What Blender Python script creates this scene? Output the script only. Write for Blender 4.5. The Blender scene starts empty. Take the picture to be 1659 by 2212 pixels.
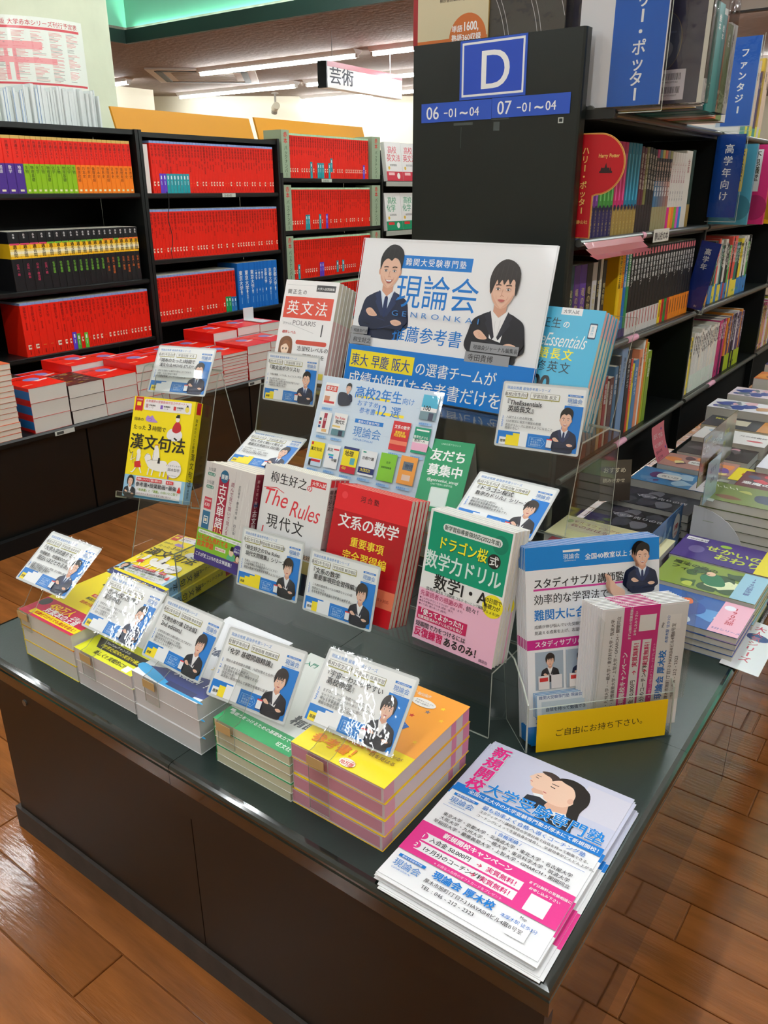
import bpy, bmesh, math, random
from mathutils import Vector, Matrix
R = math.radians
rnd = random.Random(7)
scene = bpy.context.scene
COL = scene.collection

# ------------------------------------------------------------------ camera
cam_d = bpy.data.cameras.new('camera')
cam_d.sensor_fit = 'HORIZONTAL'; cam_d.sensor_width = 36.0
cam_d.lens = 1721.8 / 1659.0 * 36.0
cam_d.clip_start = 0.02; cam_d.clip_end = 60
cam = bpy.data.objects.new('camera', cam_d); COL.objects.link(cam)
cam.location = (0.2024, -0.5648, 1.22)
_y, _p, _r = -0.63268755, 0.38512414, -0.00190506
_f0 = Vector((math.sin(_y), math.cos(_y), 0)); _r0 = Vector((math.cos(_y), -math.sin(_y), 0)); _u0 = Vector((0, 0, 1))
_fw = _f0*math.cos(_p) - _u0*math.sin(_p); _up = _f0*math.sin(_p) + _u0*math.cos(_p)
_rt = _r0*math.cos(_r) + _up*math.sin(_r); _u2 = -_r0*math.sin(_r) + _up*math.cos(_r)
cam.rotation_euler = Matrix(((_rt.x, _u2.x, -_fw.x), (_rt.y, _u2.y, -_fw.y), (_rt.z, _u2.z, -_fw.z))).to_euler()
scene.camera = cam

# ------------------------------------------------------------------ world, exposure
w = bpy.data.worlds.new('world'); scene.world = w; w.use_nodes = True
w.node_tree.nodes['Background'].inputs[0].default_value = (0.9, 0.95, 1.0, 1)
w.node_tree.nodes['Background'].inputs[1].default_value = 0.1
vs = scene.view_settings
vs.view_transform = 'Standard'; vs.look = 'None'; vs.gamma = 1.0; vs.use_curve_mapping = False
vs.exposure = 0.0
scene.cycles.max_bounces = 10; scene.cycles.diffuse_bounces = 3; scene.cycles.glossy_bounces = 3
scene.cycles.transparent_max_bounces = 24; scene.cycles.transmission_bounces = 4
scene.cycles.caustics_reflective = False; scene.cycles.caustics_refractive = False
scene.cycles.sample_clamp_indirect = 4.0
TUBE = 74.0      # strength of the fluorescent tubes
COVE = 75.0       # strength of the strip lights hidden in the ceiling cove

# ------------------------------------------------------------------ materials
def lin(c):
    return tuple(((v/255.0)/12.92 if v <= 10.31475 else (((v/255.0)+0.055)/1.055)**2.4) for v in c[:3])
MATS = {}
def mat(key, rough=0.5, spec=0.5, coat=0.0, coat_rough=0.1, bump=0.0, bscale=40.0, color=None, emit=None, estr=0.0,
        noise=0.0, nscale=8.0, stretch=None, metal=0.0, btype='noise', randv=0.0, bdist=0.002):
    """procedural material; base colour is the face colour attribute 'ink' unless a colour is given"""
    m = bpy.data.materials.new(key); m.use_nodes = True
    nt = m.node_tree; N = nt.nodes; L = nt.links
    b = N['Principled BSDF']
    b.inputs['Roughness'].default_value = rough
    b.inputs['Specular IOR Level'].default_value = spec
    b.inputs['Coat Weight'].default_value = coat
    b.inputs['Coat Roughness'].default_value = coat_rough
    b.inputs['Metallic'].default_value = metal
    tc = N.new('ShaderNodeTexCoord')
    src = tc.outputs['Object']
    if stretch:
        mp = N.new('ShaderNodeMapping'); mp.inputs['Scale'].default_value = stretch
        L.new(src, mp.inputs['Vector']); src = mp.outputs['Vector']
    if color is None:
        a = N.new('ShaderNodeAttribute'); a.attribute_name = 'ink'; cs = a.outputs['Color']
    else:
        c = N.new('ShaderNodeRGB'); c.outputs[0].default_value = (*lin(color), 1); cs = c.outputs[0]
    if noise > 0:
        n = N.new('ShaderNodeTexNoise'); n.inputs['Scale'].default_value = nscale; n.inputs['Detail'].default_value = 5
        L.new(src, n.inputs['Vector'])
        r = N.new('ShaderNodeMapRange'); r.inputs['From Min'].default_value = 0.3; r.inputs['From Max'].default_value = 0.7
        r.inputs['To Min'].default_value = 1-noise; r.inputs['To Max'].default_value = 1+noise
        L.new(n.outputs['Fac'], r.inputs['Value'])
        mu = N.new('ShaderNodeVectorMath'); mu.operation = 'SCALE'
        L.new(cs, mu.inputs[0]); L.new(r.outputs['Result'], mu.inputs['Scale']); cs = mu.outputs[0]
    if randv > 0:
        oi = N.new('ShaderNodeObjectInfo')
        r = N.new('ShaderNodeMapRange'); r.inputs['To Min'].default_value = 1-randv; r.inputs['To Max'].default_value = 1+randv
        L.new(oi.outputs['Random'], r.inputs['Value'])
        mu = N.new('ShaderNodeVectorMath'); mu.operation = 'SCALE'
        L.new(cs, mu.inputs[0]); L.new(r.outputs['Result'], mu.inputs['Scale']); cs = mu.outputs[0]
    L.new(cs, b.inputs['Base Color'])
    if bump > 0:
        if btype == 'wave':
            t = N.new('ShaderNodeTexWave'); t.bands_direction = 'Z'; t.inputs['Scale'].default_value = bscale
            t.inputs['Distortion'].default_value = 1.5; t.inputs['Detail'].default_value = 3
            out = t.outputs['Fac']
        else:
            t = N.new('ShaderNodeTexNoise'); t.inputs['Scale'].default_value = bscale; t.inputs['Detail'].default_value = 3
            out = t.outputs['Fac']
        L.new(src, t.inputs['Vector'])
        bp = N.new('ShaderNodeBump'); bp.inputs['Strength'].default_value = bump; bp.inputs['Distance'].default_value = bdist
        L.new(out, bp.inputs['Height']); L.new(bp.outputs['Normal'], b.inputs['Normal'])
        if coat > 0: L.new(bp.outputs['Normal'], b.inputs['Coat Normal'])
    if emit:
        b.inputs['Emission Color'].default_value = (*lin(emit), 1); b.inputs['Emission Strength'].default_value = estr
    MATS[key] = m
    return m
def clear(key, tint, refl_rough, amount, bump=0.0, bscale=30, base=0.0):
    """thin clear plastic: see-through with mirror-like reflection growing at grazing angles"""
    m = bpy.data.materials.new(key); m.use_nodes = True
    nt = m.node_tree; N = nt.nodes; L = nt.links; N.clear()
    o = N.new('ShaderNodeOutputMaterial'); t = N.new('ShaderNodeBsdfTransparent'); g = N.new('ShaderNodeBsdfGlossy')
    t.inputs[0].default_value = (*tint, 1); g.inputs['Roughness'].default_value = refl_rough
    f = N.new('ShaderNodeLayerWeight'); f.inputs['Blend'].default_value = 0.5
    pw = N.new('ShaderNodeMath'); pw.operation = 'POWER'; pw.inputs[1].default_value = 5.0; L.new(f.outputs['Facing'], pw.inputs[0])
    mu = N.new('ShaderNodeMath'); mu.operation = 'MULTIPLY_ADD'; mu.inputs[1].default_value = amount*0.9; mu.inputs[2].default_value = 0.04*amount + base
    L.new(pw.outputs[0], mu.inputs[0])
    mx = N.new('ShaderNodeMixShader'); L.new(mu.outputs[0], mx.inputs[0]); L.new(t.outputs[0], mx.inputs[1]); L.new(g.outputs[0], mx.inputs[2])
    if bump > 0:
        n = N.new('ShaderNodeTexNoise'); n.inputs['Scale'].default_value = bscale; n.inputs['Detail'].default_value = 2
        tc = N.new('ShaderNodeTexCoord'); L.new(tc.outputs['Object'], n.inputs['Vector'])
        bp = N.new('ShaderNodeBump'); bp.inputs['Strength'].default_value = bump; bp.inputs['Distance'].default_value = 0.002
        L.new(n.outputs['Fac'], bp.inputs['Height']); L.new(bp.outputs['Normal'], g.inputs['Normal']); L.new(bp.outputs['Normal'], f.inputs['Normal'])
    L.new(mx.outputs[0], o.inputs[0]); MATS[key] = m
mat('paper', rough=0.6, spec=0.3, bump=0.05, bscale=300)
mat('cover', rough=0.32, spec=0.5, bump=0.06, bscale=25)
mat('spine', rough=0.4, spec=0.4)
mat('pages', rough=0.75, spec=0.2, bump=0.35, bscale=420, btype='wave', bdist=0.0006)
mat('lam', rough=0.32, spec=0.5, coat=1.0, coat_rough=0.035, bump=0.32, bscale=24, bdist=0.003)
mat('lamflat', rough=0.35, spec=0.4, coat=0.35, coat_rough=0.08, bump=0.12, bscale=12, bdist=0.003)
mat('black_steel', rough=0.38, spec=0.5, color=(11, 14, 13), bump=0.08, bscale=90, noise=0.12, nscale=6)
mat('panel_steel', rough=0.33, spec=0.5, color=(14, 21, 19), bump=0.2, bscale=60, noise=0.15, nscale=5, bdist=0.001)
mat('inner_black', rough=0.6, spec=0.25, color=(7, 7, 7), noise=0.1)
mat('table_top', rough=0.3, spec=0.5, color=(34, 47, 44), bump=0.25, bscale=350, noise=0.1, nscale=4, bdist=0.0006)
mat('table_edge', rough=0.1, spec=0.7, color=(14, 24, 21), coat=0.8, coat_rough=0.05)
mat('cabinet_brown', rough=0.42, spec=0.45, color=(24, 17, 11), noise=0.12, nscale=3, bump=0.05, bscale=8)
mat('plinth_grey', rough=0.7, spec=0.3, color=(66, 60, 56), noise=0.15, nscale=30)
mat('wood', rough=0.11, spec=0.6, color=(144, 86, 40), noise=0.30, nscale=3.2, stretch=(1.2, 9, 9), bump=0.34, bscale=20, randv=0.14, bdist=0.0018)
mat('gap_dark', rough=0.7, color=(28, 18, 12))
mat('plaster', rough=0.9, spec=0.15, color=(146, 134, 124), bump=0.7, bscale=18, noise=0.06, nscale=10, bdist=0.01)
mat('recess_white', rough=0.85, spec=0.2, color=(214, 216, 210), bump=0.1, bscale=20)
mat('mint', rough=0.8, spec=0.2, color=(150, 232, 200), noise=0.05, nscale=1.5)
mat('fascia', rough=0.5, color=(26, 50, 44))
mat('cream_wall', rough=0.85, spec=0.2, color=(244, 238, 214), bump=0.1, bscale=30)
mat('column', rough=0.8, spec=0.2, color=(214, 219, 192), bump=0.15, bscale=60, noise=0.04)
mat('white_metal', rough=0.45, color=(225, 222, 214))
mat('plain', rough=0.5, spec=0.4)
mat('rail', rough=0.28, spec=0.6, color=(120, 122, 118), metal=0.7)
mat('tube', rough=0.5, color=(255, 255, 255), emit=(246, 252, 255), estr=TUBE)
mat('strip', rough=0.5, color=(230, 255, 245), emit=(200, 255, 232), estr=COVE)
clear('acrylic', (0.965, 0.972, 0.965), 0.03, 0.9)
clear('film', (0.98, 0.98, 0.98), 0.06, 0.7, bump=0.5, bscale=45)
clear('bag', (0.95, 0.95, 0.96), 0.08, 2.2, bump=1.0, bscale=35, base=0.03)
mat('acrylic_edge', rough=0.2, spec=0.6, color=(186, 192, 180), bump=0.3, bscale=90)

# ------------------------------------------------------------------ mesh builder
class MB:
    def __init__(s): s.v = []; s.f = []; s.c = []; s.m = []; s.keys = []
    def key(s, k):
        if k not in s.keys: s.keys.append(k)
        return s.keys.index(k)
    def face(s, pts, col, key, M=None):
        i = len(s.v)
        for p in pts: s.v.append(tuple(M @ Vector(p)) if M is not None else tuple(p))
        s.f.append(tuple(range(i, i+len(pts)))); s.c.append(lin(col)); s.m.append(s.key(key))
    def raw(s, verts, faces, col, key, M=None):
        i = len(s.v); c = lin(col); k = s.key(key)
        if M is not None: s.v.extend(tuple(M @ Vector(p)) for p in verts)
        else: s.v.extend(tuple(p) for p in verts)
        for f in faces: s.f.append(tuple(a+i for a in f)); s.c.append(c); s.m.append(k)
    def box(s, a, b, col=(128, 128, 128), key='plain', M=None, faces=None):
        """faces: optional dict of side name -> (colour, key)"""
        x0, y0, z0 = a; x1, y1, z1 = b
        v = [(x0,y0,z0),(x1,y0,z0),(x1,y1,z0),(x0,y1,z0),(x0,y0,z1),(x1,y0,z1),(x1,y1,z1),(x0,y1,z1)]
        F = {'bottom':(0,3,2,1),'top':(4,5,6,7),'front':(0,1,5,4),'right':(1,2,6,5),'back':(2,3,7,6),'left':(3,0,4,7)}
        i = len(s.v); s.v.extend(tuple(M @ Vector(p)) if M is not None else p for p in v)
        for n, f in F.items():
            cc, kk = col, key
            if faces and n in faces:
                if faces[n] is None: continue
                cc, kk = faces[n]
            s.f.append(tuple(q+i for q in f)); s.c.append(lin(cc)); s.m.append(s.key(kk))
    def prism(s, prof, x0, x1, col, key, axis='X', cap=True, capkey=None, smooth=False, M=None):
        """profile (a,b) points extruded along an axis; 'X': a->y,b->z; 'Y': a->x,b->z; 'Z': a->x,b->y"""
        def P(a, b, t):
            q = (t, a, b) if axis == 'X' else ((a, t, b) if axis == 'Y' else (a, b, t))
            return tuple(M @ Vector(q)) if M is not None else q
        n = len(prof); i = len(s.v); c = lin(col); k = s.key(key); ck = s.key(capkey or key)
        s.v.extend(P(a, b, x0) for a, b in prof); s.v.extend(P(a, b, x1) for a, b in prof)
        for j in range(n):
            q = (j+1) % n
            s.f.append((i+j, i+q, i+n+q, i+n+j)); s.c.append(c); s.m.append(k)
        if cap:
            s.f.append(tuple(i+j for j in reversed(range(n)))); s.c.append(c); s.m.append(ck)
            s.f.append(tuple(i+n+j for j in range(n))); s.c.append(c); s.m.append(ck)
    def sheet(s, path, x0, x1, th, key='acrylic', ekey='acrylic_edge', axis='X', M=None):
        """a bent clear sheet: polyline in the profile plane with thickness; faces clear, rims bright"""
        n = len(path); left = []; right = []
        for j in range(n):
            a = Vector(path[max(j-1, 0)]); b = Vector(path[min(j+1, n-1)]); p = Vector(path[j])
            if 0 < j < n-1:
                d1 = (p-a).normalized(); d2 = (b-p).normalized(); nn = Vector((-(d1+d2).y, (d1+d2).x))
                nn.normalize(); k = max(0.5, nn.dot(Vector((-d1.y, d1.x))))
                off = nn*(th/2/k)
            else:
                d = (b-a).normalized(); off = Vector((-d.y, d.x))*(th/2)
            left.append(tuple(p+off)); right.append(tuple(p-off))
        def P(ab, t):
            a, b = ab
            q = (t, a, b) if axis == 'X' else ((a, t, b) if axis == 'Y' else (a, b, t))
            return tuple(M @ Vector(q)) if M is not None else q
        E = (186, 192, 180)
        for j in range(n-1):
            s.face([P(left[j],x0),P(left[j+1],x0),P(left[j+1],x1),P(left[j],x1)], E, key)
            s.face([P(right[j],x0),P(right[j],x1),P(right[j+1],x1),P(right[j+1],x0)], E, key)
            for t in (x0, x1): s.face([P(left[j],t),P(right[j],t),P(right[j+1],t),P(left[j+1],t)], E, ekey)
        for j in (0, n-1): s.face([P(left[j],x0),P(left[j],x1),P(right[j],x1),P(right[j],x0)], E, ekey)
    def cyl(s, p0, p1, r, col, key, n=12, r1=None, cap=True):
        p0 = Vector(p0); p1 = Vector(p1); d = (p1-p0).normalized(); r1 = r if r1 is None else r1
        a = d.orthogonal().normalized(); b = d.cross(a); i = len(s.v); c = lin(col); k = s.key(key)
        for p, rr in ((p0, r), (p1, r1)):
            for j in range(n):
                t = 2*math.pi*j/n; s.v.append(tuple(p + a*rr*math.cos(t) + b*rr*math.sin(t)))
        for j in range(n):
            q = (j+1) % n; s.f.append((i+j, i+q, i+n+q, i+n+j)); s.c.append(c); s.m.append(k)
        if cap:
            s.f.append(tuple(i+j for j in reversed(range(n)))); s.c.append(c); s.m.append(k)
            s.f.append(tuple(i+n+j for j in range(n))); s.c.append(c); s.m.append(k)
    def mesh(s, name):
        me = bpy.data.meshes.new(name); me.from_pydata(s.v, [], s.f)
        for k in s.keys: me.materials.append(MATS[k])
        me.polygons.foreach_set('material_index', s.m)
        at = me.color_attributes.new('ink', 'FLOAT_COLOR', 'CORNER')
        buf = []
        for f, c in zip(s.f, s.c): buf.extend((c[0], c[1], c[2], 1.0)*len(f))
        at.data.foreach_set('color', buf)
        me.update()
        return me
    def obj(s, name, parent=None, M=None):
        o = bpy.data.objects.new(name, s.mesh(name)); COL.objects.link(o)
        if parent is not None: o.parent = parent
        if M is not None: o.matrix_basis = M
        return o
def tag(o, label, cat, group=None, kind=None):
    o['label'] = label; o['category'] = cat
    if group: o['group'] = group
    if kind: o['kind'] = kind
    return o
def thing(name, label, cat, M=None, group=None):
    o = bpy.data.objects.new(name, None); o.empty_display_size = 0.02; COL.objects.link(o)
    if M is not None: o.matrix_basis = M
    return tag(o, label, cat, group)
def structure(o): o['kind'] = 'structure'; return o
def copy_tree(o, M, label=None, group=None):
    c = o.copy(); COL.objects.link(c); c.matrix_basis = M
    if label: c['label'] = label
    if group: c['group'] = group
    for ch in list(o.children):
        d = ch.copy(); COL.objects.link(d); d.parent = c; d.matrix_basis = ch.matrix_basis.copy()
        for g in list(ch.children):
            e = g.copy(); COL.objects.link(e); e.parent = d; e.matrix_basis = g.matrix_basis.copy()
    return c
def T(x, y, z): return Matrix.Translation((x, y, z))
def RZ(d): return Matrix.Rotation(R(d), 4, 'Z')
def pose(pos, yaw, tilt, roll=0, back=0.0):
    """upright frame: local X along the width, local Y up the leaning face, local Z out of the face toward the viewer"""
    ya, ti, ro = R(yaw), R(tilt), R(roll)
    u = Vector((math.cos(ya), math.sin(ya), 0)); n = Vector((-math.sin(ya), math.cos(ya), 0))
    up = Vector((0, 0, 1))*math.cos(ti) + n*math.sin(ti)
    U = u*math.cos(ro) - up*math.sin(ro); V = up*math.cos(ro) + u*math.sin(ro); W = U.cross(V)
    m = Matrix(((U.x, V.x, W.x, pos[0]), (U.y, V.y, W.y, pos[1]), (U.z, V.z, W.z, pos[2]), (0, 0, 0, 1)))
    return m @ T(0, 0, -back)

# ------------------------------------------------------------------ lettering
GLY = {}
STRIKES = {0: [(0, 0)], 1: [(-0.008, 0), (0.008, 0)], 2: [(-0.016, -0.01), (0.016, -0.01), (-0.016, 0.01), (0.016, 0.01)], 3: [(-0.026, -0.018), (0.026, -0.018), (-0.026, 0.018), (0.026, 0.018), (0, 0)]}
def glyph(sx, bold, res=2):
    k = (sx, 0, res)
    if k in GLY: return GLY[k]
    c = bpy.data.curves.new('g', 'FONT'); c.body = sx; c.resolution_u = res; c.fill_mode = 'FRONT'
    o = bpy.data.objects.new('g', c); COL.objects.link(o)
    me = o.to_mesh()
    vv = [(v.co.x, v.co.y) for v in me.vertices]; ff = [tuple(p.vertices) for p in me.polygons]
    o.to_mesh_clear(); bpy.data.objects.remove(o); bpy.data.curves.remove(c)
    GLY[k] = (vv, ff); return GLY[k]
def runs(t):
    out = []; cur = ''
    for ch in t:
        if ord(ch) < 0x250 and ch != ' ': cur += ch
        else:
            if cur: out.append(('L', cur)); cur = ''
            out.append(('S', ch) if ch == ' ' else ('C', ch))
    if cur: out.append(('L', cur))
    return out
WHITE = (244, 245, 243); BLK = (22, 22, 24); BLUE = (16, 120, 205); YEL = (250, 226, 40); RED = (205, 30, 38); LBLUE = (60, 130, 200)
class Canvas:
    """flat print: millimetres, x to the right, y down from the top edge of a W x H sheet"""
    def __init__(s, mb, M, W, H, key='paper', step=0.00004, base=0.00006):
        s.mb = mb; s.M = M; s.W = W; s.H = H; s.key = key; s.L = 0; s.step = step; s.b = base
    def pt(s, x, y, l=0): return s.M @ Vector((x/1000.0, (s.H-y)/1000.0, s.b + (s.L+l)*s.step))
    def poly(s, pts, col, key=None):
        s.L += 1
        pts = list(pts)
        a = sum(pts[i][0]*pts[(i+1) % len(pts)][1]-pts[(i+1) % len(pts)][0]*pts[i][1] for i in range(len(pts)))
        if a > 0: pts.reverse()
        s.mb.face([s.pt(*p) for p in pts], col, key or s.key)
    def rect(s, x, y, w, h, col, key=None): s.poly([(x, y), (x+w, y), (x+w, y+h), (x, y+h)], col, key)
    def rrect(s, x, y, w, h, r, col):
        p = []
        for cx, cy, a0 in ((x+w-r, y+r, -90), (x+w-r, y+h-r, 0), (x+r, y+h-r, 90), (x+r, y+r, 180)):
            for k in range(4): t = R(a0+30*k); p.append((cx+r*math.cos(t), cy+r*math.sin(t)))
        s.poly(p, col)
    def frame(s, x, y, w, h, t, col, inner=WHITE): s.rect(x, y, w, h, col); s.rect(x+t, y+t, w-2*t, h-2*t, inner)
    def ell(s, x, y, rx, ry, col, n=20, rot=0):
        c, q = math.cos(R(rot)), math.sin(R(rot))
        s.poly([(x + rx*math.cos(a)*c - ry*math.sin(a)*q, y + rx*math.cos(a)*q + ry*math.sin(a)*c) for a in (2*math.pi*k/n for k in range(n))], col)
    def line(s, pts, w, col):
        s.L += 1
        for a, b in zip(pts, pts[1:]):
            dx, dy = b[0]-a[0], b[1]-a[1]; l = math.hypot(dx, dy) or 1; nx, ny = -dy/l*w/2, dx/l*w/2
            s.mb.face([s.pt(a[0]+nx, a[1]+ny), s.pt(b[0]+nx, b[1]+ny), s.pt(b[0]-nx, b[1]-ny), s.pt(a[0]-nx, a[1]-ny)][::-1], col, s.key)
    def blob(s, pts, col, n=4):
        """smooth closed outline through the points"""
        q = []; m = len(pts)
        for i in range(m):
            p0, p1, p2, p3 = pts[i-1], pts[i], pts[(i+1) % m], pts[(i+2) % m]
            for k in range(n):
                t = k/n
                q.append(tuple(0.5*((2*p1[d]) + (-p0[d]+p2[d])*t + (2*p0[d]-5*p1[d]+4*p2[d]-p3[d])*t*t + (-p0[d]+3*p1[d]-3*p2[d]+p3[d])*t**3) for d in (0, 1)))
        s.poly(q, col)
    def text(s, t, x, y, size, col=BLK, bold=0, sx=1.0, vert=False, skew=0.0, gap=1.0, align='L', slope=0.0):
        """x, y = left end of the baseline (or top of the column when vertical); size = em in mm"""
        c = col; items = []; w = 0.0; res = 5 if size > 40 else (3 if size > 12 else 2)
        if vert:
            yy = y
            for ch in t:
                if ch == ' ': yy += size*0.5; continue
                if ch in 'ー-―' :
                    s.rect(x+size*0.46, yy+size*0.12, size*0.09*(1+bold*0.4), size*0.76, c); yy += size*gap; continue
                vv, ff = glyph(ch, bold, res)
                w0 = 0.0 if ord(ch) > 0x250 else 0.22
                for i_, (ox, oy) in enumerate(STRIKES[bold]): s._put(vv, ff, x + (w0*sx+ox)*size, yy + size*(0.86+oy), size, sx, skew, c, slope, i_*0.2)
                yy += size*gap
            return yy
        for kind, r in runs(t):
            if kind == 'S': w += 0.32*gap; continue
            vv, ff = glyph(r, bold, res)
            items.append((vv, ff, w))
            if kind == 'L': w += (max((p[0] for p in vv), default=0.3)+0.06)*1.0
            else: w += gap
        if align == 'C': x -= w*size*sx/2
        if align == 'R': x -= w*size*sx
        for vv, ff, o in items:
            for i_, (ox, oy) in enumerate(STRIKES[bold]): s._put(vv, ff, x + (o*sx+ox)*size, y + (o*sx*slope+oy)*size, size, sx, skew, c, slope, i_*0.2)
        return x + w*size*sx
    def _put(s, vv, ff, x, y, size, sx, skew, col, slope, dz=0.0):
        M = s.M; z = s.b + (s.L+1.5+dz)*s.step; H = s.H
        P = [M @ Vector(((x + (a*sx + b*skew)*size)/1000.0, (H - (y - b*size + a*sx*size*slope))/1000.0, z)) for a, b in vv]
        s.mb.raw(P, ff, col, s.key)

# ------------------------------------------------------------------ printed people (flat photographs on posters and cards)
SKIN = (233, 190, 165); SKIN2 = (214, 160, 134)
def portrait(c, x, y, s, kind=0, crop=True):
    """x,y = top left of a 100 x 125 box, s = scale in mm per unit"""
    big = s > 0.9
    x += 4.5*s; y += 14*s; s *= 0.91
    def X(p): return [(x+a*s, y+b*s) for a, b in p]
    hs = 1.27
    def P(a, b): return (x+(50+(a-50)*hs)*s, y+(49+(b-49)*hs)*s)
    def Y(p): return [P(a, b) for a, b in p]
    h = s*hs
    navy = (27, 36, 62) if kind == 0 else (30, 31, 38)
    if kind == 2: navy = (38, 40, 46)
    lap = tuple(int(v*1.4) for v in navy); d = tuple(int(v*0.6) for v in navy); l = tuple(min(255, int(v*1.5)) for v in navy)
    c.blob(X([(36,54),(22,59),(10,67),(5,84),(2,104),(16,118),(22,125),(80,125),(88,112),(98,104),(95,84),(90,67),(78,59),(64,54)]), navy)
    if kind == 0:
        c.poly(X([(37,52),(50,92),(63,52)]), (214, 230, 246)); c.poly(X([(47,60),(53,60),(54.6,88),(50,95),(45.4,88)]), (30, 46, 88)); c.poly(X([(46,57),(54,57),(52,63),(48,63)]), (22, 36, 76))
        c.poly(X([(37,51),(50,58),(45,66)]), (232, 240, 250)); c.poly(X([(63,51),(50,58),(55,66)]), (232, 240, 250))
    else:
        c.poly(X([(36,52),(41,96),(59,96),(64,52)]), (240, 240, 240))
        c.line(X([(46,66),(47,90)]), 0.6*s, (212, 212, 214)); c.line(X([(54,64),(52,88)]), 0.6*s, (212, 212, 214))
    c.poly(X([(36,52),(28,60),(32,66),(30,70),(45,92),(48,88)]), lap); c.poly(X([(64,52),(72,60),(68,66),(70,70),(55,92),(52,88)]), lap)
    c.poly(X([(40,42),(40,53),(50,61),(60,53),(60,42)]), SKIN2)
    for q in (-1, 1): c.ell(*P(50+q*14.6, 29), 2.3*h, 4.4*h, SKIN2, 12)
    c.blob(Y([(36,20),(35.6,30),(37.4,38),(43,45.4),(50,48.6),(57,45.4),(62.6,38),(64.4,30),(64,20),(50,8)]), SKIN)
    c.blob(Y([(36.4,32),(38.4,39.5),(44.6,46),(50,48.4),(46,44.6),(40.4,38)]), (222, 172, 146), 3); c.blob(Y([(63.6,32),(61.6,39.5),(55.4,46),(50,48.4),(54,44.6),(59.6,38)]), (222, 172, 146), 3)
    H = (24, 20, 20) if kind != 1 else (40, 33, 31); H2 = tuple(v+20 for v in H)
    if kind == 0:
        c.blob(Y([(35,27),(33.6,14),(38,4),(48,-3),(60,-1),(67,8),(65.6,27),(64,20),(60,14.5),(54,12.5),(50,16),(44,13.5),(38,18)]), H)
        strands = [[(40,6),(38,14)],[(46,2),(43,12)],[(53,0),(51,13)],[(59,3),(58,13)],[(63,8),(63,18)]]
    elif kind == 1:
        c.blob(Y([(34.6,33),(31.6,18),(36,4),(47,-4),(60,-1),(68,10),(67.4,30),(65,33),(63.4,20),(60,17),(57,22.5),(54,17),(50,23),(47,18),(43,23.5),(41,18),(38,26),(36.6,31)]), H)
        strands = [[(40,6),(38,20)],[(46,2),(44,18)],[(52,0),(50,19)],[(58,3),(57,19)],[(63,8),(64,24)],[(36,12),(35,26)]]
    else:
        c.blob(Y([(33,46),(30,22),(36,4),(50,-4),(64,4),(70,22),(67,46),(63,40),(63,18),(50,12),(40,16),(37,30),(37,42)]), H)
        strands = []
    if big:
        for q in strands: c.line(Y(q), 0.55*h, H2)
    for ex in (43.6, 56.4):
        if big: c.ell(*P(ex, 27.6), 3.2*h, 1.9*h, (224, 178, 152), 12)
        c.ell(*P(ex, 28), 2.6*h, 1.15*h, (245, 240, 238), 10); c.ell(*P(ex, 28), 1.25*h, 1.25*h, (34, 22, 20), 10)
        if big: c.line(Y([(ex-2.8, 27.4), (ex, 26.5), (ex+2.8, 27.4)]), 0.5*h, (70, 46, 40)); c.ell(*P(ex+0.4, 27.6), 0.35*h, 0.35*h, (255, 255, 255), 6)
        c.line(Y([(ex-3.4, 23.9), (ex, 23.0), (ex+3.4, 23.6)]), 1.15*h, (60, 42, 38))
    c.line(Y([(50, 28), (48.9, 34.2), (51.2, 35)]), 0.6*h, (200, 146, 122))
    if big: c.ell(*P(48.4, 35.2), 0.6*h, 0.4*h, (176, 116, 96), 6); c.ell(*P(51.8, 35.2), 0.6*h, 0.4*h, (176, 116, 96), 6); c.line(Y([(42.6, 35), (43.6, 39)]), 0.4*h, (212, 160, 134)); c.line(Y([(57.4, 35), (56.4, 39)]), 0.4*h, (212, 160, 134))
    if kind == 0: c.blob(Y([(44.6, 38.0), (50, 38.9), (55.4, 38.0), (53, 41.6), (50, 42.6), (47, 41.6)]), (176, 84, 80), 2); c.blob(Y([(45.6, 38.5), (50, 39.3), (54.4, 38.5), (52.6, 40.6), (47.4, 40.6)]), WHITE, 2)
    else: c.blob(Y([(45.4, 39.4), (50, 38.7), (54.6, 39.4), (50, 41.8)]), (192, 104, 98), 2); c.line(Y([(45.4, 39.5), (50, 40), (54.6, 39.5)]), 0.35*h, (150, 70, 70))
    # crossed arms and hands
    c.blob(X([(6,86),(14,80),(40,90),(66,96),(84,98),(90,104),(84,110),(60,109),(30,106),(12,104)]), navy)
    c.line(X([(12,86),(38,95),(62,99),(82,103)]), 0.9*s, l); c.line(X([(14,104),(36,108),(60,111),(84,112)]), 1.1*s, d)
    c.blob(X([(84,92),(92,86),(96,96),(88,104),(66,104),(40,112),(22,112),(30,104),(56,97)]), navy)
    c.line(X([(88,100),(66,104),(42,112)]), 0.9*s, l)
    c.blob(X([(15,85),(20,80.5),(26,81),(33,86),(38,91),(32,93),(22,92)]), SKIN)
    for k in range(3): c.line(X([(22+k, 84+2.5*k), (35.5-k, 89.6+1.2*k)]), 0.45*s, SKIN2)
    c.blob(X([(65,98),(74,95),(84,97),(86,101),(78,104),(70,103)]), SKIN)
    for k in range(2): c.line(X([(72, 98.5+2*k), (84, 99+2*k)]), 0.45*s, SKIN2)
def logo(c, x, y, w, col=BLUE, tagline=True, bars=True):
    """the cram school mark: a thin bar, three characters, small roman letters"""
    if bars: c.rect(x, y, w, w*0.12, col)
    c.text('難関大受験専門塾', x+w*0.12, y+w*0.10, w*0.088, WHITE, 1, gap=1.08)
    c.text('現論会', x, y+w*0.50, w*0.335, LBLUE if col == BLUE else col, 0)
    c.text('GENRONKAI', x+w*0.06, y+w*0.64, w*0.085, LBLUE if col == BLUE else col, 0, sx=1.45)
TZ = 0.45      # table top height

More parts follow.
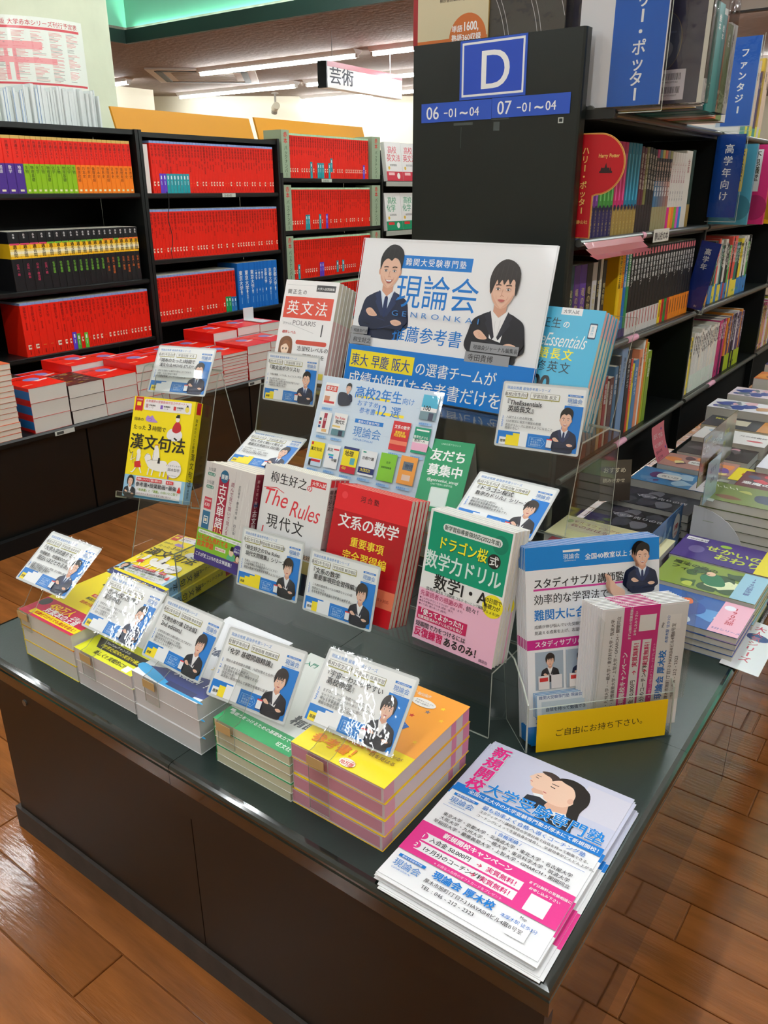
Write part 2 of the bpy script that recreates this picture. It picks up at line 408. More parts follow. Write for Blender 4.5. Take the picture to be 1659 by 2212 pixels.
# ================================================================== the room
def build_room():
    m = MB(); m.box((-13, -5, -0.05), (5, 14, -0.0125), key='gap_dark')
    fl = structure(m.obj('floor'))
    # planks run along X, 97.6 mm pitch; three lengths share their meshes
    pitch = 0.0976
    cuts = {}
    meshes = {}
    for L in (0.909, 0.606, 1.212):
        q = MB(); g = 0.0011; b = 0.0012; wy = pitch
        q.box((g, g, -0.012), (L-g, wy-g, -b), key='wood', faces={'top': None})
        v = [(g,g,-b),(L-g,g,-b),(L-g,wy-g,-b),(g,wy-g,-b),(g+b,g+b,0),(L-g-b,g+b,0),(L-g-b,wy-g-b,0),(g+b,wy-g-b,0)]
        q.raw(v, [(4,5,6,7),(0,1,5,4),(1,2,6,5),(2,3,7,6),(3,0,4,7)], (150, 90, 45), 'wood')
        meshes[L] = q.mesh('plank')
    n = 0
    rr = random.Random(3)
    for k in range(-9, 34):
        y = -0.036 + k*pitch
        ranges = [(-2.45, 1.25)] if y < 1.9 else [(-2.45, -0.95), (-0.05, 0.6)]
        off = rr.choice([0.0, 0.303, 0.606]) + rr.uniform(-0.02, 0.02)
        if k == -1: off = (-0.744 + 2.727) % 0.909
        if k == 10: off = (0.042 + 2.727) % 0.909
        for a, b in ranges:
            j = math.floor((a - (-2.727+off))/0.909)
            x = -2.727 + off + j*0.909
            while x < b and n < 300:
                o = bpy.data.objects.new('plank', meshes[0.909]); COL.objects.link(o); o.parent = fl
                o.location = (x, y, 0); n += 1; x += 0.909
    # the far floor, seen only as reflections: one plain boarded slab just below the planks' tops
    q = MB()
    q.box((-13, -5, -0.0124), (5, 14, -0.004), (150, 90, 45), 'wood'); o = q.obj('floor_beyond'); o.parent = fl; o['kind'] = 'stuff'
    # low plastered ceiling with an opening (recess) over the near part of the shop
    m = MB(); P = (170, 157, 147)
    m.box((-13, 4.72, 2.5), (5, 14, 2.56), P, 'plaster')
    m.box((-13, -5, 2.5), (-6.52, 4.72, 2.56), P, 'plaster')
    structure(m.obj('ceiling'))
    m = MB(); m.box((-6.52, -5, 3.05), (5, 4.72, 3.1), P, 'recess_white')
    m.box((-6.54, -5, 2.56), (-6.52, 4.74, 3.05), P, 'mint'); m.box((-6.52, 4.72, 2.56), (5, 4.74, 3.05), P, 'mint')
    structure(m.obj('ceiling_recess'))
    m = MB()   # dark green lip of the cove: an upstand with a ledge that hides the strip light
    m.box((-6.5, 4.68, 2.43), (5, 4.70, 2.535), key='fascia'); m.box((-6.52, 4.70, 2.43), (5, 4.72, 2.50), key='fascia')
    m.box((-6.52, -5, 2.43), (-6.50, 4.70, 2.535), key='fascia')
    structure(m.obj('trim_1'))
    m = MB(); m.box((-6.4, 4.705, 2.505), (4.9, 4.718, 2.515), key='strip'); m.box((-6.519, -4.9, 2.505), (-6.506, 4.6, 2.515), key='strip')
    tag(m.obj('cove_light'), 'hidden pale green strip light glowing behind the dark ceiling lip', 'light')
    # walls
    def wall(name, a, b, z0, z1, key, th=0.08):
        a = Vector((*a, 0)); b = Vector((*b, 0)); d = (b-a).normalized(); n = Vector((-d.y, d.x, 0))*th
        m = MB(); m.prism([(a.x, a.y), (b.x, b.y), (b.x+n.x, b.y+n.y), (a.x+n.x, a.y+n.y)], z0, z1, (240, 235, 215), key, axis='Z')
        structure(m.obj(name))
    wall('wall_back', (-13, 6.15), (-2.6, 14.0), 0, 2.5, 'cream_wall')
    wall('wall_left', (-13, -5), (-13, 6.2), 0, 2.5, 'cream_wall')
    wall('wall_right', (5, 14), (5, -5), 0, 3.1, 'cream_wall')
    wall('wall_far', (-3, 13.9), (5, 13.9), 0, 2.5, 'cream_wall')
    wall('wall_front', (5, -5), (-13, -5), 0, 3.1, 'cream_wall')
    # round column behind the left shelves, square pillar further back
    m = MB(); m.cyl((-4.07, 2.11, 0), (-4.07, 2.11, 3.06), 0.45, (214, 219, 192), 'column', n=64, cap=False)
    o = structure(m.obj('trim_2'))
    for p in o.data.polygons: p.use_smooth = True
    m = MB(); m.box((-10.9, 6.9, 0), (-9.75, 7.6, 2.5), key='cream_wall'); structure(m.obj('trim_3'))

def tube_lamp(a, b, z, label, group, hang=0.0):
    """a batten fitting with one bare fluorescent tube, from a to b"""
    a = Vector((*a, z)); b = Vector((*b, z)); d = (b-a).normalized(); L = (b-a).length
    ang = math.atan2(d.y, d.x)
    t = thing('ceiling_lamp', label, 'lamp', T(*a) @ Matrix.Rotation(ang, 4, 'Z'), group)
    m = MB(); m.prism([(-0.075, 0.06), (-0.035, 0.02), (0.035, 0.02), (0.075, 0.06)], 0, L, (225, 222, 214), 'white_metal')
    m.obj('housing', t)
    m = MB()
    for x in (0.012, L-0.012): m.box((x-0.012, -0.018, -0.014), (x+0.012, 0.018, 0.024), (225, 222, 214), 'white_metal')
    m.obj('end_socket', t)
    m = MB(); m.cyl((0.024, 0, 0), (L-0.024, 0, 0), 0.016, (255, 255, 255), 'tube', n=10); m.obj('fluorescent_tube', t)
def build_lamps():
    rows = [('nearest row', 6.56, [(-12.3, -9.98), (-9.9, -8.92), (-7.64, -5.33), (-5.16, -2.8), (-2.65, -0.3)]),
            ('second row', 8.08, [(-9.77, -7.51), (-7.35, -4.95), (-4.8, -2.4)]),
            ('added unseen row', 5.35, [(0.4, 2.7)]),  # lamp added out of frame to brighten the right-hand ceiling and sign
            ('third row', 9.48, [(-8.66, -6.98), (-6.85, -4.5), (-4.3, -1.95)])]
    for nm, y, segs in rows:
        for i, (x0, x1) in enumerate(segs):
            tube_lamp((x0, y), (x1, y), 2.44, 'bare fluorescent tube lamp in the %s under the low plaster ceiling, %s' % (nm, ['leftmost', 'second from left', 'third from left', 'fourth from left', 'rightmost'][i]), 'tube lamps under the low ceiling')
    for x in (-4.08, -2.25, -0.5, 1.3):
        for y0 in (-2.9, -0.35, 2.2):
            tube_lamp((x, y0), (x, y0+2.3), 2.88, 'bare fluorescent tube lamp inside the green ceiling recess', 'tube lamps in the recess above the frame')
def build_ceiling_things():
    t = thing('air_conditioner', 'square white ceiling cassette air conditioner with dark air slots', 'air conditioner', T(-8.0, 6.98, 2.4995) @ RZ(42))
    m = MB(); m.box((-0.62, -0.62, -0.02), (0.62, 0.62, -0.001), (205, 196, 184), 'plain'); m.obj('grille_panel', t)
    for k in range(4):
        m = MB(); m.box((-0.5, 0.45, -0.026), (0.5, 0.53, -0.0205), (50, 44, 42), 'plain'); m.obj('air_slot', t, RZ(90*k))
    m = MB()
    for k in range(9): m.box((-0.36, -0.36+k*0.085, -0.028), (0.36, -0.33+k*0.085, -0.0205), (190, 182, 172), 'plain')
    m.obj('intake_grille', t)
    t = thing('hanging_sign', 'white hanging sign with a red top and dark grey characters, lit by a lamp', 'sign', Matrix.Identity(4))
    # a wedge box: face toward the aisle carries the writing
    a = Vector((-4.86, 5.5, 2.05)); b = Vector((-4.93, 6.75, 2.10))
    d = (b-a); L = d.length; M = Matrix.Translation(a) @ Matrix.Rotation(math.atan2(d.y, d.x), 4, 'Z')
    m = MB(); m.box((0, 0, 0), (L, 0.09, 0.205), (236, 235, 232), 'lamflat'); m.box((0, -0.002, 0.165), (L, 0.092, 0.207), (186, 32, 62), 'lamflat')
    m.box((-0.004, -0.003, -0.004), (0.012, 0.093, 0.208), (40, 42, 46), 'plain')
    c = Canvas(m, M.inverted() @ M @ Matrix.Rotation(R(90), 4, 'X'), L*1000, 205)
    c.b = 0.001
    c.text('芸術', 40, 158, 140, (66, 70, 78), 2, sx=1.35)
    m.obj('sign_box', t, M)
    m = MB()
    for x in (0.15, L-0.15): m.cyl((x, 0.045, 0.2), (x, 0.045, 0.45), 0.004, (200, 200, 200), 'plain', 6)
    m.obj('hanger_rod', t, M)
    t = thing('security_camera', 'small beige camera hanging from the low ceiling before the cream wall', 'camera', T(-8.62, 8.85, 2.30))
    m = MB(); m.cyl((0, 0, 0.05), (0, 0, 0.199), 0.014, (120, 112, 100), 'plain'); m.cyl((0, 0, 0.18), (0, 0, 0.199), 0.05, (150, 142, 130), 'plain'); m.obj('mount_arm', t)
    m = MB(); m.cyl((0.05, -0.03, 0.03), (-0.05, 0.03, 0.0), 0.05, (168, 160, 140), 'plain', 14); m.cyl((-0.05, 0.03, 0.0), (-0.08, 0.05, -0.06), 0.042, (110, 104, 92), 'plain', 14); m.obj('camera_body', t)
    t = thing('hanging_sign', 'white sign with black lettering cut off by the top right of the picture', 'sign', T(-2.0, 5.5, 2.262))
    m = MB(); m.box((0, 0, 0), (1.6, 0.04, 0.23), (232, 231, 227), 'plain'); m.box((-0.002, -0.002, -0.012), (1.602, 0.042, 0.0), (60, 60, 62), 'plain')
    c = Canvas(m, Matrix.Rotation(R(90), 4, 'X'), 1600, 230); c.b = 0.001
    c.text('書', 232, 196, 236, BLK, 2)
    m.obj('sign_box', t)

# ------------------------------------------------------------------ poster on the column
def build_column_poster():
    m = MB(); cx, cy, r = -4.07, 2.11, 0.4535
    base = math.atan2(-0.565-cy, 0.202-cx)
    H = 0.30; z0 = 1.665; A0 = base - R(58); A1 = base + R(40); n = 28
    # sheet parameters: u 0..W left to right
    def P(u, v, l=0.0):
        a = A0 + (A1-A0)*u; rr_ = r + l
        return (cx+rr_*math.cos(a), cy+rr_*math.sin(a), z0+H*v)
    def strip(u0, u1, v0, v1, col, l, key='lamflat'):
        k = max(1, int((u1-u0)*n))
        for j in range(k):
            a = u0+(u1-u0)*j/k; b = u0+(u1-u0)*(j+1)/k
            m.face([P(a, v0, l), P(b, v0, l), P(b, v1, l), P(a, v1, l)], col, key)
    strip(0, 1, 0, 1, (232, 236, 224), 0)
    strip(0, 0.97, 0.83, 0.865, (205, 70, 78), 0.0006); strip(0.0, 0.99, 0.06, 0.09, (205, 70, 78), 0.0006)
    rr = random.Random(4)
    for cidx in range(9):
        u0 = 0.02+cidx*0.107
        for k in range(40):
            v = 0.80-k*0.0175
            if rr.random() < 0.1: continue
            L = rr.uniform(0.03, 0.085); red = abs(cidx-4.6) < 2.2 and (k % 15) in (7, 8, 9, 10, 11, 12)
            strip(u0, u0+L, v-0.006, v, (226, 130, 134) if rr.random() < 0.75 else (150, 140, 135), 0.0007, 'paper')
    for (u0, u1, v0, v1) in ((0.38, 0.72, 0.55, 0.66), (0.36, 0.80, 0.36, 0.44), (0.5, 0.57, 0.12, 0.62)): strip(u0, u1, v0, v1, (236, 160, 160), 0.0005)
    W = r*(A1-A0)*1000
    t = '2026年版 大学赤本シリーズ刊行予定表'; x = W*0.40; size = 25
    for kind, rn in runs(t):
        if kind == 'S': x += size*0.4; continue
        vv, ff = glyph(rn, 2)
        m.raw([P((x+a*size)/W, 0.885+b*size/1000/H, 0.0009) for a, b in vv], ff, (198, 42, 56), 'paper')
        x += size*((max(p[0] for p in vv)+0.05) if kind == 'L' else 1.0)
    tag(m.obj('poster'), 'white schedule poster with red title and pale red print on the round column', 'poster')

# ================================================================== bookcases on the left
XS = -3.0          # plane of the book spines
def build_left_case():
    bays = [(1.03, 1.93), (1.95, 2.84), (2.86, 3.77)]
    shelves = [[1.205, 0.83, 0.562], [1.203, 0.91, 0.62], [1.276, 1.005, 0.74, 0.475]]
    tops = [1.445, 1.438, None]
    labs = ['black bookcase at the left edge, with white folders on top', 'black bookcase with a tan board on top, second from the left', 'black bookcase of red books between pale green side cards']
    for (y0, y1), sh, tp, lb in zip(bays, shelves, tops, labs):
        t = thing('bookcase', lb, 'bookcase', T(XS, y0, 0.41))
        H = (1.466 if tp else 1.30)-0.41; Y = y1-y0
        m = MB(); m.box((-0.29, -0.005, 0), (0.015, 0.011, H), key='black_steel'); m.obj('side_panel', t)
        m = MB(); m.box((-0.29, Y-0.005, 0), (0.015, Y+0.011, H), key='black_steel'); m.obj('side_panel', t)
        m = MB(); m.box((-0.30, 0.012, 0), (-0.29, Y-0.006, H), key='inner_black'); m.obj('back_panel', t)
        for z in sh:
            m = MB(); m.prism([(-0.289, z-0.41-0.022), (0.004, z-0.41-0.022), (0.009, z-0.41-0.016), (0.009, z-0.41-0.003), (0.004, z-0.41), (-0.289, z-0.41)], 0.012, Y-0.006, (17, 21, 20), 'black_steel', axis='Y'); m.obj('shelf', t)
        if tp:
            m = MB(); m.box((-0.289, 0.012, tp-0.41), (0.006, Y-0.006, tp-0.41+0.02), key='black_steel'); m.obj('top_panel', t)
        for z, yy in (((1.203, 0.52),) if lb.startswith('black bookcase with') else (((1.276, 0.38),) if 'green' in lb else ())):
            m = MB(); m.box((0.0095, yy-0.045, z-0.41-0.02), (0.0105, yy+0.045, z-0.41-0.002), (196, 204, 190), 'paper')
            c = Canvas(m, T(0.0106, yy-0.045, z-0.43) @ RZ(90) @ Matrix.Rotation(R(90), 4, 'X'), 90, 18); c.text('D-05-02', 12, 15, 15, (60, 66, 60), 1)
            m.obj('shelf_label', t)
    # fourth unit with face-out books, partly behind the big dark panel
    t = thing('bookcase', 'bookcase with face-out white and green books and pale shelf rails', 'bookcase', T(XS, 3.79, 0.41))
    for z in (1.262, 0.968, 0.675):
        m = MB(); m.box((-0.285, 0.0, z-0.435), (0.03, 0.9, z-0.41), key='inner_black'); m.box((0.03, 0.0, z-0.437), (0.037, 0.9, z-0.408), (168, 170, 160), 'plain'); m.obj('shelf', t)
    m = MB(); m.box((-0.30, 0.0, 0), (-0.286, 0.9, 1.05), key='inner_black'); m.obj('back_panel', t)
    m = MB(); m.box((-0.285, 0.9, 0), (0.02, 0.915, 0.9), key='black_steel'); m.obj('side_panel', t)
    # tan boards on top
    for i, (y0, y1, z0, z1, n) in enumerate(((2.0, 2.89, 1.455, 1.575, 'left'), (2.93, 3.90, 1.45, 1.58, 'right'))):
        m = MB(); a = 0.04
        m.prism([(0, 0), (0.012, 0), (0.012-a, z1-z0), (-a, z1-z0)], 0, y1-y0, (206, 138, 10), 'plain', axis='Y')
        o = m.obj('topper_board', None, T(-3.21, y0, z0 if i == 0 else 1.455)); tag(o, 'tan yellow topper board standing on the bookcases, %s one of the two' % n, 'board')
    # low stage with drawers below
    t = thing('display_stage', 'long black stage holding the stacks of red books', 'stage', T(0, 0, 0))
    m = MB(); m.prism([(-2.995, 0.385), (-2.418, 0.385), (-2.412, 0.391), (-2.412, 0.404), (-2.420, 0.41), (-2.995, 0.41)], -0.6, 4.6, (17, 21, 20), 'black_steel', axis='Y'); m.obj('stage_top', t)
    for k in range(6):
        y0 = -0.6+k*0.86; m = MB(); m.box((-2.96, y0+0.004, 0.06), (-2.43, y0+0.856, 0.384), key='inner_black', faces={'right': ((10, 11, 11), 'black_steel')}); m.obj('cabinet_front', t)
    m = MB(); m.box((-2.96, -0.6, 0), (-2.405, 4.6, 0.059), key='inner_black'); m.obj('plinth', t)
    for yy in (1.02, 2.0):
        m = MB(); m.box((-2.4118, yy-0.04, 0.388), (-2.4108, yy+0.04, 0.404), (205, 208, 200), 'paper')
        m.box((-2.4108, yy-0.033, 0.391), (-2.4104, yy-0.005, 0.401), (60, 62, 60), 'paper'); m.obj('shelf_label', t)

SPN = {}
def spine_book(th, h, d, bands, words=(), page=(236, 228, 208), key='spine', deco=None, name=''):
    """a book seen from its spine. local X thickness, Y depth (spine at y=0 facing -Y), Z up. bands: (z0,z1,colour) fractions"""
    m = MB(); ch = min(0.0022, th*0.18)
    prev = 0
    for z0, z1, c in bands:
        prof = [(0, d), (0, ch), (ch, 0), (th-ch, 0), (th, ch), (th, d)]
        a, b = z0*h, z1*h
        for (p, q) in zip(prof, prof[1:]):
            m.face([(p[0], p[1], a), (q[0], q[1], a), (q[0], q[1], b), (p[0], p[1], b)], c, key)
    bt = bands[-1][2]
    m.face([(0, d, h), (0, ch, h), (ch, 0, h), (th-ch, 0, h), (th, ch, h), (th, d, h)][::-1], bt, key)
    m.face([(0.001, 0.0015, h+0.0002), (th-0.001, 0.0015, h+0.0002), (th-0.001, d-0.001, h+0.0002), (0.001, d-0.001, h+0.0002)], page, 'pages')
    m.face([(0, 0, 0), (0, d, 0), (th, d, 0), (th, 0, 0)], bt, key); m.face([(0, d, 0), (0, d, h), (th, d, h), (th, d, 0)], page, 'pages')
    c = Canvas(m, Matrix.Rotation(R(90), 4, 'X'), th*1000, h*1000, key); c.b = 0.0002; c.step = 0.00008
    if deco: deco(c, th*1000, h*1000)
    for wd in words:
        txt, z, size, col = wd[:4]; b = wd[4] if len(wd) > 4 else 1
        sx = min(1.0, (th*1000*0.86)/size)
        c.text(txt, th*500-size*sx*0.5, h*1000*(1-z), size, col, b, sx=sx, vert=True)
    return m.mesh(name or 'book')
def place(me, name, M, label, cat, group=None):
    o = bpy.data.objects.new(name, me); COL.objects.link(o); o.matrix_basis = M
    return tag(o, label, cat, group)
RR = (228, 34, 14); RED2 = (205, 24, 16)
UNI = ['京都大学', '名古屋大学', '大阪大学', '神戸大学', '早稲田大学', '慶應義塾大学', '明治大学', '北海道大学', '東北大学', '筑波大学', '立教大学', '関西大学', '同志社大学', '法政大学', '中央大学', '青山学院大学']
def red_mesh(i, th, h, top=(132, 158, 205), shade=None, sticker=None):
    rr = random.Random(i*7+1); u = UNI[i % len(UNI)]; s = min(13, th*1000*0.78)
    base = shade or RR
    tiles = rr.random() < 0.55
    def deco(c, w, H):
        if tiles: c.rect(w*0.3, H*0.775, w*0.42, H*0.085, (236, 222, 196)); c.rect(w*0.42, H*0.80, w*0.3, H*0.03, (190, 60, 40))
        else: c.rect(w*0.3, H*0.80, w*0.4, H*0.012, (226, 120, 50))
        c.rect(w*0.47, H*0.88, w*0.1, H*0.08, (120, 14, 10))
        if sticker:
            c.rect(w*0.02, H*(1-sticker[1]), w*0.96, H*(sticker[1]-sticker[2]), sticker[0]); c.rect(w*0.34, H*(1-sticker[1])+H*0.04, w*0.34, H*0.07, (235, 240, 240)); c.rect(w*0.42, H*(1-sticker[1])+H*0.14, w*0.14, H*0.08, (205, 225, 225))
    return spine_book(th, h, 0.15, [(0, 0.955, base), (0.955, 1.0, top)], [(u, 0.93, s, (96, 10, 8), 1), (rr.choice(['理系前期', '文系', '経済学部', '法学部', '医学部']), 0.93-len(u)*s/h/1000-0.06, s*0.6, (110, 14, 10))], deco=deco)
def row(x, y0, y1, z, maker, name, label, cat, group, th, jit=0.0, gaph=0.0):
    """fills a shelf run facing +X with individual books; maker(k) -> (mesh, thickness[, label])"""
    y = y0; k = 0
    while True:
        r = maker(k)
        if r is None: break
        me, t = r[0], r[1]
        if y + t > y1: break
        lb = r[2] if len(r) > 2 and r[2] else label
        tilt = 0.0
        place(me, name, T(x - rnd.uniform(0, jit), y, z+0.0003) @ RZ(90), lb, cat, group)
        y += t + 0.0003; k += 1
    return k
def build_left_books():
    # first bookcase, top row: red spines with purple, green, orange lower bands
    cm = {}
    def mk1(k):
        cols = [((70, 40, 130), 0.0385, 'purple')]*3 + [((138, 186, 20), 0.0234, 'green')]*10 + [((245, 130, 20), 0.0236, 'orange')]*12
        if k >= len(cols): return None
        c, th, n = cols[k]; j = (n, k % 3)
        if j not in cm:
            def deco(cc, w, H, c=c):
                cc.rect(w*0.28, H*0.93, w*0.44, H*0.035, (236, 230, 190))
            cm[j] = spine_book(th, 0.212, 0.15, [(0, 0.52, c), (0.52, 0.945, RR), (0.945, 1, (206, 172, 92))], [('共通テスト', 0.92, min(13, th*560), (70, 8, 8), 1), (['国語', '数学', '地理'][k % 3] if n == 'purple' else (['生物', '物理基礎', '化学'][k % 3] if n == 'green' else ['世界史', '倫理政経', '日本史'][k % 3]), 0.49, min(15, th*640), WHITE if n == 'purple' else (50, 70, 10) if n == 'green' else (110, 40, 5), 1)], deco=deco)
        return cm[j], th, 'red book with a %s lower spine in the leftmost bookcase' % n
    row(XS, 1.262, 1.905, 1.205, mk1, 'common_test_book', '', 'book', 'red exam books on the top shelf of the leftmost bookcase', 0.016)
    # second row: black, yellow band
    bm = {}
    def mk2(k):
        if k > 19: return None
        j = k % 6; th = [0.046, 0.043, 0.040, 0.037, 0.034, 0.034, 0.033, 0.031, 0.0285, 0.0275, 0.0275, 0.0275, 0.0275, 0.0275, 0.0275, 0.0275, 0.026, 0.026, 0.026, 0.026][k]
        kk = (j, th)
        if kk not in bm:
            lowc = [(214, 70, 110), (120, 190, 60), (120, 190, 60), (120, 190, 60), (232, 120, 50), (232, 120, 50)][(0 if k < 4 else 2 if k < 13 else 4)]
            def deco(cc, w, H, lowc=lowc):
                cc.rect(w*0.05, H*0.19, w*0.9, H*0.03, lowc); cc.rect(0, H*0.29, w, H*0.035, (250, 226, 130)); cc.rect(0, H*0.325, w, H*0.045, (250, 242, 200)); cc.rect(0, H*0.37, w, H*0.035, (250, 226, 130))
            bm[kk] = spine_book(th, 0.232, 0.15, [(0, 0.55, (22, 22, 24)), (0.55, 0.80, (248, 196, 30)), (0.80, 1, (22, 22, 24))], [('過去問', 0.79, min(17, th*700), (20, 20, 20), 2), ('公共・政治経済'[:4+j % 3] if lowc[0] > 200 else '化学基礎', 0.47, min(12, th*520), lowc, 1), ('赤本', 0.97, min(10, th*420), WHITE, 1)], deco=deco)
        return bm[kk], th
    row(XS, 1.262, 1.905, 0.83, mk2, 'past_paper_book', 'black exam book with a yellow band in the leftmost bookcase', 'book', 'black and yellow exam books', 0.03)
    # third row: thick red
    rm = {}
    def mk3(k):
        if k > 30: return None
        th = [0.034, 0.036, 0.034, 0.033, 0.040][k] if k < 5 else [0.024, 0.019, 0.021, 0.019, 0.019, 0.019, 0.0185, 0.019, 0.0205, 0.023, 0.0225, 0.0215, 0.0215, 0.019, 0.0145, 0.0145, 0.0145, 0.0165, 0.0175, 0.0175, 0.0165, 0.0175, 0.0285, 0.02, 0.02, 0.02][k-5]
        st = {7: ((90, 60, 190), 0.34, 0.0, 'purple'), 8: ((80, 170, 60), 0.30, 0.0, 'green'), 10: ((96, 190, 60), 0.30, 0.0, 'lime green')}.get(k)
        kk = (th, k % 4, bool(st))
        if st: return red_mesh(k, th, 0.222, sticker=st), th, 'red exam book with a %s sticker, third shelf, leftmost bookcase' % st[3]
        if kk not in rm: rm[kk] = red_mesh(k, th, 0.222)
        return rm[kk], th
    row(XS, 1.262, 1.915, 0.562, mk3, 'exam_book', 'thick red exam book on the third shelf, leftmost bookcase', 'book', 'red exam books on the third shelf, leftmost bookcase', 0.02)
    # second bookcase
    pool = {}
    def pooled(i, th, h, top=(132, 158, 205)):
        kk = (i, th, top)
        if kk not in pool: pool[kk] = red_mesh(i, th, h, top)
        return pool[kk]
    def mkr(seed, h, stick, count, top=(132, 158, 205), where='', tmin=0.017):
        rr = random.Random(seed)
        def mk(k):
            if k >= count: return None
            if k in stick:
                c, a, b, n = stick[k]; return red_mesh(k, 0.0195, h, top, sticker=(c, a, b)), 0.0195, 'red exam book with a %s sticker, %s' % (n, where)
            th = rr.choice([tmin, tmin+0.0015, tmin+0.003, tmin+0.003])
            return pooled(rr.randrange(16), th, h, top), th
        return mk
    TEAL = (26, 150, 158); PUR = (92, 60, 190)
    st = {k: (TEAL, 0.38, 0.0, 'teal') for k in range(4, 11)}; st.update({2: (PUR, 0.38, 0.0, 'purple'), 3: (PUR, 0.38, 0.0, 'purple')})
    row(XS, 2.01, 2.83, 1.203, mkr(11, 0.222, st, 60, where='top shelf, second case'), 'exam_book', 'slim red book on the top shelf, second bookcase', 'book', 'red exam books on the top shelf, second bookcase', 0.018)
    row(XS, 1.968, 2.83, 0.91, mkr(12, 0.222, {}, 60), 'exam_book', 'slim red book on the middle shelf, second bookcase', 'book', 'red exam books on the middle shelf, second bookcase', 0.018)
    GRN = (20, 150, 80); BL2 = (24, 110, 175)
    st = {23: (GRN, 0.36, 0.0, 'green'), 24: (GRN, 0.36, 0.0, 'green'), 25: (BL2, 0.34, 0.0, 'blue'), 26: (BL2, 0.34, 0.0, 'blue'), 27: (BL2, 0.36, 0.0, 'blue'), 28: (BL2, 0.36, 0.0, 'blue')}
    row(XS, 1.968, 2.50, 0.62, mkr(13, 0.216, st, 29, where='bottom shelf, second case', tmin=0.0165), 'exam_book', 'slim red book on the bottom shelf, second bookcase', 'book', 'red exam books on the bottom shelf, second bookcase', 0.018)
    blues = [0.042, 0.042, 0.040, 0.022, 0.022, 0.022, 0.032, 0.036, 0.04]
    y = 2.502
    for k, th in enumerate(blues):
        def deco(c, w, H):
            c.ell(w*0.5, H*0.62, w*0.16, w*0.16, (220, 232, 240), 10); c.rect(w*0.46, H*0.74, w*0.08, H*0.14, (150, 190, 220))
        me = spine_book(th, 0.238, 0.15, [(0, 1, (12, 104, 188))], [(['東京大学', '一橋大学', '京都大学'][0 if k < 3 else 1 if k < 6 else 2], 0.84, th*620, WHITE, 2), ('理系数学' if k % 2 else '英語', 0.42, th*300, (220, 232, 240))], deco=deco)
        place(me, 'exam_book', T(XS, y, 0.6203) @ RZ(90), 'thick bright blue exam book on the bottom shelf', 'book', 'blue exam books on the bottom shelf'); y += th+0.0004
    # white schedule folder leaning at the left of the top row, and the thin black cord
    me = spine_book(0.03, 0.205, 0.12, [(0, 1, (222, 214, 206))], page=(225, 218, 210))
    place(me, 'catalogue', T(XS+0.012, 1.956, 1.2033) @ RZ(84), 'white printed catalogue at the left end of the top red row', 'catalogue')
    m = MB(); pts = [(XS+0.03, 2.06+0.008*math.sin(k*1.3), 1.21-0.033*k) for k in range(10)]
    for a, b in zip(pts, pts[1:]): m.cyl(a, b, 0.0018, (14, 14, 14), 'plain', 6)
    tag(m.obj('cord'), 'thin black cord hanging down over the red books of the second bookcase', 'cord')
    # third bookcase: pale green header strips and end cards with writing
    for ri, (z, st, zz) in enumerate(((1.276, {9: (TEAL, 0.38, 0.0, 'teal'), 12: (TEAL, 0.36, 0.0, 'teal'), 13: (TEAL, 0.36, 0.0, 'teal'), 14: (TEAL, 0.36, 0.0, 'teal'), 17: (TEAL, 0.36, 0.0, 'teal'), 18: (TEAL, 0.48, 0.16, 'teal'), 34: (PUR, 0.34, 0.0, 'purple')}, 0),
                                 (1.005, {6: (TEAL, 0.36, 0.0, 'teal'), 7: (TEAL, 0.36, 0.0, 'teal'), 12: (TEAL, 0.36, 0.0, 'teal'), 15: (PUR, 0.36, 0.0, 'purple')}, 1),
                                 (0.74, {2: (TEAL, 0.36, 0.0, 'teal'), 12: (PUR, 0.36, 0.0, 'purple'), 13: (PUR, 0.36, 0.0, 'purple'), 20: (TEAL, 0.36, 0.06, 'teal'), 23: (TEAL, 0.36, 0.06, 'teal')}, 2))):
        wh = ['top', 'middle', 'third'][ri]
        row(XS, 2.94, 3.665, z, mkr(20+ri, 0.222, st, 60, top=(176, 214, 178), where='%s shelf between green cards' % wh), 'exam_book', 'slim red book, %s shelf between the green cards' % wh, 'book', 'red back numbers on the %s shelf' % wh, 0.018)
        for j, (ya, yb) in enumerate(((2.875, 2.935), (3.672, 3.755))):
            m = MB(); h = 0.236
            m.box((0, 0, 0), (0.13, yb-ya, h), (150, 168, 140), 'plain')
            c = Canvas(m, T(0.13, 0, 0) @ RZ(90) @ Matrix.Rotation(R(90), 4, 'X'), (yb-ya)*1000, h*1000); c.b = 0.0003
            c.text('赤本', (yb-ya)*500-15, 8, 30, (206, 40, 40), 2, vert=True); c.text('バックナンバー', (yb-ya)*500-12, 76, 24, (40, 60, 40), 1, vert=True, gap=0.92)
            o = m.obj('divider_card', None, T(XS-0.12, ya, z+0.0002)); tag(o, 'pale green divider card lettered in red and green, %s end of the %s shelf' % (['left', 'right'][j], wh), 'divider card')
    row(XS, 3.2, 3.665, 0.475, mkr(25, 0.222, {}, 24, top=(176, 214, 178)), 'exam_book', 'slim red book on the lowest shelf above the poster edge', 'book', 'red back numbers on the lowest shelf', 0.018)
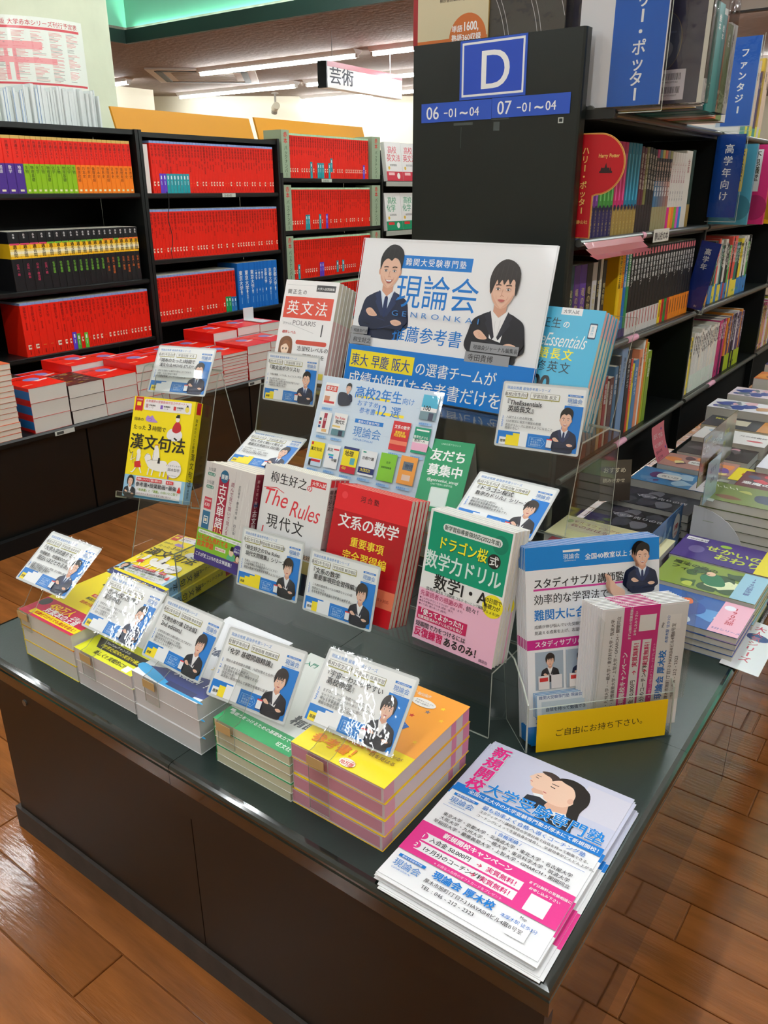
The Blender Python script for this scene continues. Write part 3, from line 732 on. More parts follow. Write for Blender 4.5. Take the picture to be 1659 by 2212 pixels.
    # fourth unit: face-out books
    for z, c1, c2, n in ((1.262, (196, 40, 60), (214, 60, 80), 'pink'), (0.968, (16, 134, 92), (30, 150, 100), 'green'), (0.675, (120, 120, 130), (90, 90, 100), 'grey')):
        for k in range(3):
            m = MB(); W, H, t = 0.165, 0.225, 0.03
            m.box((0, -t, 0), (W, 0, H), (232, 230, 226), 'cover', faces={'top': ((235, 228, 210), 'pages')})
            c = Canvas(m, T(0, -t, 0) @ Matrix.Rotation(R(90), 4, 'X'), W*1000, H*1000, 'cover'); c.b = 0.0002
            c.rect(0, 170, 165, 55, c1); c.ell(120, 196, 16, 18, (240, 236, 230)); c.rect(20, 176, 60, 16, (214, 50, 50) if n != 'pink' else (240, 190, 190)); c.ell(30, 150, 10, 10, (222, 180, 50))
            c.text('高校', 28, 62, 46, c2, 1); c.text(['英文法', '化学', '数学'][0 if n == 'pink' else 1 if n == 'green' else 2], 14, 108, 46, c2, 1); c.text('基礎問題集', 40, 138, 14, (120, 120, 120))
            o = m.obj('workbook', None, T(XS+0.006, 3.80+k*0.175, z+0.001) @ RZ(88) @ Matrix.Rotation(R(-8), 4, 'X'))
            tag(o, 'white %s-trimmed workbook standing face out beside the dark end panel' % n, 'book', 'face-out %s-trimmed workbooks' % n)
    y = 3.60
    for k in range(5):
        me = spine_book(0.022, 0.232, 0.12, [(0, 0.25, (196, 40, 60)), (0.25, 1, (228, 228, 226))], [('高校英文法', 0.9, 12, (60, 60, 70))])
        place(me, 'workbook', T(XS-0.15, 3.60+k*0.0225, 1.2765) @ RZ(90), 'white slim workbook behind the green card on the top shelf', 'book', 'white workbooks behind the green card')
    # white folders and booklets on top of the first bookcase
    y = 1.13; rr = random.Random(5)
    while y < 1.80:
        th = rr.choice([0.006, 0.008, 0.012, 0.016]); h = 0.135 + rr.uniform(-0.012, 0.012) if y > 1.45 else 0.115+rr.uniform(-0.005, 0.01)
        edge = (40, 120, 190) if y < 1.52 and rr.random() < 0.6 else (206, 212, 210)
        me = spine_book(th, h, 0.18, [(0, 1, (222, 228, 224))], page=(228, 232, 228), deco=lambda c, w, H, e=edge: c.rect(0, 0, 1.6, H, e))
        place(me, 'booklet', T(XS-0.04-rr.uniform(0, 0.02), y, 1.4655) @ RZ(90), 'white booklet standing on top of the leftmost bookcase', 'booklet', 'white booklets on top of the leftmost bookcase'); y += th+0.0005
    m = MB(); m.box((0, 0, 0), (0.012, 0.13, 0.16), (24, 130, 196), 'cover'); tag(m.obj('blue_folder', None, T(XS-0.26, 1.31, 1.466)), 'bright blue folder standing behind the white booklets', 'folder')

def flat_book(L, W, t, top, spine=None, pagec=(226, 222, 212), deco=None, band=None):
    """a closed book lying flat as two meshes (cover, page block): X width, Y height of the book, Z thickness; spine at x=0"""
    c = MB(); b = 0.0006; sp = spine or top
    c.box((0, 0, t-b), (L, W, t), top, 'cover'); c.box((0, 0, 0), (L, W, b), top, 'cover')
    c.box((-0.0006, 0, 0), (0.0, W, t), sp, 'cover')
    if band: c.box((-0.0009, 0.0, t*0.22), (-0.0006, W, t*0.78), band, 'cover')
    if deco:
        cv = Canvas(c, T(0, 0, t), L*1000, W*1000, 'cover'); deco(cv)
    p = MB(); p.box((0.0, 0.0008, b), (L-0.0012, W-0.0008, t-b), pagec, 'pages')
    return c.mesh('cover'), p.mesh('page_block')
def lay(meshes, name, M, label, cat, group=None):
    t = thing(name, label, cat, M, group)
    for me, n in zip(meshes, ('cover', 'page_block')):
        o = bpy.data.objects.new(n, me); COL.objects.link(o); o.parent = t
    return t
def build_left_stacks():
    def redcover(c):
        c.rect(0, 0, c.W, 6, (150, 160, 205)); c.ell(c.W*0.62, c.H*0.36, 30, 26, (120, 130, 190)); c.poly([(c.W*0.55, c.H*0.5), (c.W*0.95, c.H*0.44), (c.W*0.95, c.H*0.5), (c.W*0.62, c.H*0.58)], (236, 214, 206))
        c.text('赤本', 14, 60, 30, (150, 12, 8), 2); c.rect(10, 150, 40, 10, (238, 150, 120))
    def darkcover(c):
        c.rect(0, 0, c.W, c.H, (44, 30, 26)); rr = random.Random(9)
        for k in range(40): c.rect(rr.uniform(0, c.W-30), rr.uniform(0, c.H-8), rr.uniform(8, 34), rr.uniform(2, 5), rr.choice([(214, 176, 60), (190, 160, 170), (120, 160, 60), (200, 190, 180), (140, 30, 30)]))
    red = {}
    XF = -2.425
    flat0 = flat_book
    # local X (width .149) runs along world Y, local Y (.21) along world -X
    def R_(t, spine=RED2):
        k = (t, spine)
        if k not in red: red[k] = flat_book(0.149, 0.21, t, RR, spine, deco=redcover)
        return red[k]
    def stack(y0, n, t, kind='red', xf=XF, z=0.4102, label='', g='', w=0.149):
        if kind == 'red': ms = R_(t)
        elif kind == 'blue':
            def dd(c): redcover(c)
            ms = flat0(w, 0.21, t, RR, RED2, deco=dd, band=(22, 110, 180))
        elif kind == 'dark': ms = flat0(w, 0.21, t, (44, 30, 26), deco=darkcover)
        elif kind == 'cream': ms = flat0(w, 0.21, t, (226, 110, 70), (226, 150, 130), pagec=(232, 226, 210))
        for k in range(n):
            M = T(xf - 0.0 + rnd.uniform(-0.0025, 0.0025), y0 + rnd.uniform(-0.0015, 0.0015), z + k*(t+0.0002)) @ RZ(90)
            lb = ('topmost book of ' if k == n-1 else 'lower book in ') + label
            lay(ms, 'stacked_book', M, lb, 'book', g)
    G = 'stacked exam books on the left stage'
    stack(0.715, 14, 0.0185, 'cream', label='the tall cream stack at the left picture edge', g=G)
    stack(0.915, 3, 0.054, 'blue', label='the thick red stack with blue spine bands', g=G)
    stack(1.069, 3, 0.048, 'dark', label='the stack under a dark patterned cover', g=G)
    stack(1.222, 3, 0.048, label='the red stack right of the dark patterned cover', g=G, w=0.14)
    stack(1.372, 5, 0.034, label='the red stack behind the left card stand', g=G)
    stack(1.524, 4, 0.04, label='the red stack amid the stage front', g=G)
    stack(1.676, 5, 0.031, label='the red stack behind the yellow book', g=G)
    stack(1.828, 10, 0.0135, label='the red stack of thin jagged books', g=G)
    stack(1.982, 4, 0.038, label='the red stack left of the white grammar books', g=G)
    stack(2.134, 5, 0.0305, label='the far red stack beside the white grammar books', g=G)
    XB = -2.645
    stack(0.93, 4, 0.034, 'dark', xf=XB, label='the back stack with a black and gold cover', g=G)
    stack(1.08, 4, 0.031, xf=XB, label='the back row red stack behind the dark cover', g=G)
    stack(1.231, 5, 0.0325, xf=XB, label='the back row red stack, third from the left', g=G)
    stack(1.382, 5, 0.0300, xf=XB, label='the back row red stack, fourth from the left', g=G)
    stack(1.533, 4, 0.0325, xf=XB, label='the low back red stack left of the card', g=G)
    stack(1.684, 4, 0.0335, xf=XB, label='the low back red stack right of the card', g=G)
    stack(1.835, 4, 0.0345, xf=XB, label='the back red stack before the blue books', g=G)
    stack(1.986, 5, 0.0375, xf=XB, label='the tallest back row red stack', g=G)
    stack(2.137, 5, 0.0390, xf=XB, label='the back red stack beside the bracket', g=G)
    stack(2.288, 5, 0.0380, xf=XB, label='the rightmost back row red stack', g=G)
    m = MB(); m.box((0, 0, 0), (0.002, 0.07, 0.06), (214, 218, 218), 'plain'); m.box((0, 0, 0), (0.13, 0.07, 0.002), (214, 218, 218), 'plain')
    tag(m.obj('book_bracket', None, T(-2.80, 2.33, 0.6035)), 'small white plastic bracket lying on the right back stack', 'bracket')
def FX(x, y, z, rot=0): return T(x, y, z) @ Matrix.Rotation(R(rot), 4, 'Z') @ Matrix(((0, 0, 1, 0), (1, 0, 0, 0), (0, 1, 0, 0), (0, 0, 0, 1)))
def FY(x, y, z, rot=0): return T(x, y, z) @ Matrix.Rotation(R(rot), 4, 'Z') @ Matrix(((1, 0, 0, 0), (0, 0, -1, 0), (0, 1, 0, 0), (0, 0, 0, 1)))

# ================================================================== the display table
def rounded_slab(m, x0, y0, x1, y1, key_top, key_edge, sides):
    """table top board with a moulded nosing; sides: which edges carry the nosing"""
    prof = [(0.012, 0.0), (0.006, -0.0006), (0.002, -0.0026), (0.0, -0.007), (0.0, -0.0105), (0.0022, -0.0125), (0.0, -0.0150), (0.0, -0.036), (0.003, -0.040)]
    def rect(i):
        return [(x0+(i if 'l' in sides else 0), y0+(i if 'f' in sides else 0)), (x1-(i if 'r' in sides else 0), y0+(i if 'f' in sides else 0)),
                (x1-(i if 'r' in sides else 0), y1-(i if 'b' in sides else 0)), (x0+(i if 'l' in sides else 0), y1-(i if 'b' in sides else 0))]
    rings = [[(a, b, TZ+z) for a, b in rect(i)] for i, z in prof]
    m.face(rings[0], (50, 64, 61), key_top)
    for r0, r1 in zip(rings, rings[1:]):
        for j in range(4):
            k = (j+1) % 4
            m.face([r1[j], r1[k], r0[k], r0[j]], (24, 36, 33), key_edge)
    m.face(rings[-1][::-1], (24, 36, 33), key_edge)
def build_table():
    mat('cabinet_gloss', rough=0.1, spec=1.0, color=(52, 30, 16), coat=1.0, coat_rough=0.05, noise=0.1)
    t = thing('display_table', 'dark green and brown display table with rounded edges carrying the book display', 'table', T(0, 0, 0))
    for (x0, y0, x1, y1, s) in ((-1.185, 0, -0.6005, 0.998, 'flb'), (-0.5995, 0, 0, 0.47, 'fr'), (-0.5995, 0.4705, 0, 0.998, 'r'), (-0.487, 0.9985, 0, 1.93, 'r'), (-0.487, 1.931, 0, 2.85, 'r'), (-0.487, 2.851, 0, 3.8, 'rb')):
        m = MB(); rounded_slab(m, x0, y0, x1, y1, 'table_top', 'table_edge', s); m.obj('table_top', t)
    m = MB(); m.box((-1.178, 0.006, 0.362), (-0.006, 0.03, TZ-0.040), key='cabinet_brown'); m.obj('apron', t)
    m = MB(); m.box((-0.03, 0.0305, 0.372), (-0.008, 3.79, TZ-0.040), key='cabinet_gloss'); m.obj('apron', t)
    for (x0, x1) in ((-1.155, -0.605), (-0.603, -0.032)):
        m = MB(); m.box((x0, 0.032, 0.052), (x1, 0.06, 0.361), key='cabinet_brown'); m.obj('front_panel', t)
    for (y0, y1) in ((0.061, 1.014), (1.018, 1.93), (1.934, 2.85), (2.854, 3.78)):
        m = MB(); m.box((-0.06, y0, 0.0), (-0.031, y1, 0.372), key='cabinet_gloss'); m.obj('side_panel', t)
    m = MB(); m.box((-1.155, 0.061, 0.052), (-1.13, 0.98, 0.40), key='cabinet_brown'); m.obj('side_panel', t)
    m = MB(); m.box((-1.155, 0.955, 0.0), (-0.49, 0.98, 0.40), key='cabinet_brown'); m.obj('back_panel', t)
    m = MB(); m.box((-1.168, 0.026, 0.0), (-0.031, 0.06, 0.051), key='plinth_grey'); m.box((-1.16, 0.06, 0.0), (-1.13, 0.97, 0.051), key='plinth_grey'); m.obj('plinth', t)
    m = MB()
    m.box((-0.008, -0.0005, 0.38), (0, 0, 0.395), (60, 60, 58), 'plain')
    m = MB(); m.cyl((-0.995, 0.003, 0.388), (-0.995, 0.006, 0.388), 0.006, (40, 36, 32), 'rail', 10); m.obj('screw_cap', t)

# ================================================================== the tall dark end panel and bookcase D
XD = -0.487
def build_d_case():
    t = thing('bookcase', 'black bookcase with the tall dark end panel and childrens books on its right side', 'bookcase', T(0, 0, 0))
    m = MB()
    prof = [(-0.866, 1.0), (-0.492, 1.0), (-0.488, 1.003), (-0.487, 1.008), (-0.487, 1.026), (-0.866, 1.026)]
    m.prism(prof, TZ+0.0003, 1.494, (29, 37, 35), 'panel_steel', axis='Z')
    o = m.obj('end_panel', t)
    m = MB(); c = Canvas(m, FY(-0.866, 1.0, TZ), 379, 1044); c.b = 0.0002
    for (x, y, w, h) in ((102, 148, 46, 5), (190, 140, 40, 6), (235, 136, 44, 6), (262, 132, 22, 3), (300, 130, 16, 4), (120, 156, 1.2, 40), (196, 150, 14, 16)): c.rect(x, y, w, h, (74, 80, 78))
    c.frame(336, 148, 11, 10, 2, (190, 196, 190), (29, 37, 35))
    m.obj('tape_residue', t)
    for y in (1.935, 2.86):
        m = MB(); m.box((-0.862, y, TZ+0.001), (XD+0.002, y+0.012, 1.343), key='black_steel'); m.obj('divider', t)
        m = MB(); m.box((XD+0.0045, y+0.002, TZ+0.001), (XD+0.008, y+0.010, 1.40), (150, 152, 148), 'rail') if False else m.box((XD+0.0025, y+0.001, TZ+0.2), (XD+0.0045, y+0.004, 1.34), (150, 152, 148), 'rail'); m.obj('edge_strip', t)
    m = MB(); m.box((-0.866, 1.03, TZ+0.001), (-0.862, 3.78, 1.344), key='inner_black'); m.obj('back_panel', t)
    m = MB(); m.box((-0.862, 1.03, TZ+0.001), (XD-0.02, 3.78, 0.58), key='inner_black'); m.obj('base', t)
    for (y0, y1) in ((1.031, 1.934), (1.950, 2.858), (2.875, 3.78)):
        for z in (0.61, 0.88, 1.123, 1.365):
            m = MB(); m.box((-0.861, y0, z-0.02), (XD-0.002, y1, z), key='black_steel')
            o = m.obj('shelf', t)
            m = MB(); m.cyl((XD+0.004, y0+0.004, z-0.006), (XD+0.004, y1-0.004, z-0.006), 0.0075, (120, 122, 118), 'rail', 12)
            r_ = m.obj('shelf_rail', t)
    for (y, z, L) in ((1.375, 0.88, 0.07), (1.375, 0.61, 0.07), (2.21, 0.61, 0.07), (1.395, 1.123, 0.02)):
        m = MB(); m.cyl((XD+0.004, y, z-0.006), (XD+0.004, y+L, z-0.006), 0.0082, (240, 176, 200), 'paper', 12); m.obj('pink_label_sleeve', t)
    m = MB(); m.box((XD+0.0125, 1.46, 1.098), (XD+0.013, 1.575, 1.128), (228, 226, 216), 'paper')
    c = Canvas(m, FX(XD+0.013, 1.46, 1.098), 115, 30); c.b = 0.0003; c.text('静山社の本', 8, 24, 20, (70, 60, 60), 2)
    m.obj('shelf_card', t)
    # signs on the panel
    M = FY(-0.7515, 0.9995, 1.387) @ Matrix.Rotation(R(0.6), 4, 'Z')
    m = MB(); m.box((0, 0, 0), (0.149, 0.105, 0.0004), (42, 84, 190), 'lamflat')
    c = Canvas(m, T(0, 0, 0.0004), 149, 105, 'lamflat'); c.frame(5, 4, 139, 96, 4, (238, 240, 240), (34, 74, 188)); c.text('D', 43, 88, 98, WHITE, 1, sx=1.0)
    tag(m.obj('aisle_sign', None, M), 'blue square sign with a white frame and large white letter D', 'sign')
    for x, z, w, tx, sm, lb in ((-0.8435, 1.349, 0.168, '06', '-01~04', 'left'), (-0.675, 1.351, 0.168, '07', '-01~04', 'right')):
        m = MB(); m.box((0, 0, 0), (w, 0.036, 0.0004), (42, 84, 190), 'lamflat')
        c = Canvas(m, T(0, 0, 0.0004), w*1000, 36, 'lamflat'); c.text(tx, 12, 30, 34, WHITE, 1, sx=0.95); c.rect(56, 19, 9, 2, WHITE)
        c.text('01', 67, 28, 23, WHITE, 1); c.text('~', 94, 30, 30, WHITE, 2, sx=1.1); c.text('04', 117, 28, 23, WHITE, 1)
        tag(m.obj('aisle_sign', None, FY(x, 0.999, z, 0) @ Matrix.Rotation(R(0.3), 4, 'Z')), 'blue strip sign with white section numbers, %s half under the letter D' % lb, 'sign')

def rand_spine(rr, th, h, pal, low=None, page=(230, 224, 208)):
    c = rr.choice(pal); bands = [(0, 1, c)]
    lowc = rr.choice(low) if low else None
    if lowc: bands = [(0, 0.3, lowc), (0.3, 1, c)]
    ink = WHITE if sum(c) < 420 else (40, 40, 46)
    def deco(cc, w, H):
        if rr.random() < 0.5: cc.rect(w*0.1, H*rr.uniform(0.05, 0.2), w*0.8, H*0.05, rr.choice(pal))
        if rr.random() < 0.5: cc.ell(w*0.5, H*0.9, w*0.3, w*0.3, rr.choice(pal), 8)
    T_ = rr.choice(['ふしぎな図書館', '魔法の森', '妖怪たちの夜', '名探偵の夏', '星のかけら', '時間の地図', 'こわい学校', '黒猫の秘密', '竜の宝もの'])
    return spine_book(th, h, 0.125, bands, [(T_, 0.95, min(12, th*680), ink, 2)], page=page, deco=deco)
def build_d_books():
    NV = (44, 34, 92); GD = (166, 140, 74)
    # top-selling row: same series, grouped by colour
    seq = [((236, 110, 30), NV, 1, 'orange')] + [((120, 56, 150), NV, 4, 'purple')] + [((64, 150, 60), NV, 4, 'green')] + [((206, 36, 110), GD, 3, 'magenta')] + [((16, 124, 160), GD, 4, 'teal blue')]
    y = 1.045
    for c, lo, n, nm in seq:
        th = 0.0205
        def deco(cc, w, H, lo=lo):
            cc.rect(w*0.36, H*0.12, w*0.26, H*0.5, tuple(min(255, v+70) for v in c)); cc.ell(w*0.5, H*0.70, w*0.34, w*0.34, (30, 20, 60), 8)
        me = spine_book(th, 0.19, 0.125, [(0, 0.31, lo), (0.31, 1, c)], [('ハリー・ポッター', 0.29, 6.5, (236, 214, 120), 1)], deco=deco)
        for k in range(n):
            place(me, 'childrens_book', T(XD-0.008, y, 1.1232) @ RZ(90), '%s childrens book beside the red P shaped sign' % nm, 'book', '%s fantasy books by the red sign' % nm); y += th+0.0004
    pal2 = [((88, 26, 46), 2), ((120, 118, 62), 1), ((26, 22, 22), 3)]
    for c, n in pal2:
        for k in range(n):
            me = spine_book(0.0175, 0.185-0.002*k, 0.125, [(0, 0.33, (40, 30, 34)), (0.33, 1, c)], [('魔法使いの物語', 0.93, 11, (220, 210, 190), 1)])
            place(me, 'childrens_book', T(XD-0.008, y, 1.1232) @ RZ(90), 'dark patterned childrens book in the middle of the fantasy row', 'book', 'dark patterned books in the fantasy row'); y += 0.0179
    for k, c in enumerate([(176, 40, 100), (70, 130, 150), (200, 190, 90), (224, 120, 90), (130, 124, 132), (160, 160, 100)]):
        me = spine_book(0.0185, 0.182, 0.125, [(0, 0.3, (160, 150, 110)), (0.3, 0.62, (60+k*20, 110, 150-k*10)), (0.62, 0.9, (30, 28, 30)), (0.9, 1, c)], [('怪物と伝説', 0.86, 11, (236, 200, 180), 1), ('新訳', 0.55, 11, WHITE, 2)])
        place(me, 'childrens_book', T(XD-0.008, y, 1.1232) @ RZ(90), 'striped spine childrens book in the middle of the fantasy row', 'book', 'striped spines in the fantasy row'); y += 0.0189
    for k, c in enumerate([(226, 40, 140), (250, 170, 40), (244, 130, 50), (120, 180, 60), (220, 90, 200), (40, 140, 210)]):
        me = spine_book(0.019, 0.18, 0.125, [(0, 0.29, c), (0.29, 1, (222, 218, 212))], [('ふしぎ文庫', 0.88, 10, (170, 90, 100), 1), ('第%d巻' % (k+1), 0.5, 8, (120, 120, 130))])
        place(me, 'childrens_book', T(XD-0.008, y, 1.1232) @ RZ(90), 'white childrens book with bright spine foot, fantasy row', 'book', 'white spines with bright feet'); y += 0.0194
    me = spine_book(0.05, 0.187, 0.12, [(0, 1, (222, 218, 208))], [('全集', 0.9, 18, (150, 60, 60), 1)]); place(me, 'boxed_set', T(XD-0.01, y, 1.1232) @ RZ(90), 'thick white boxed set at the right of the fantasy row', 'book'); y += 0.0505
    me = spine_book(0.026, 0.19, 0.12, [(0, 0.3, (150, 124, 60)), (0.3, 1, (34, 56, 40))]); place(me, 'childrens_book', T(XD-0.01, y, 1.1232) @ RZ(90), 'dark green and gold book next to the right bookcase divider', 'book')
    # the P shaped red sign: a divider standing across the row and sticking out of the shelf
    W, H = 0.096, 0.192
    out = [(0, 0), (0.037, 0), (0.037, 0.0785)]
    for k in range(25): a = R(-88+178*k/24); out.append((0.0405+0.0555*math.cos(a), 0.1360+0.0555*math.sin(a)))
    out.append((0.0, 0.1915))
    def inset(pts, d):
        q = []; n = len(pts)
        for i in range(n):
            p = Vector(pts[i]); a = (p-Vector(pts[i-1])).normalized(); b = (Vector(pts[(i+1) % n])-p).normalized()
            nn = Vector((-(a+b).y, (a+b).x)); nn = nn.normalized() if nn.length > 0 else Vector((0, 0)); q.append(tuple(p+nn*d))
        return q
    m = MB(); m.prism(out, 0, 0.002, (226, 168, 84), 'spine', axis='Z')
    m.face([(a, b, 0.0023) for a, b in inset(out, 0.0015)], (120, 16, 22), 'spine'); m.face([(a, b, 0.0025) for a, b in inset(out, 0.0020)], (236, 178, 84), 'spine'); m.face([(a, b, 0.0027) for a, b in inset(out, 0.0028)], (186, 20, 32), 'spine')
    c = Canvas(m, T(0, 0, 0.0028), 96, 192, 'spine')
    c.text('ハリー・ポッター', 8, 24, 15, (236, 200, 110), 2, vert=True, gap=1.03); c.text('静山社', 7, 164, 8, (236, 200, 110), 1)
    c.text('Harry Potter', 42, 44, 9.5, (236, 200, 110), 2, sx=0.82)
    c.rect(46, 68, 26, 3.5, (44, 22, 24)); c.rect(50, 62, 16, 7, (44, 22, 24)); c.poly([(56, 62), (58.5, 53), (61, 62)], (44, 22, 24)); c.poly([(48, 68), (49.5, 60), (51, 68)], (44, 22, 24)); c.poly([(66, 68), (68, 60), (70, 68)], (44, 22, 24))
    tag(m.obj('shelf_sign', None, FY(-0.497, 1.0345, 1.127)), 'red and gold sign shaped like the letter P at the left of the fantasy row', 'sign')
    m = MB(); prof = [(0.0, 0.0), (0.006, -0.012), (0.016, -0.024), (0.028, -0.032)]
    for a, b in zip(prof, prof[1:]): m.face([(XD+0.013+a[0], 1.04, 1.118+a[1]), (XD+0.013+b[0], 1.04+0.012, 1.118+b[1]), (XD+0.013+b[0], 1.37+0.012, 1.118+b[1]), (XD+0.013+a[0], 1.37, 1.118+a[1])], (206, 90, 96), 'lam')
    tag(m.obj('shelf_strip', None, None), 'curled glossy pink-red strip hanging below the P shaped sign', 'sign')
    # second row of the first bay
    rr = random.Random(21); y = 1.04
    first = [((40, 70, 74), 0.030), ((84, 50, 120), 0.030), ((96, 62, 150), 0.034), ((40, 32, 30), 0.032), ((206, 204, 206), 0.026), ((26, 26, 28), 0.016), ((222, 220, 214), 0.014), ((40, 36, 30), 0.022)]
    for c, th in first:
        me = spine_book(th, 0.19 if th > 0.02 else 0.2, 0.13, [(0, 1, c)], [('竜の物語', 0.75, th*560, (206, 190, 130), 1), ('上', 0.3, th*400, (206, 190, 130), 1)])
        place(me, 'childrens_book', T(XD-0.012, y, 0.8802) @ RZ(90), 'dark or purple fantasy book left on the second visible shelf', 'book', 'dark fantasy books left on the second visible shelf'); y += th+0.0004
    me = spine_book(0.075, 0.215, 0.14, [(0, 1, (150, 16, 24))], page=(150, 16, 24)); place(me, 'boxed_set', T(XD-0.05, y, 0.8802) @ RZ(90), 'big plain red box between dark and coloured books', 'book'); y += 0.0755
    for c, nm, inkc in (((246, 200, 20), 'yellow', (30, 30, 30)), ((240, 180, 30), 'amber', (200, 40, 30)), ((20, 110, 190), 'blue', WHITE), ((50, 140, 80), 'green', WHITE)):
        me = spine_book(0.019, 0.212, 0.13, [(0, 0.1, (60, 50, 100)), (0.1, 1, c)], [('なぞとき王国', 0.93, 13, inkc, 2)]); place(me, 'childrens_book', T(XD-0.012, y, 0.8802) @ RZ(90), 'bright %s spined book right of the big red box' % nm, 'book'); y += 0.0195
    k = 0; feet = [WHITE]*11 + [(244, 210, 30), (206, 40, 40), (40, 140, 60), (206, 50, 40), (240, 140, 30)]
    while y < 1.89:
        f = feet[min(k, 15)]; th = 0.0215
        def deco(cc, w, H, f=f):
            cc.rect(w*0.2, H*0.02, w*0.6, H*0.07, (226, 120, 130)); cc.rect(w*0.4, H*0.74, w*0.2, H*0.18, (190, 60, 60) if f == WHITE else (90, 40, 20))
        me = spine_book(th, 0.206, 0.13, [(0, 0.3 if f != WHITE else 0.27, f if f != WHITE else (224, 222, 220)), (0.3 if f != WHITE else 0.27, 1, (24, 24, 26))], [(['怪談クラブ', '恐怖の館', '闇の学校'][k % 3], 0.88, 13, WHITE, 2)], deco=deco)
        place(me, 'childrens_book', T(XD-0.012, y, 0.8802) @ RZ(90), 'black ghost story book with %s spine foot, second shelf' % ('a white' if f == WHITE else 'a coloured'), 'book', 'black spined books, %s feet' % ('white' if f == WHITE else 'coloured')); y += th+0.0005; k += 1
    # third row: large picture books
    y = 1.20; bk = [((110, 60, 50), .03), ((90, 84, 80), .03), ((60, 50, 46), .028), ((180, 150, 110), .02), ((150, 30, 30), .022), ((200, 190, 170), .012), ((96, 46, 44), .03), ((60, 110, 150), .022), ((30, 34, 40), .014), ((120, 150, 190), .042), ((24, 24, 26), .030), ((206, 70, 50), .016), ((230, 214, 60), .014), ((80, 130, 180), .03), ((236, 150, 110), .022), ((240, 240, 236), .012), ((230, 130, 40), .016), ((170, 180, 40), .014), ((120, 150, 30), .03)]
    for k, (c, th) in enumerate(bk):
        h = 0.20 + 0.03*math.sin(k*0.9) + (0.012 if k > 8 else -0.005); h = min(h, 0.235)
        ink = WHITE if sum(c) < 420 else (40, 40, 46)
        me = spine_book(th, h, 0.13, [(0, 1, c)], [(rr.choice(['海のかいぶつ', '冒険の島', 'りゅうのたまご', '昆虫図鑑']), 0.9, min(13, th*600), ink, 1)])
        place(me, 'picture_book', T(XD-0.014, y, 0.6102) @ RZ(90), '%s picture book on the lowest shelf beside the end panel' % ('tall' if h > 0.2 else 'dark'), 'book', '%s picture books on the lowest shelf' % ('tall' if h > 0.2 else 'smaller dark')); y += th+0.0006
    # second bay rows
    WP = [(236, 234, 228), (228, 226, 222), (240, 232, 220)]
    MIX = [(236, 90, 80), (240, 220, 60), (60, 140, 200), (90, 170, 90), (230, 230, 226), (226, 150, 60), (30, 30, 34), (200, 60, 110), (240, 240, 236), (40, 120, 110)]
    def fill(y0, y1, z, pal, low, label, group, hmin, hmax, seed, x=XD-0.012, tmin=0.014, tmax=0.024):
        rr = random.Random(seed); y = y0; pool = []
        for _ in range(9):
            th = rr.uniform(tmin, tmax); pool.append((rand_spine(rr, th, rr.uniform(hmin, hmax), pal, low), th))
        while y < y1-tmax:
            me, th = rr.choice(pool); place(me, 'childrens_book', T(x, y, z+0.0002) @ RZ(90), label, 'book', group); y += th+0.0006
    fill(2.12, 2.60, 0.8798, MIX, [(60, 130, 200), (200, 60, 60), (240, 220, 80)], 'mixed bright childrens book behind the tilted dark blue sign', 'bright books of the second bay', 0.165, 0.195, 31)
    for k in range(4):
        me = spine_book(0.016, 0.19, 0.12, [(0, 1, [(120, 190, 220), (240, 160, 110), (226, 224, 220), (210, 206, 200)][k])]); place(me, 'childrens_book', T(XD-0.02, 1.96+k*0.0165, 0.8802) @ RZ(90), 'pale childrens book half hidden by the tilted dark blue sign', 'book', 'pale books behind the tilted sign')
    fill(2.03, 2.12, 0.8798, MIX, None, 'childrens book directly behind the tilted dark blue sign', 'books behind the tilted sign', 0.165, 0.185, 37)
    fill(1.96, 2.04, 0.61, [(150, 200, 226), (244, 220, 70), (206, 200, 196), (236, 170, 120)], None, 'pastel coloured book at the left of the white row', 'pastel books left of the white row', 0.18, 0.20, 32, tmax=0.018)
    fill(2.04, 2.33, 0.61, WP, [(236, 238, 234), (226, 236, 226)], 'white spined book in the long white row of the second bay', 'white books of the second bay', 0.18, 0.195, 33)
    fill(2.33, 2.43, 0.61, [(200, 60, 120), (90, 40, 80), (214, 90, 150)], None, 'pink or plum book right of the white row', 'pink books of the second bay', 0.19, 0.20, 34)
    fill(2.43, 2.66, 0.61, [(26, 24, 30), (90, 70, 110), (230, 224, 226), (236, 150, 60), (30, 30, 34)], [(26, 26, 28), (190, 210, 50)], 'dark mixed book at the right end of the lowest row', 'dark books right on the lowest row', 0.19, 0.205, 35)
    for (x0, x1, z, s, g) in ((2.88, 3.30, 1.123, 41, 'upper'), (2.88, 3.30, 0.88, 42, 'middle'), (2.88, 3.30, 0.61, 43, 'lower')):
        fill(x0, x1, z-0.0002, [(206, 190, 60), (226, 120, 170), (236, 220, 226), (60, 50, 90)], None, 'book in the third bay, %s row' % g, 'third bay %s row' % g, 0.17, 0.19, s)
    m = MB(); m.box((0, 0, 0), (0.0015, 0.11, 0.225), (196, 184, 50), 'lamflat')
    for k in range(1, 5): m.box((0.0016, 0, 0.045*k), (0.0018, 0.11, 0.045*k+0.0012), (70, 66, 30), 'lamflat')
    tag(m.obj('shelf_sign', None, T(XD+0.02, 2.885, 0.80)), 'mustard yellow ruled sheet at the right picture edge', 'sign')
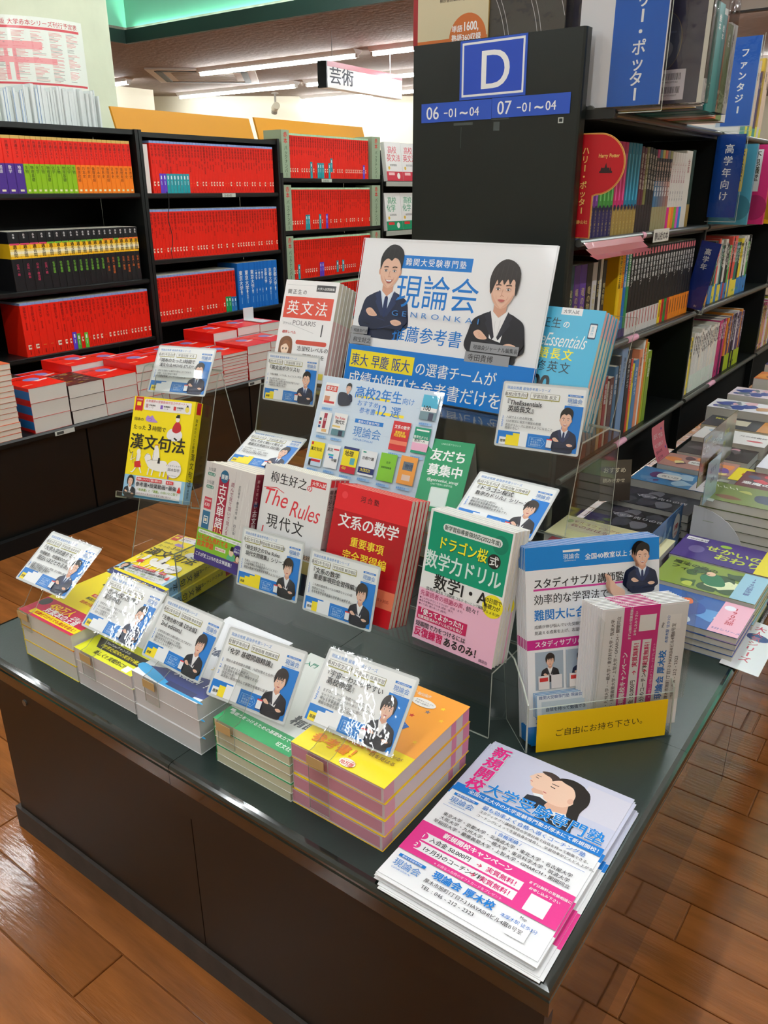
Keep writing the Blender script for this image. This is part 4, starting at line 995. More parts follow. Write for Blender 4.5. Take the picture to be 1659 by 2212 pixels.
    # face-out things on the middle row of bay two
    for k, (c1, c2, lb) in enumerate((((80, 160, 180), (240, 214, 70), 'teal and yellow childrens book face out right of the blue sign'), ((206, 40, 110), (236, 236, 232), 'magenta childrens book face out right of the blue sign'), ((244, 204, 40), (210, 80, 60), 'bright yellow childrens book face out at the right edge'))):
        m = MB(); m.box((0, 0, 0), (0.16, 0.21, 0.016), c1, 'cover', faces={'back': ((230, 224, 208), 'pages')}); c = Canvas(m, T(0, 0, 0.016), 160, 210, 'cover'); c.rect(104, 12, 30, 110, c2); c.text('不思議堂', 110, 16, 20, (60, 50, 20), 2, vert=True)
        c.ell(130, 165, 34, 34, tuple(int(v*0.8) for v in c1))
        tag(m.obj('childrens_book', None, FY(-0.55+0.03*k, 2.0+k*0.06, 1.1233)), lb, 'book')

def build_d_top():
    z = 1.365
    # white and blue section board in a clear sleeve; the boards stand across the row and face the aisle end
    def board(label, x, y, z0, w_, h_, base, draw, roll=0):
        M = FY(x, y, z0) @ Matrix.Rotation(R(roll), 4, 'Z')
        t = thing('section_board', label, 'sign', M)
        m = MB(); m.box((0, 0, 0), (w_, h_, 0.0015), base, 'spine'); c = Canvas(m, T(0, 0, 0.0015), w_*1000, h_*1000, 'spine'); draw(c); m.obj('printed_sheet', t)
        m = MB(); m.box((-0.004, -0.011, 0.0026), (w_+0.005, h_+0.005, 0.0034), (255, 255, 255), 'film'); m.obj('clear_sleeve', t)
        m = MB(); m.box((-0.004, -0.012, 0.0024), (w_+0.005, -0.0105, 0.0036), (186, 192, 180), 'acrylic_edge'); m.box((w_+0.0045, -0.011, 0.0024), (w_+0.0055, h_+0.005, 0.0036), (186, 192, 180), 'acrylic_edge'); m.obj('sleeve_rim', t)
    def d1(c): c.rect(66, 0, 99, 500, (0, 88, 184)); c.text('ハリー・ポッター', 104, 292, 27, WHITE, 2, vert=True, gap=0.93)
    board('tall white and blue board with white vertical katakana above the end panel', -0.520, 1.046, 1.3625, 0.167, 0.5, (228, 228, 230), d1)
    def d2(c): c.rect(12, 0, 76, 210, (0, 88, 184)); c.text('ファンタジー', 40, 26, 22, WHITE, 3, vert=True, gap=1.22)
    board('blue board with white vertical katakana, second bay of the top shelf', -0.494, 1.922, 1.374, 0.09, 0.212, (180, 196, 210), d2)
    def d3(c): c.text('高学年向け', 24, 24, 25, WHITE, 2, vert=True, gap=1.2)
    board('dark blue board with five white characters between the first and second bay', -0.484, 1.924, 1.144, 0.075, 0.212, (0, 64, 150), d3)
    def d4(c): c.text('高学年', 16, 18, 19, WHITE, 3, vert=True, gap=1.1); c.text('01', 30, 184, 9, WHITE, 1)
    board('small dark blue tilted board with three white characters', -0.517, 1.926, 0.894, 0.056, 0.19, (24, 52, 140), d4, roll=-9)
    m = MB(); m.prism([(-0.505, 0), (-0.434, 0), (-0.4295, 0.003), (-0.428, 0.008), (-0.4295, 0.013), (-0.434, 0.0165), (-0.505, 0.0165)], 1.028, 1.042, (24, 27, 27), 'black_steel', axis='Y')
    tag(m.obj('sign_clip', None, T(0, 0, 1.342)), 'black rounded clip holding the foot of the tall blue board', 'clip')
    # dark picture book in a bag, with price sticker
    t = thing('bagged_book', 'large dark blue picture book in a clear bag with a barcode sticker', 'book', FY(-0.60, 1.085, z+0.0005, 0))
    W_ = 0.30
    m = MB(); m.box((0, 0, -0.028), (W_, 0.38, 0), (40, 38, 66), 'cover', faces={'right': ((226, 222, 206), 'pages'), 'back': ((226, 222, 206), 'pages')})
    c = Canvas(m, T(0, 0, 0), 300, 380, 'cover'); c.ell(228, 278, 33, 48, (130, 110, 70), 30); c.ell(228, 278, 32, 47, (58, 64, 84), 30); c.rect(200, 262, 50, 3, (90, 96, 120)); c.blob([(212, 290), (226, 272), (246, 286), (238, 306), (216, 304)], (120, 122, 130))
    m.obj('cover', t)
    m = MB(); m.box((0, 0, 0), (0.047, 0.05, 0.0003), (214, 206, 210), 'paper'); c = Canvas(m, T(0, 0, 0.0003), 47, 50); rr = random.Random(6)
    for yy in (6, 28):
        x = 6
        while x < 39: w_ = rr.uniform(0.4, 1.3); c.rect(x, yy, w_, 11, (70, 66, 74)); x += w_+rr.uniform(0.4, 1.1); c.L -= 1
    c.text('9784863899582', 6, 22, 4.4, (80, 76, 84)); c.text('1923797048007', 6, 44, 4.4, (80, 76, 84)); m.obj('price_sticker', t, T(0.228, 0.006, 0.001))
    m = MB(); m.box((-0.004, -0.0003, -0.031), (W_+0.012, 0.40, 0.003), (255, 255, 255), 'bag'); m.obj('clear_bag', t)
    rr = random.Random(12); y = 1.120
    for c, th, h, xf, lb in (((62, 50, 46), 0.016, 0.17, -0.30, 'brown white-edged book right of the bagged dark book'), ((226, 214, 190), 0.014, 0.165, -0.31, 'cream slim book right of the bagged dark book'), ((236, 220, 30), 0.016, 0.055, -0.33, 'short yellow book on the top shelf'), ((30, 40, 44), 0.05, 0.13, -0.335, 'black book with pale spine band on the top shelf'), ((24, 116, 112), 0.05, 0.19, -0.335, 'teal green bagged book left of the second blue board'), ((24, 106, 104), 0.05, 0.18, -0.345, 'second teal green book left of the second blue board'), ((206, 200, 190), 0.04, 0.20, -0.36, 'pale grey book among the bagged picture books'), ((214, 120, 80), 0.05, 0.20, -0.375, 'orange book behind the second blue board'), ((110, 130, 70), 0.05, 0.19, -0.38, 'olive bagged book behind the second blue board'), ((226, 224, 220), 0.06, 0.20, -0.39, 'white bagged book behind the second blue board')):
        me = spine_book(th, h, 0.24, [(0, 0.25, (226, 224, 220) if th < 0.05 else c), (0.25, 1, c)], [('絵本', 0.9, min(14, th*400), WHITE if sum(c) < 400 else (40, 40, 40), 1)])
        place(me, 'picture_book', T(xf, y, z+0.0002) @ RZ(90), lb, 'book'); y += th+0.012
    m = MB(); m.box((0, 0, 0), (0.20, 0.215, 0.085), (255, 255, 255), 'bag'); tag(m.obj('clear_bag', None, FY(-0.53, 1.40, z+0.001)), 'crinkled clear bag over the teal and orange books on the top shelf', 'bag')
    # further books of bay two, top shelf
    rr = random.Random(14); y = 2.215
    for k in range(12):
        th = rr.uniform(0.016, 0.03); c = rr.choice([(60, 60, 120), (226, 224, 220), (120, 90, 70), (200, 170, 60), (60, 140, 150), (236, 210, 190)])
        me = spine_book(th, rr.uniform(0.18, 0.235), 0.14, [(0, 0.16, rr.choice([(240, 236, 80), (90, 170, 160), (226, 224, 218)])), (0.16, 1, c)], [('童話', 0.85, th*520, WHITE if sum(c) < 400 else (40, 40, 40), 1)])
        place(me, 'picture_book', T(XD-0.02, y, z+0.0002) @ RZ(90), 'picture book right of the blue katakana board on the top shelf', 'book', 'picture books of the second bay top shelf'); y += th+0.001
    # books displayed on top of the end panel: tan dictionary and black foiled book
    t = thing('dictionary', 'tan vocabulary book with an orange sunrise band above the end panel', 'book', FY(-0.895, 1.045, 1.4945, 0))
    W, H = 0.197, 0.26
    m = MB(); m.box((0.008, 0, -0.045), (W-0.02, H, 0), (206, 194, 158), 'cover', faces={'right': ((196, 160, 84), 'cover')})
    c = Canvas(m, T(0.008, 0, 0), (W-0.028)*1000, H*1000, 'cover'); rr = random.Random(2)
    for k in range(44): c.rect(6+rr.uniform(0, 4), 6+k*3.6, rr.uniform(60, 150), 0.7, (186, 176, 144)); c.L -= 1
    c.L += 1
    c.text('基本3300語レベル', 32, 172, 15, (190, 40, 40), 1); c.text('桐原書店編集部[編]', 54, 181, 8, (60, 50, 40), 1)
    c.M = c.M @ T(0, -0.075, 0)
    arc = [(122+44*math.cos(a), 176+46*math.sin(a)) for a in (R(180+180*k/16) for k in range(17))]
    c.poly(arc+[(166, 184), (78, 184)], (196, 104, 40)); c.rect(0, 172, 168, 12, (196, 104, 40)); c.L += 1
    c.text('単語', 84, 161, 13, WHITE, 2); c.text('1600,', 111, 161, 22, WHITE, 2, sx=0.75); c.text('熟語360収録', 84, 178, 14, WHITE, 2, sx=0.9); c.text('中学基本語の復習から', 8, 186, 8, WHITE, 1)
    m.obj('cover', t)
    m = MB(); m.box((-0.004, 0, -0.045), (0.008, H, -0.001), (150, 20, 26), 'cover'); m.obj('red_spine', t)
    t = thing('foil_book', 'black glossy wrapped book with thin white curved lines above the end panel', 'book', FY(-0.725, 1.05, 1.40, 0))
    m = MB(); m.box((0, 0, -0.04), (0.17, 0.27, 0), (30, 31, 38), 'lam'); c = Canvas(m, T(0, 0, 0), 170, 270, 'lam')
    for cx_, r_ in ((-70, 120), (-70, 128), (-10, 130), (-10, 138), (40, 140), (40, 147)):
        pts = [(cx_+r_*math.cos(R(a)), 230+r_*1.6*math.sin(R(a))*-1) for a in range(-2, 70, 6)]
        c.line([p for p in pts if 0 <= p[0] <= 170 and 0 <= p[1] <= 270] or [(0, 0), (1, 1)], 1.0, (226, 226, 230))
    m.obj('cover', t)
    m = MB(); m.box((-0.002, -0.001, -0.042), (0.173, 0.273, 0.002), (255, 255, 255), 'bag'); m.obj('shrink_wrap', t)
    m = MB(); m.box((0, 0, 0), (0.014, 0.26, 0.03), (20, 20, 24), 'plain'); tag(m.obj('thin_book', None, FY(-0.742, 1.09, 1.42)), 'thin black book spine between the tan and the foiled book', 'book')

# ================================================================== books lying on the table wing at the right
def gcover(base, cols, seed, title='', tcol=BLK, band=None, bandc=None, rot=False, tsize=16):
    def f(c):
        rr = random.Random(seed); W, H = c.W, c.H
        for k in range(14):
            x, y, r_ = rr.uniform(0.1, 0.9)*W, rr.uniform(0.1, 0.9)*H, rr.uniform(0.04, 0.12)*W
            pts = [(min(W-1, max(1, x+r_*rr.uniform(0.6, 1.5)*math.cos(a))), min(H-1, max(1, y+r_*rr.uniform(0.6, 1.5)*math.sin(a)))) for a in (2*math.pi*j/7 for j in range(7))]
            c.blob(pts, rr.choice(cols), 3)
        if bandc: c.rect(*bandc[0], bandc[1]); c.L += 1
        if title:
            if rot: c.text(title, bandc[0][0]+bandc[0][2]/2-tsize/2 if bandc else W*0.4, 12, tsize, tcol, 2, vert=True)
            else: c.text(title, W*0.12, H*0.5, tsize, tcol, 2)
    return f
def build_right_stacks():
    # local book frame: X thickness... lying books: local X (length along world X), local Y depth along world Y
    def pile(x0, y0, L, W, n, t, top, spine, deco, label, group, z=TZ, pagec=(222, 218, 208), ang=0, cat='book', name='childrens_book'):
        ms = flat_book(L, W, t, top, spine, pagec, deco)
        for k in range(n):
            lay(ms, name, T(x0+rnd.uniform(-0.002, 0.002), y0+rnd.uniform(-0.0015, 0.0015), z+0.0002+k*(t+0.0003)) @ RZ(ang), ('topmost ' if k == n-1 else 'lower ') + label, cat, group)
    def band(c, x, w_, col, tx, tc, ts=12):
        c.rect(x, 0, w_, c.H, col); c.L += 1
        c.text(tx, x+w_/2-ts/2, c.H*0.12, ts, tc, 2, vert=True)
    BL = [(30, 70, 140), (240, 120, 40), (90, 150, 210), (210, 220, 230), (20, 40, 100)]
    def dragon(c):
        gcover((40, 80, 150), BL, 1)(c); c.blob([(40, 60), (70, 30), (110, 40), (120, 70), (90, 96), (50, 92)], (28, 70, 150)); c.blob([(60, 40), (84, 26), (92, 46), (70, 56)], (238, 110, 40)); band(c, c.W-52, 52, (240, 180, 200), '190万部', (190, 40, 60), 15); c.ell(c.W-38, 24, 10, 10, (240, 240, 250)); c.text('5分シリーズ', c.W-48, 116, 9, (60, 90, 160), 1)
    pile(-0.205, 0.755, 0.193, 0.128, 4, 0.0122, (44, 90, 160), (30, 50, 110), dragon, 'blue dragon childrens book with a pink band, nearest right stack', 'blue dragon books')
    def fiona(c):
        gcover((120, 150, 50), [(190, 200, 80), (60, 90, 40), (230, 236, 190), (40, 70, 30)], 2)(c); c.blob([(86, 40), (112, 46), (128, 84), (100, 96), (78, 70)], (30, 110, 70)); c.ell(92, 44, 9, 10, (236, 196, 166)); c.text('魔法の森の', 12, 26, 18, (40, 50, 20), 2, slope=0.1); c.text('フィオナ', 12, 50, 20, (40, 50, 20), 2, slope=0.1); band(c, c.W-46, 46, (150, 196, 216), '190万部突破', (60, 60, 140), 12)
    pile(-0.205, 0.888, 0.193, 0.126, 4, 0.0138, (130, 150, 60), (110, 130, 50), fiona, 'green forest childrens book with a light blue band', 'green forest books')
    def purple(c):
        c.rect(0, 0, c.W, c.H, (66, 44, 120)); c.rect(6, 8, 44, 18, WHITE); c.text('MINECRAFT', 8, 22, 9, BLK, 2); c.text('せかいの', 54, 60, 30, (200, 214, 70), 3, slope=0.08); c.text('おわり', 80, 96, 32, (200, 214, 70), 3, slope=0.08); c.ell(40, 70, 16, 20, (110, 96, 150)); c.ell(90, 26, 12, 8, (150, 190, 60)); band(c, c.W-34, 34, (236, 220, 60), '新刊', (60, 60, 60), 16)
    pile(-0.212, 1.018, 0.2, 0.126, 4, 0.0142, (66, 44, 120), (60, 40, 110), purple, 'purple childrens book with yellow lettering', 'purple books with yellow lettering')
    m = MB(); m.box((-0.03, 0, 0), (0.035, 0.19, 0.0008), (236, 236, 240), 'lam'); c = Canvas(m, T(-0.03, 0, 0.0008), 65, 190, 'lam'); c.text('大人気シリーズ', 22, 190-176, 20, (206, 50, 90), 2, vert=True, gap=1.05); c.ell(34, 60, 20, 14, (40, 60, 130))
    tag(m.obj('price_card', None, T(0, 0.74, TZ+0.0006) @ Matrix.Rotation(R(4), 4, 'Y')), 'white laminated card with red characters sticking out over the table edge', 'card')
    def cream(c): c.text('モルスウィングの', 26, 30, 15, (150, 60, 50), 1, slope=0.1); c.text('森のおはなし', 30, 54, 19, (150, 60, 50), 1, slope=0.1); c.blob([(130, 50), (150, 40), (176, 52), (190, 70), (140, 74)], (200, 60, 50)); c.ell(20, 30, 8, 10, (160, 180, 120)); c.ell(196, 46, 10, 6, (120, 160, 80))
    pile(-0.484, 0.985, 0.255, 0.125, 1, 0.05, (238, 230, 178), (226, 220, 180), cream, 'pale yellow picture book seen through the clear stand', 'pale yellow picture book')
    def redc(c): c.rect(0, 0, c.W, c.H, (196, 70, 60))
    # black foiled books beyond
    def black1(c): gcover((30, 30, 34), [(70, 70, 80), (120, 120, 130), (50, 46, 60)], 4)(c); c.text('マッチ売りの夜', 40, 60, 18, (210, 210, 214), 1)
    pile(-0.445, 1.115, 0.19, 0.128, 3, 0.016, (28, 28, 32), (20, 20, 22), black1, 'black childrens book with grey pattern, low stack', 'low black stack')
    pile(-0.43, 1.246, 0.19, 0.12, 3, 0.020, (36, 38, 48), (26, 26, 30), black1, 'black wrapped book with silver sheen', 'black wrapped stack')
    pile(-0.235, 1.147, 0.0+0.02, 0.12, 1, 0.12, (140, 140, 140), (140, 140, 140), None, 'grey spacer', 'grey') if False else None
    def poem(c): gcover((70, 130, 180), [(40, 90, 150), (170, 200, 220), (110, 150, 190), (90, 60, 110)], 5)(c); c.rrect(50, 34, 60, 40, 14, (226, 224, 220)); c.L += 1; c.text('青い月', 60, 60, 15, (90, 90, 90), 1); band(c, c.W-50, 50, (206, 202, 204), 'ベストセラー', (70, 66, 72), 11)
    pile(-0.43, 1.372, 0.198, 0.118, 3, 0.026, (70, 130, 180), (26, 40, 60), poem, 'light blue childrens book with a white bubble title', 'light blue stack')
    def colf(c): gcover((180, 130, 120), [(236, 150, 90), (120, 90, 160), (240, 220, 150), (90, 60, 70)], 6)(c); c.rrect(66, 40, 66, 34, 10, (240, 238, 234)); c.text('秘密の夜', 72, 62, 13, (60, 60, 60), 1)
    pile(-0.405, 1.492, 0.185, 0.115, 3, 0.030, (190, 140, 130), (30, 24, 30), colf, 'multicoloured childrens book with a white title bubble', 'multicoloured stack')
    def yell(c): c.rect(0, 0, c.W, c.H, (246, 226, 30)); c.text('新発売', 20, 60, 24, (210, 60, 40), 3)
    pile(-0.22, 1.478, 0.10, 0.11, 3, 0.030, (246, 226, 30), (240, 210, 200), yell, 'yellow covered small book behind the pop cards', 'yellow small stack')
    def black2(c): gcover((40, 30, 36), [(200, 150, 160), (90, 80, 84), (20, 18, 20)], 7)(c)
    pile(-0.39, 1.612, 0.185, 0.125, 4, 0.024, (44, 34, 38), (24, 20, 22), black2, 'black and pink childrens book', 'black and pink stack')
    def white1(c): c.blob([(20, 30), (60, 20), (90, 46), (50, 60)], (180, 206, 226)); c.text('月の読書録', 110, 50, 15, (90, 80, 80), 1); c.ell(160, 86, 22, 8, (206, 80, 90))
    pile(-0.39, 1.742, 0.195, 0.13, 3, 0.036, (236, 234, 230), (216, 210, 198), white1, 'white covered novel with pale blue picture', 'white covered novels', pagec=(214, 206, 190))
    def bk3(c): c.rect(0, 0, c.W, c.H, (50, 52, 60)); c.rect(50, 24, 70, 60, (214, 206, 180)); c.rect(c.W-46, 0, 46, c.H, (206, 140, 60)); c.text('怖い', 16, 40, 20, (226, 220, 80), 2)
    pile(-0.40, 1.875, 0.2, 0.125, 4, 0.028, (50, 52, 60), (30, 30, 34), bk3, 'dark book with cream and orange blocks', 'dark books with orange block', pagec=(226, 214, 186))
    def top1(c): gcover((236, 236, 240), [(60, 80, 150), (200, 150, 100), (120, 130, 140), (236, 190, 200)], 8)(c)
    pile(-0.425, 2.01, 0.21, 0.125, 3, 0.045, (236, 236, 240), (40, 40, 50), top1, 'white and blue illustrated book before the far divider', 'white and blue illustrated stack')
    pile(-0.40, 2.15, 0.2, 0.125, 3, 0.05, (236, 220, 226), (40, 40, 50), top1, 'white and pink illustrated book in the far stack', 'white and pink far stack')
    pile(-0.36, 2.30, 0.2, 0.125, 4, 0.045, (206, 110, 50), (90, 60, 50), gcover((206, 110, 50), [(230, 150, 60), (140, 60, 40)], 9), 'orange brown book in the far right stack', 'orange far stack')
    pile(-0.36, 2.45, 0.2, 0.125, 5, 0.04, (40, 50, 110), (30, 30, 60), gcover((40, 50, 110), [(200, 60, 90), (220, 220, 230), (80, 90, 160)], 10), 'navy patterned book in the farthest right stack', 'navy far stack')
    pile(-0.30, 2.60, 0.2, 0.125, 5, 0.045, (230, 200, 40), (190, 30, 80), gcover((230, 200, 40), [(210, 40, 90), (240, 230, 120)], 11), 'yellow and magenta book at the far right', 'yellow and magenta far stack')
    # right column
    def spiral(c):
        c.rect(0, 0, c.W, c.H, (112, 128, 60)); c.blob([(20, 90), (50, 80), (80, 96), (46, 106)], (120, 70, 50)); c.blob([(100, 50), (130, 40), (170, 56), (160, 90), (110, 90)], (34, 44, 76)); c.blob([(60, 40), (80, 30), (90, 50)], (180, 180, 90))
        for k in range(7): c.line([(8+k*7, 20+(k % 2)*10), (14+k*7, 34)], 2.2, (226, 226, 222))
    pile(-0.212, 1.205, 0.205, 0.125, 6, 0.021, (70, 80, 50), (20, 20, 22), spiral, 'olive green photo cover book with white lettering', 'olive green stack')
    def dred(c): gcover((110, 30, 40), [(40, 30, 40), (200, 40, 60), (60, 70, 100)], 12)(c); c.text('悪魔の夜', 10, 100, 22, WHITE, 3)
    pile(-0.175, 1.342, 0.17, 0.13, 5, 0.024, (96, 30, 40), (30, 20, 24), dred, 'dark red manga style book with white lettering', 'dark red stack')
    def wcar(c): c.ell(150, 40, 16, 12, (60, 60, 64)); c.text('ふしぎ', 20, 80, 20, (60, 60, 64), 1)
    pile(-0.16, 1.486, 0.155, 0.13, 5, 0.026, (228, 228, 238), (40, 40, 44), wcar, 'pale lavender book with thin black drawing', 'pale lavender stack')
    pile(-0.13, 1.63, 0.12, 0.13, 5, 0.026, (220, 232, 236), (120, 190, 200), gcover((220, 232, 236), [(120, 190, 210), (200, 220, 230)], 13), 'white and turquoise book at the right edge', 'turquoise stack')
    pile(-0.15, 1.775, 0.14, 0.13, 5, 0.03, (226, 220, 206), (120, 40, 50), gcover((226, 220, 206), [(190, 60, 70), (240, 230, 200)], 14), 'cream and red book at the right edge', 'cream and red stack')
    pile(-0.15, 1.925, 0.14, 0.13, 5, 0.032, (214, 206, 190), (80, 60, 50), None, 'beige covered book at the right edge', 'beige stack')
    # grey rack with a quarter-round side
    t = thing('wire_rack', 'pale grey plastic rack with a quarter-round side before the olive stack', 'rack', T(-0.222, 1.198, TZ))
    m = MB(); pts = [(0, 0), (0.12, 0)] + [(0.12*math.cos(R(a)), 0.108*math.sin(R(a))) for a in range(10, 91, 10)]
    m.prism(pts, -0.0025, 0.0, (214, 215, 218), 'plain', axis='Y'); m.obj('side_plate', t)
    # standing pop cards
    def pop(x, y, z, w_, h_, yaw, col, words, label, shape=None, tilt=8, key='lam'):
        m = MB()
        if shape: m.prism([(a*w_, b*h_) for a, b in shape], 0, 0.001, col, key, axis='Z')
        else: m.box((0, 0, 0), (w_, h_, 0.001), col, key)
        c = Canvas(m, T(0, 0, 0.001), w_*1000, h_*1000, key)
        if not words:
            rr = random.Random(3)
            for k in range(16): c.blob([(rr.uniform(4, 170)+8*math.cos(a)*rr.uniform(0.5, 1.4), 50+rr.uniform(-38, 38)+7*math.sin(a)) for a in (2*math.pi*j/6 for j in range(6))] if False else [(20+k*9+9*math.cos(2*math.pi*j/6), 30+(k*37 % 50)+8*math.sin(2*math.pi*j/6)) for j in range(6)], rr.choice([(40, 80, 150), (150, 190, 220), (200, 150, 110), (90, 140, 200)]), 3)
            c.ell(202, 42, 24, 30, (236, 238, 240)); c.L += 1; c.text('190', 186, 50, 20, (210, 50, 60), 3, sx=0.9); c.text('万部', 192, 66, 11, (210, 50, 60), 2); c.text('シリーズ', 184, 10, 9, WHITE, 2)
        for tx, a, b, s_, cc in words: c.text(tx, a, b, s_, cc, 2)
        t = thing('pop_card', label, 'card', pose((x, y, z), yaw, tilt) if yaw != 90 else FX(x, y, z))
        m.obj('printed_card', t)
        q = MB(); q.box((w_*0.5-0.008, -0.06, -0.003), (w_*0.5+0.008, 0.03, -0.0005), (255, 255, 255), 'acrylic'); q.box((w_*0.5-0.008, -0.052, -0.003), (w_*0.5+0.008, -0.05, 0.02), (200, 200, 196), 'acrylic_edge'); q.obj('clear_foot', t)
    pop(-0.20, 1.10, 0.632, 0.175, 0.112, 90, (96, 62, 30), [('こわい話の特集', 8, 42, 22, WHITE), ('夜に読む本', 14, 16, 10, (220, 200, 90)), ('おすすめ', 120, 70, 10, (220, 210, 90)), ('怪談・妖怪', 14, 70, 11, (190, 170, 120)), ('ふしぎな話', 14, 90, 11, (190, 170, 120))], 'brown pop card with white spooky lettering above the right stacks')
    pop(-0.206, 1.278, 0.630, 0.12, 0.108, 90, (110, 108, 66), [('夏の本', 16, 40, 16, (226, 226, 90)), ('新刊', 16, 66, 14, (226, 226, 90))], 'olive pop card beside the brown one above the right stacks')
    pop(-0.195, 1.152, 0.578, 0.102, 0.096, 90, (156, 192, 214), [('おすす', 24, 30, 16, (60, 100, 140)), ('め本', 36, 56, 16, (60, 100, 140))], 'pale blue pop card in a clear holder below the brown one')
    pop(-0.25, 0.972, 0.452, 0.242, 0.098, 90, (74, 120, 180), [], 'blue pop card with a white bubble and red number')
    # cards seen through the clear stand
    pop(-0.44, 1.19, 0.52, 0.075, 0.10, 40, (66, 54, 44), [('おすすめ', 6, 30, 14, (226, 216, 190)), ('読みきかせ', 6, 54, 11, (226, 216, 190))], 'small brown pop card seen through the clear stand')
    # curled pink pop hanging from the rail, and its clear arm
    t = thing('hanging_card', 'pink curled card with blue flowers hanging from the lowest shelf rail', 'card', FX(XD+0.013, 1.60, 0.603))
    m = MB(); n = 10; L = 0.15
    def pf(s): return (-L*s*0.985, 0.012+0.045*s*s)
    for k in range(n):
        a, b = k/n, (k+1)/n; (h0, o0), (h1, o1) = pf(a), pf(b)
        col = (232, 128, 140) if k < 7 else (236, 200, 204) if k < 8 else (236, 232, 232)
        m.face([(0.03*a, h0, o0), (0.03*b, h1, o1), (0.105+0.03*b, h1, o1), (0.105+0.03*a, h0, o0)], col, 'lamflat')
    def bent(tx, x, y, size, col, bold=2):
        vv, ff = [], []
        for i, ch in enumerate(tx):
            g, f = glyph(ch, bold); o_ = len(vv)
            for (a, b) in g:
                s = (y-b*size)/1000/L; hh, oo = pf(max(0, min(1, s))); vv.append((0.03*s+(x+(i+a)*size)/1000, hh, oo+0.0006))
            ff += [tuple(q+o_ for q in p) for p in f]
        m.raw(vv, ff, col, 'paper')
    bent('ぼく', 12, 40, 18, WHITE); bent('では', 50, 44, 18, WHITE); bent('今こそ読もう', 10, 66, 12, WHITE); bent('夏休みの本', 12, 84, 10, (90, 50, 60)); bent('おすすめ', 14, 100, 10, (90, 50, 60)); bent('発売中です', 12, 126, 8, (110, 90, 90)); bent('★', 70, 24, 14, (60, 90, 190)); bent('★', 84, 84, 14, (60, 90, 190))
    m.obj('printed_card', t)
    m = MB(); m.sheet([(0.0, 0.0), (-0.12, 0.04), (-0.16, 0.03)], 0.10, 0.118, 0.0015, axis='X') if False else m.box((0.098, -0.175, 0.035), (0.12, -0.125, 0.0365), (255, 255, 255), 'acrylic'); m.obj('clear_arm', t)
# ================================================================== cards
CW, CH = 148.0, 106.0
def card_print(c, title, bullets, tag1='高校2年生向け', tag2='学習段階 文法', kind=0, lit=(1, 0, 0, 0), lab='基礎'):
    W, H = CW, CH; x0, y0 = 4, 4
    c.rect(x0, y0, W-8, H-8, (236, 238, 236))
    c.text('現論会推薦 最強参考書シリーズ', 8, 12, 5.4, LBLUE, 1)
    for x, w_, tx in ((8, 38, tag1), (52, 50, tag2)):
        c.rect(x+0.9, 16.4, w_, 9.6, (176, 170, 90)); c.rect(x, 15.4, w_, 9.4, (120, 116, 80)); c.rect(x+0.5, 15.9, w_-1, 8.4, (242, 243, 238))
        c.poly([(x+w_*0.72, 24.2), (x+w_*0.72+2.4, 27.6), (x+w_*0.72+3.2, 24.2)], (176, 170, 90))
        c.text(tx, x+w_/2, 22.8, 6.6 if len(tx) < 9 else 5.8, (60, 60, 56), 1, align='C')
    # blue right column and bottom band
    c.rect(113, 30, 31, 50, BLUE); c.rect(x0, 80, W-8, 22, BLUE)
    logo(c, 116, 13, 25, tagline=False)
    steps = [(8, 94, 12), (20, 90, 12), (32, 86, 12), (44, 82, 14)]
    for k, (x, y, w_) in enumerate(steps): c.rect(x, y-4, w_+0.2, 102-y+4, (250, 226, 40) if lit[k] else (240, 243, 244))
    c.text(lab, 10, 98, 5.2, (60, 60, 20), 2)
    c.line([(62, 85), (84, 85), (90, 92), (84, 99), (62, 99), (62, 85)], 0.6, (150, 200, 240))
    for k, tx in enumerate(('詳しい詳細', '参考書ルート', '動画配信中')): c.text(tx, 65, 89.6+k*4, 3.7, (190, 222, 245), 1)
    portrait(c, 92, 34, 0.54, kind)
    c.rect(92.5, 84, 10, 15, (40, 60, 110)); c.rect(93, 86.5, 9, 11.5, (232, 236, 238)); c.rect(93, 84.5, 9, 2, (222, 60, 60))
    yy = 37
    for i, tx in enumerate(title):
        s = min(10.5, 98.0/max(1, sum(1.0 if ord(q) > 0x250 else 0.56 for q in tx)))
        c.text(tx, 8 + (0 if i == 0 else 8 if len(title) < 3 else 4*i), yy, s, (28, 28, 30), 2); yy += 10.5
    yy = max(yy+1, 50)
    st = (78-yy)/max(1, len(bullets))
    for i, b in enumerate(bullets):
        c.text(str(i+1), 8, yy+2+i*st, 7.6, BLUE, 1)
        for j, ln in enumerate(b.split('/')): c.text(ln, 16, yy+i*st + j*4.6, 4.7, (70, 72, 74), 1)
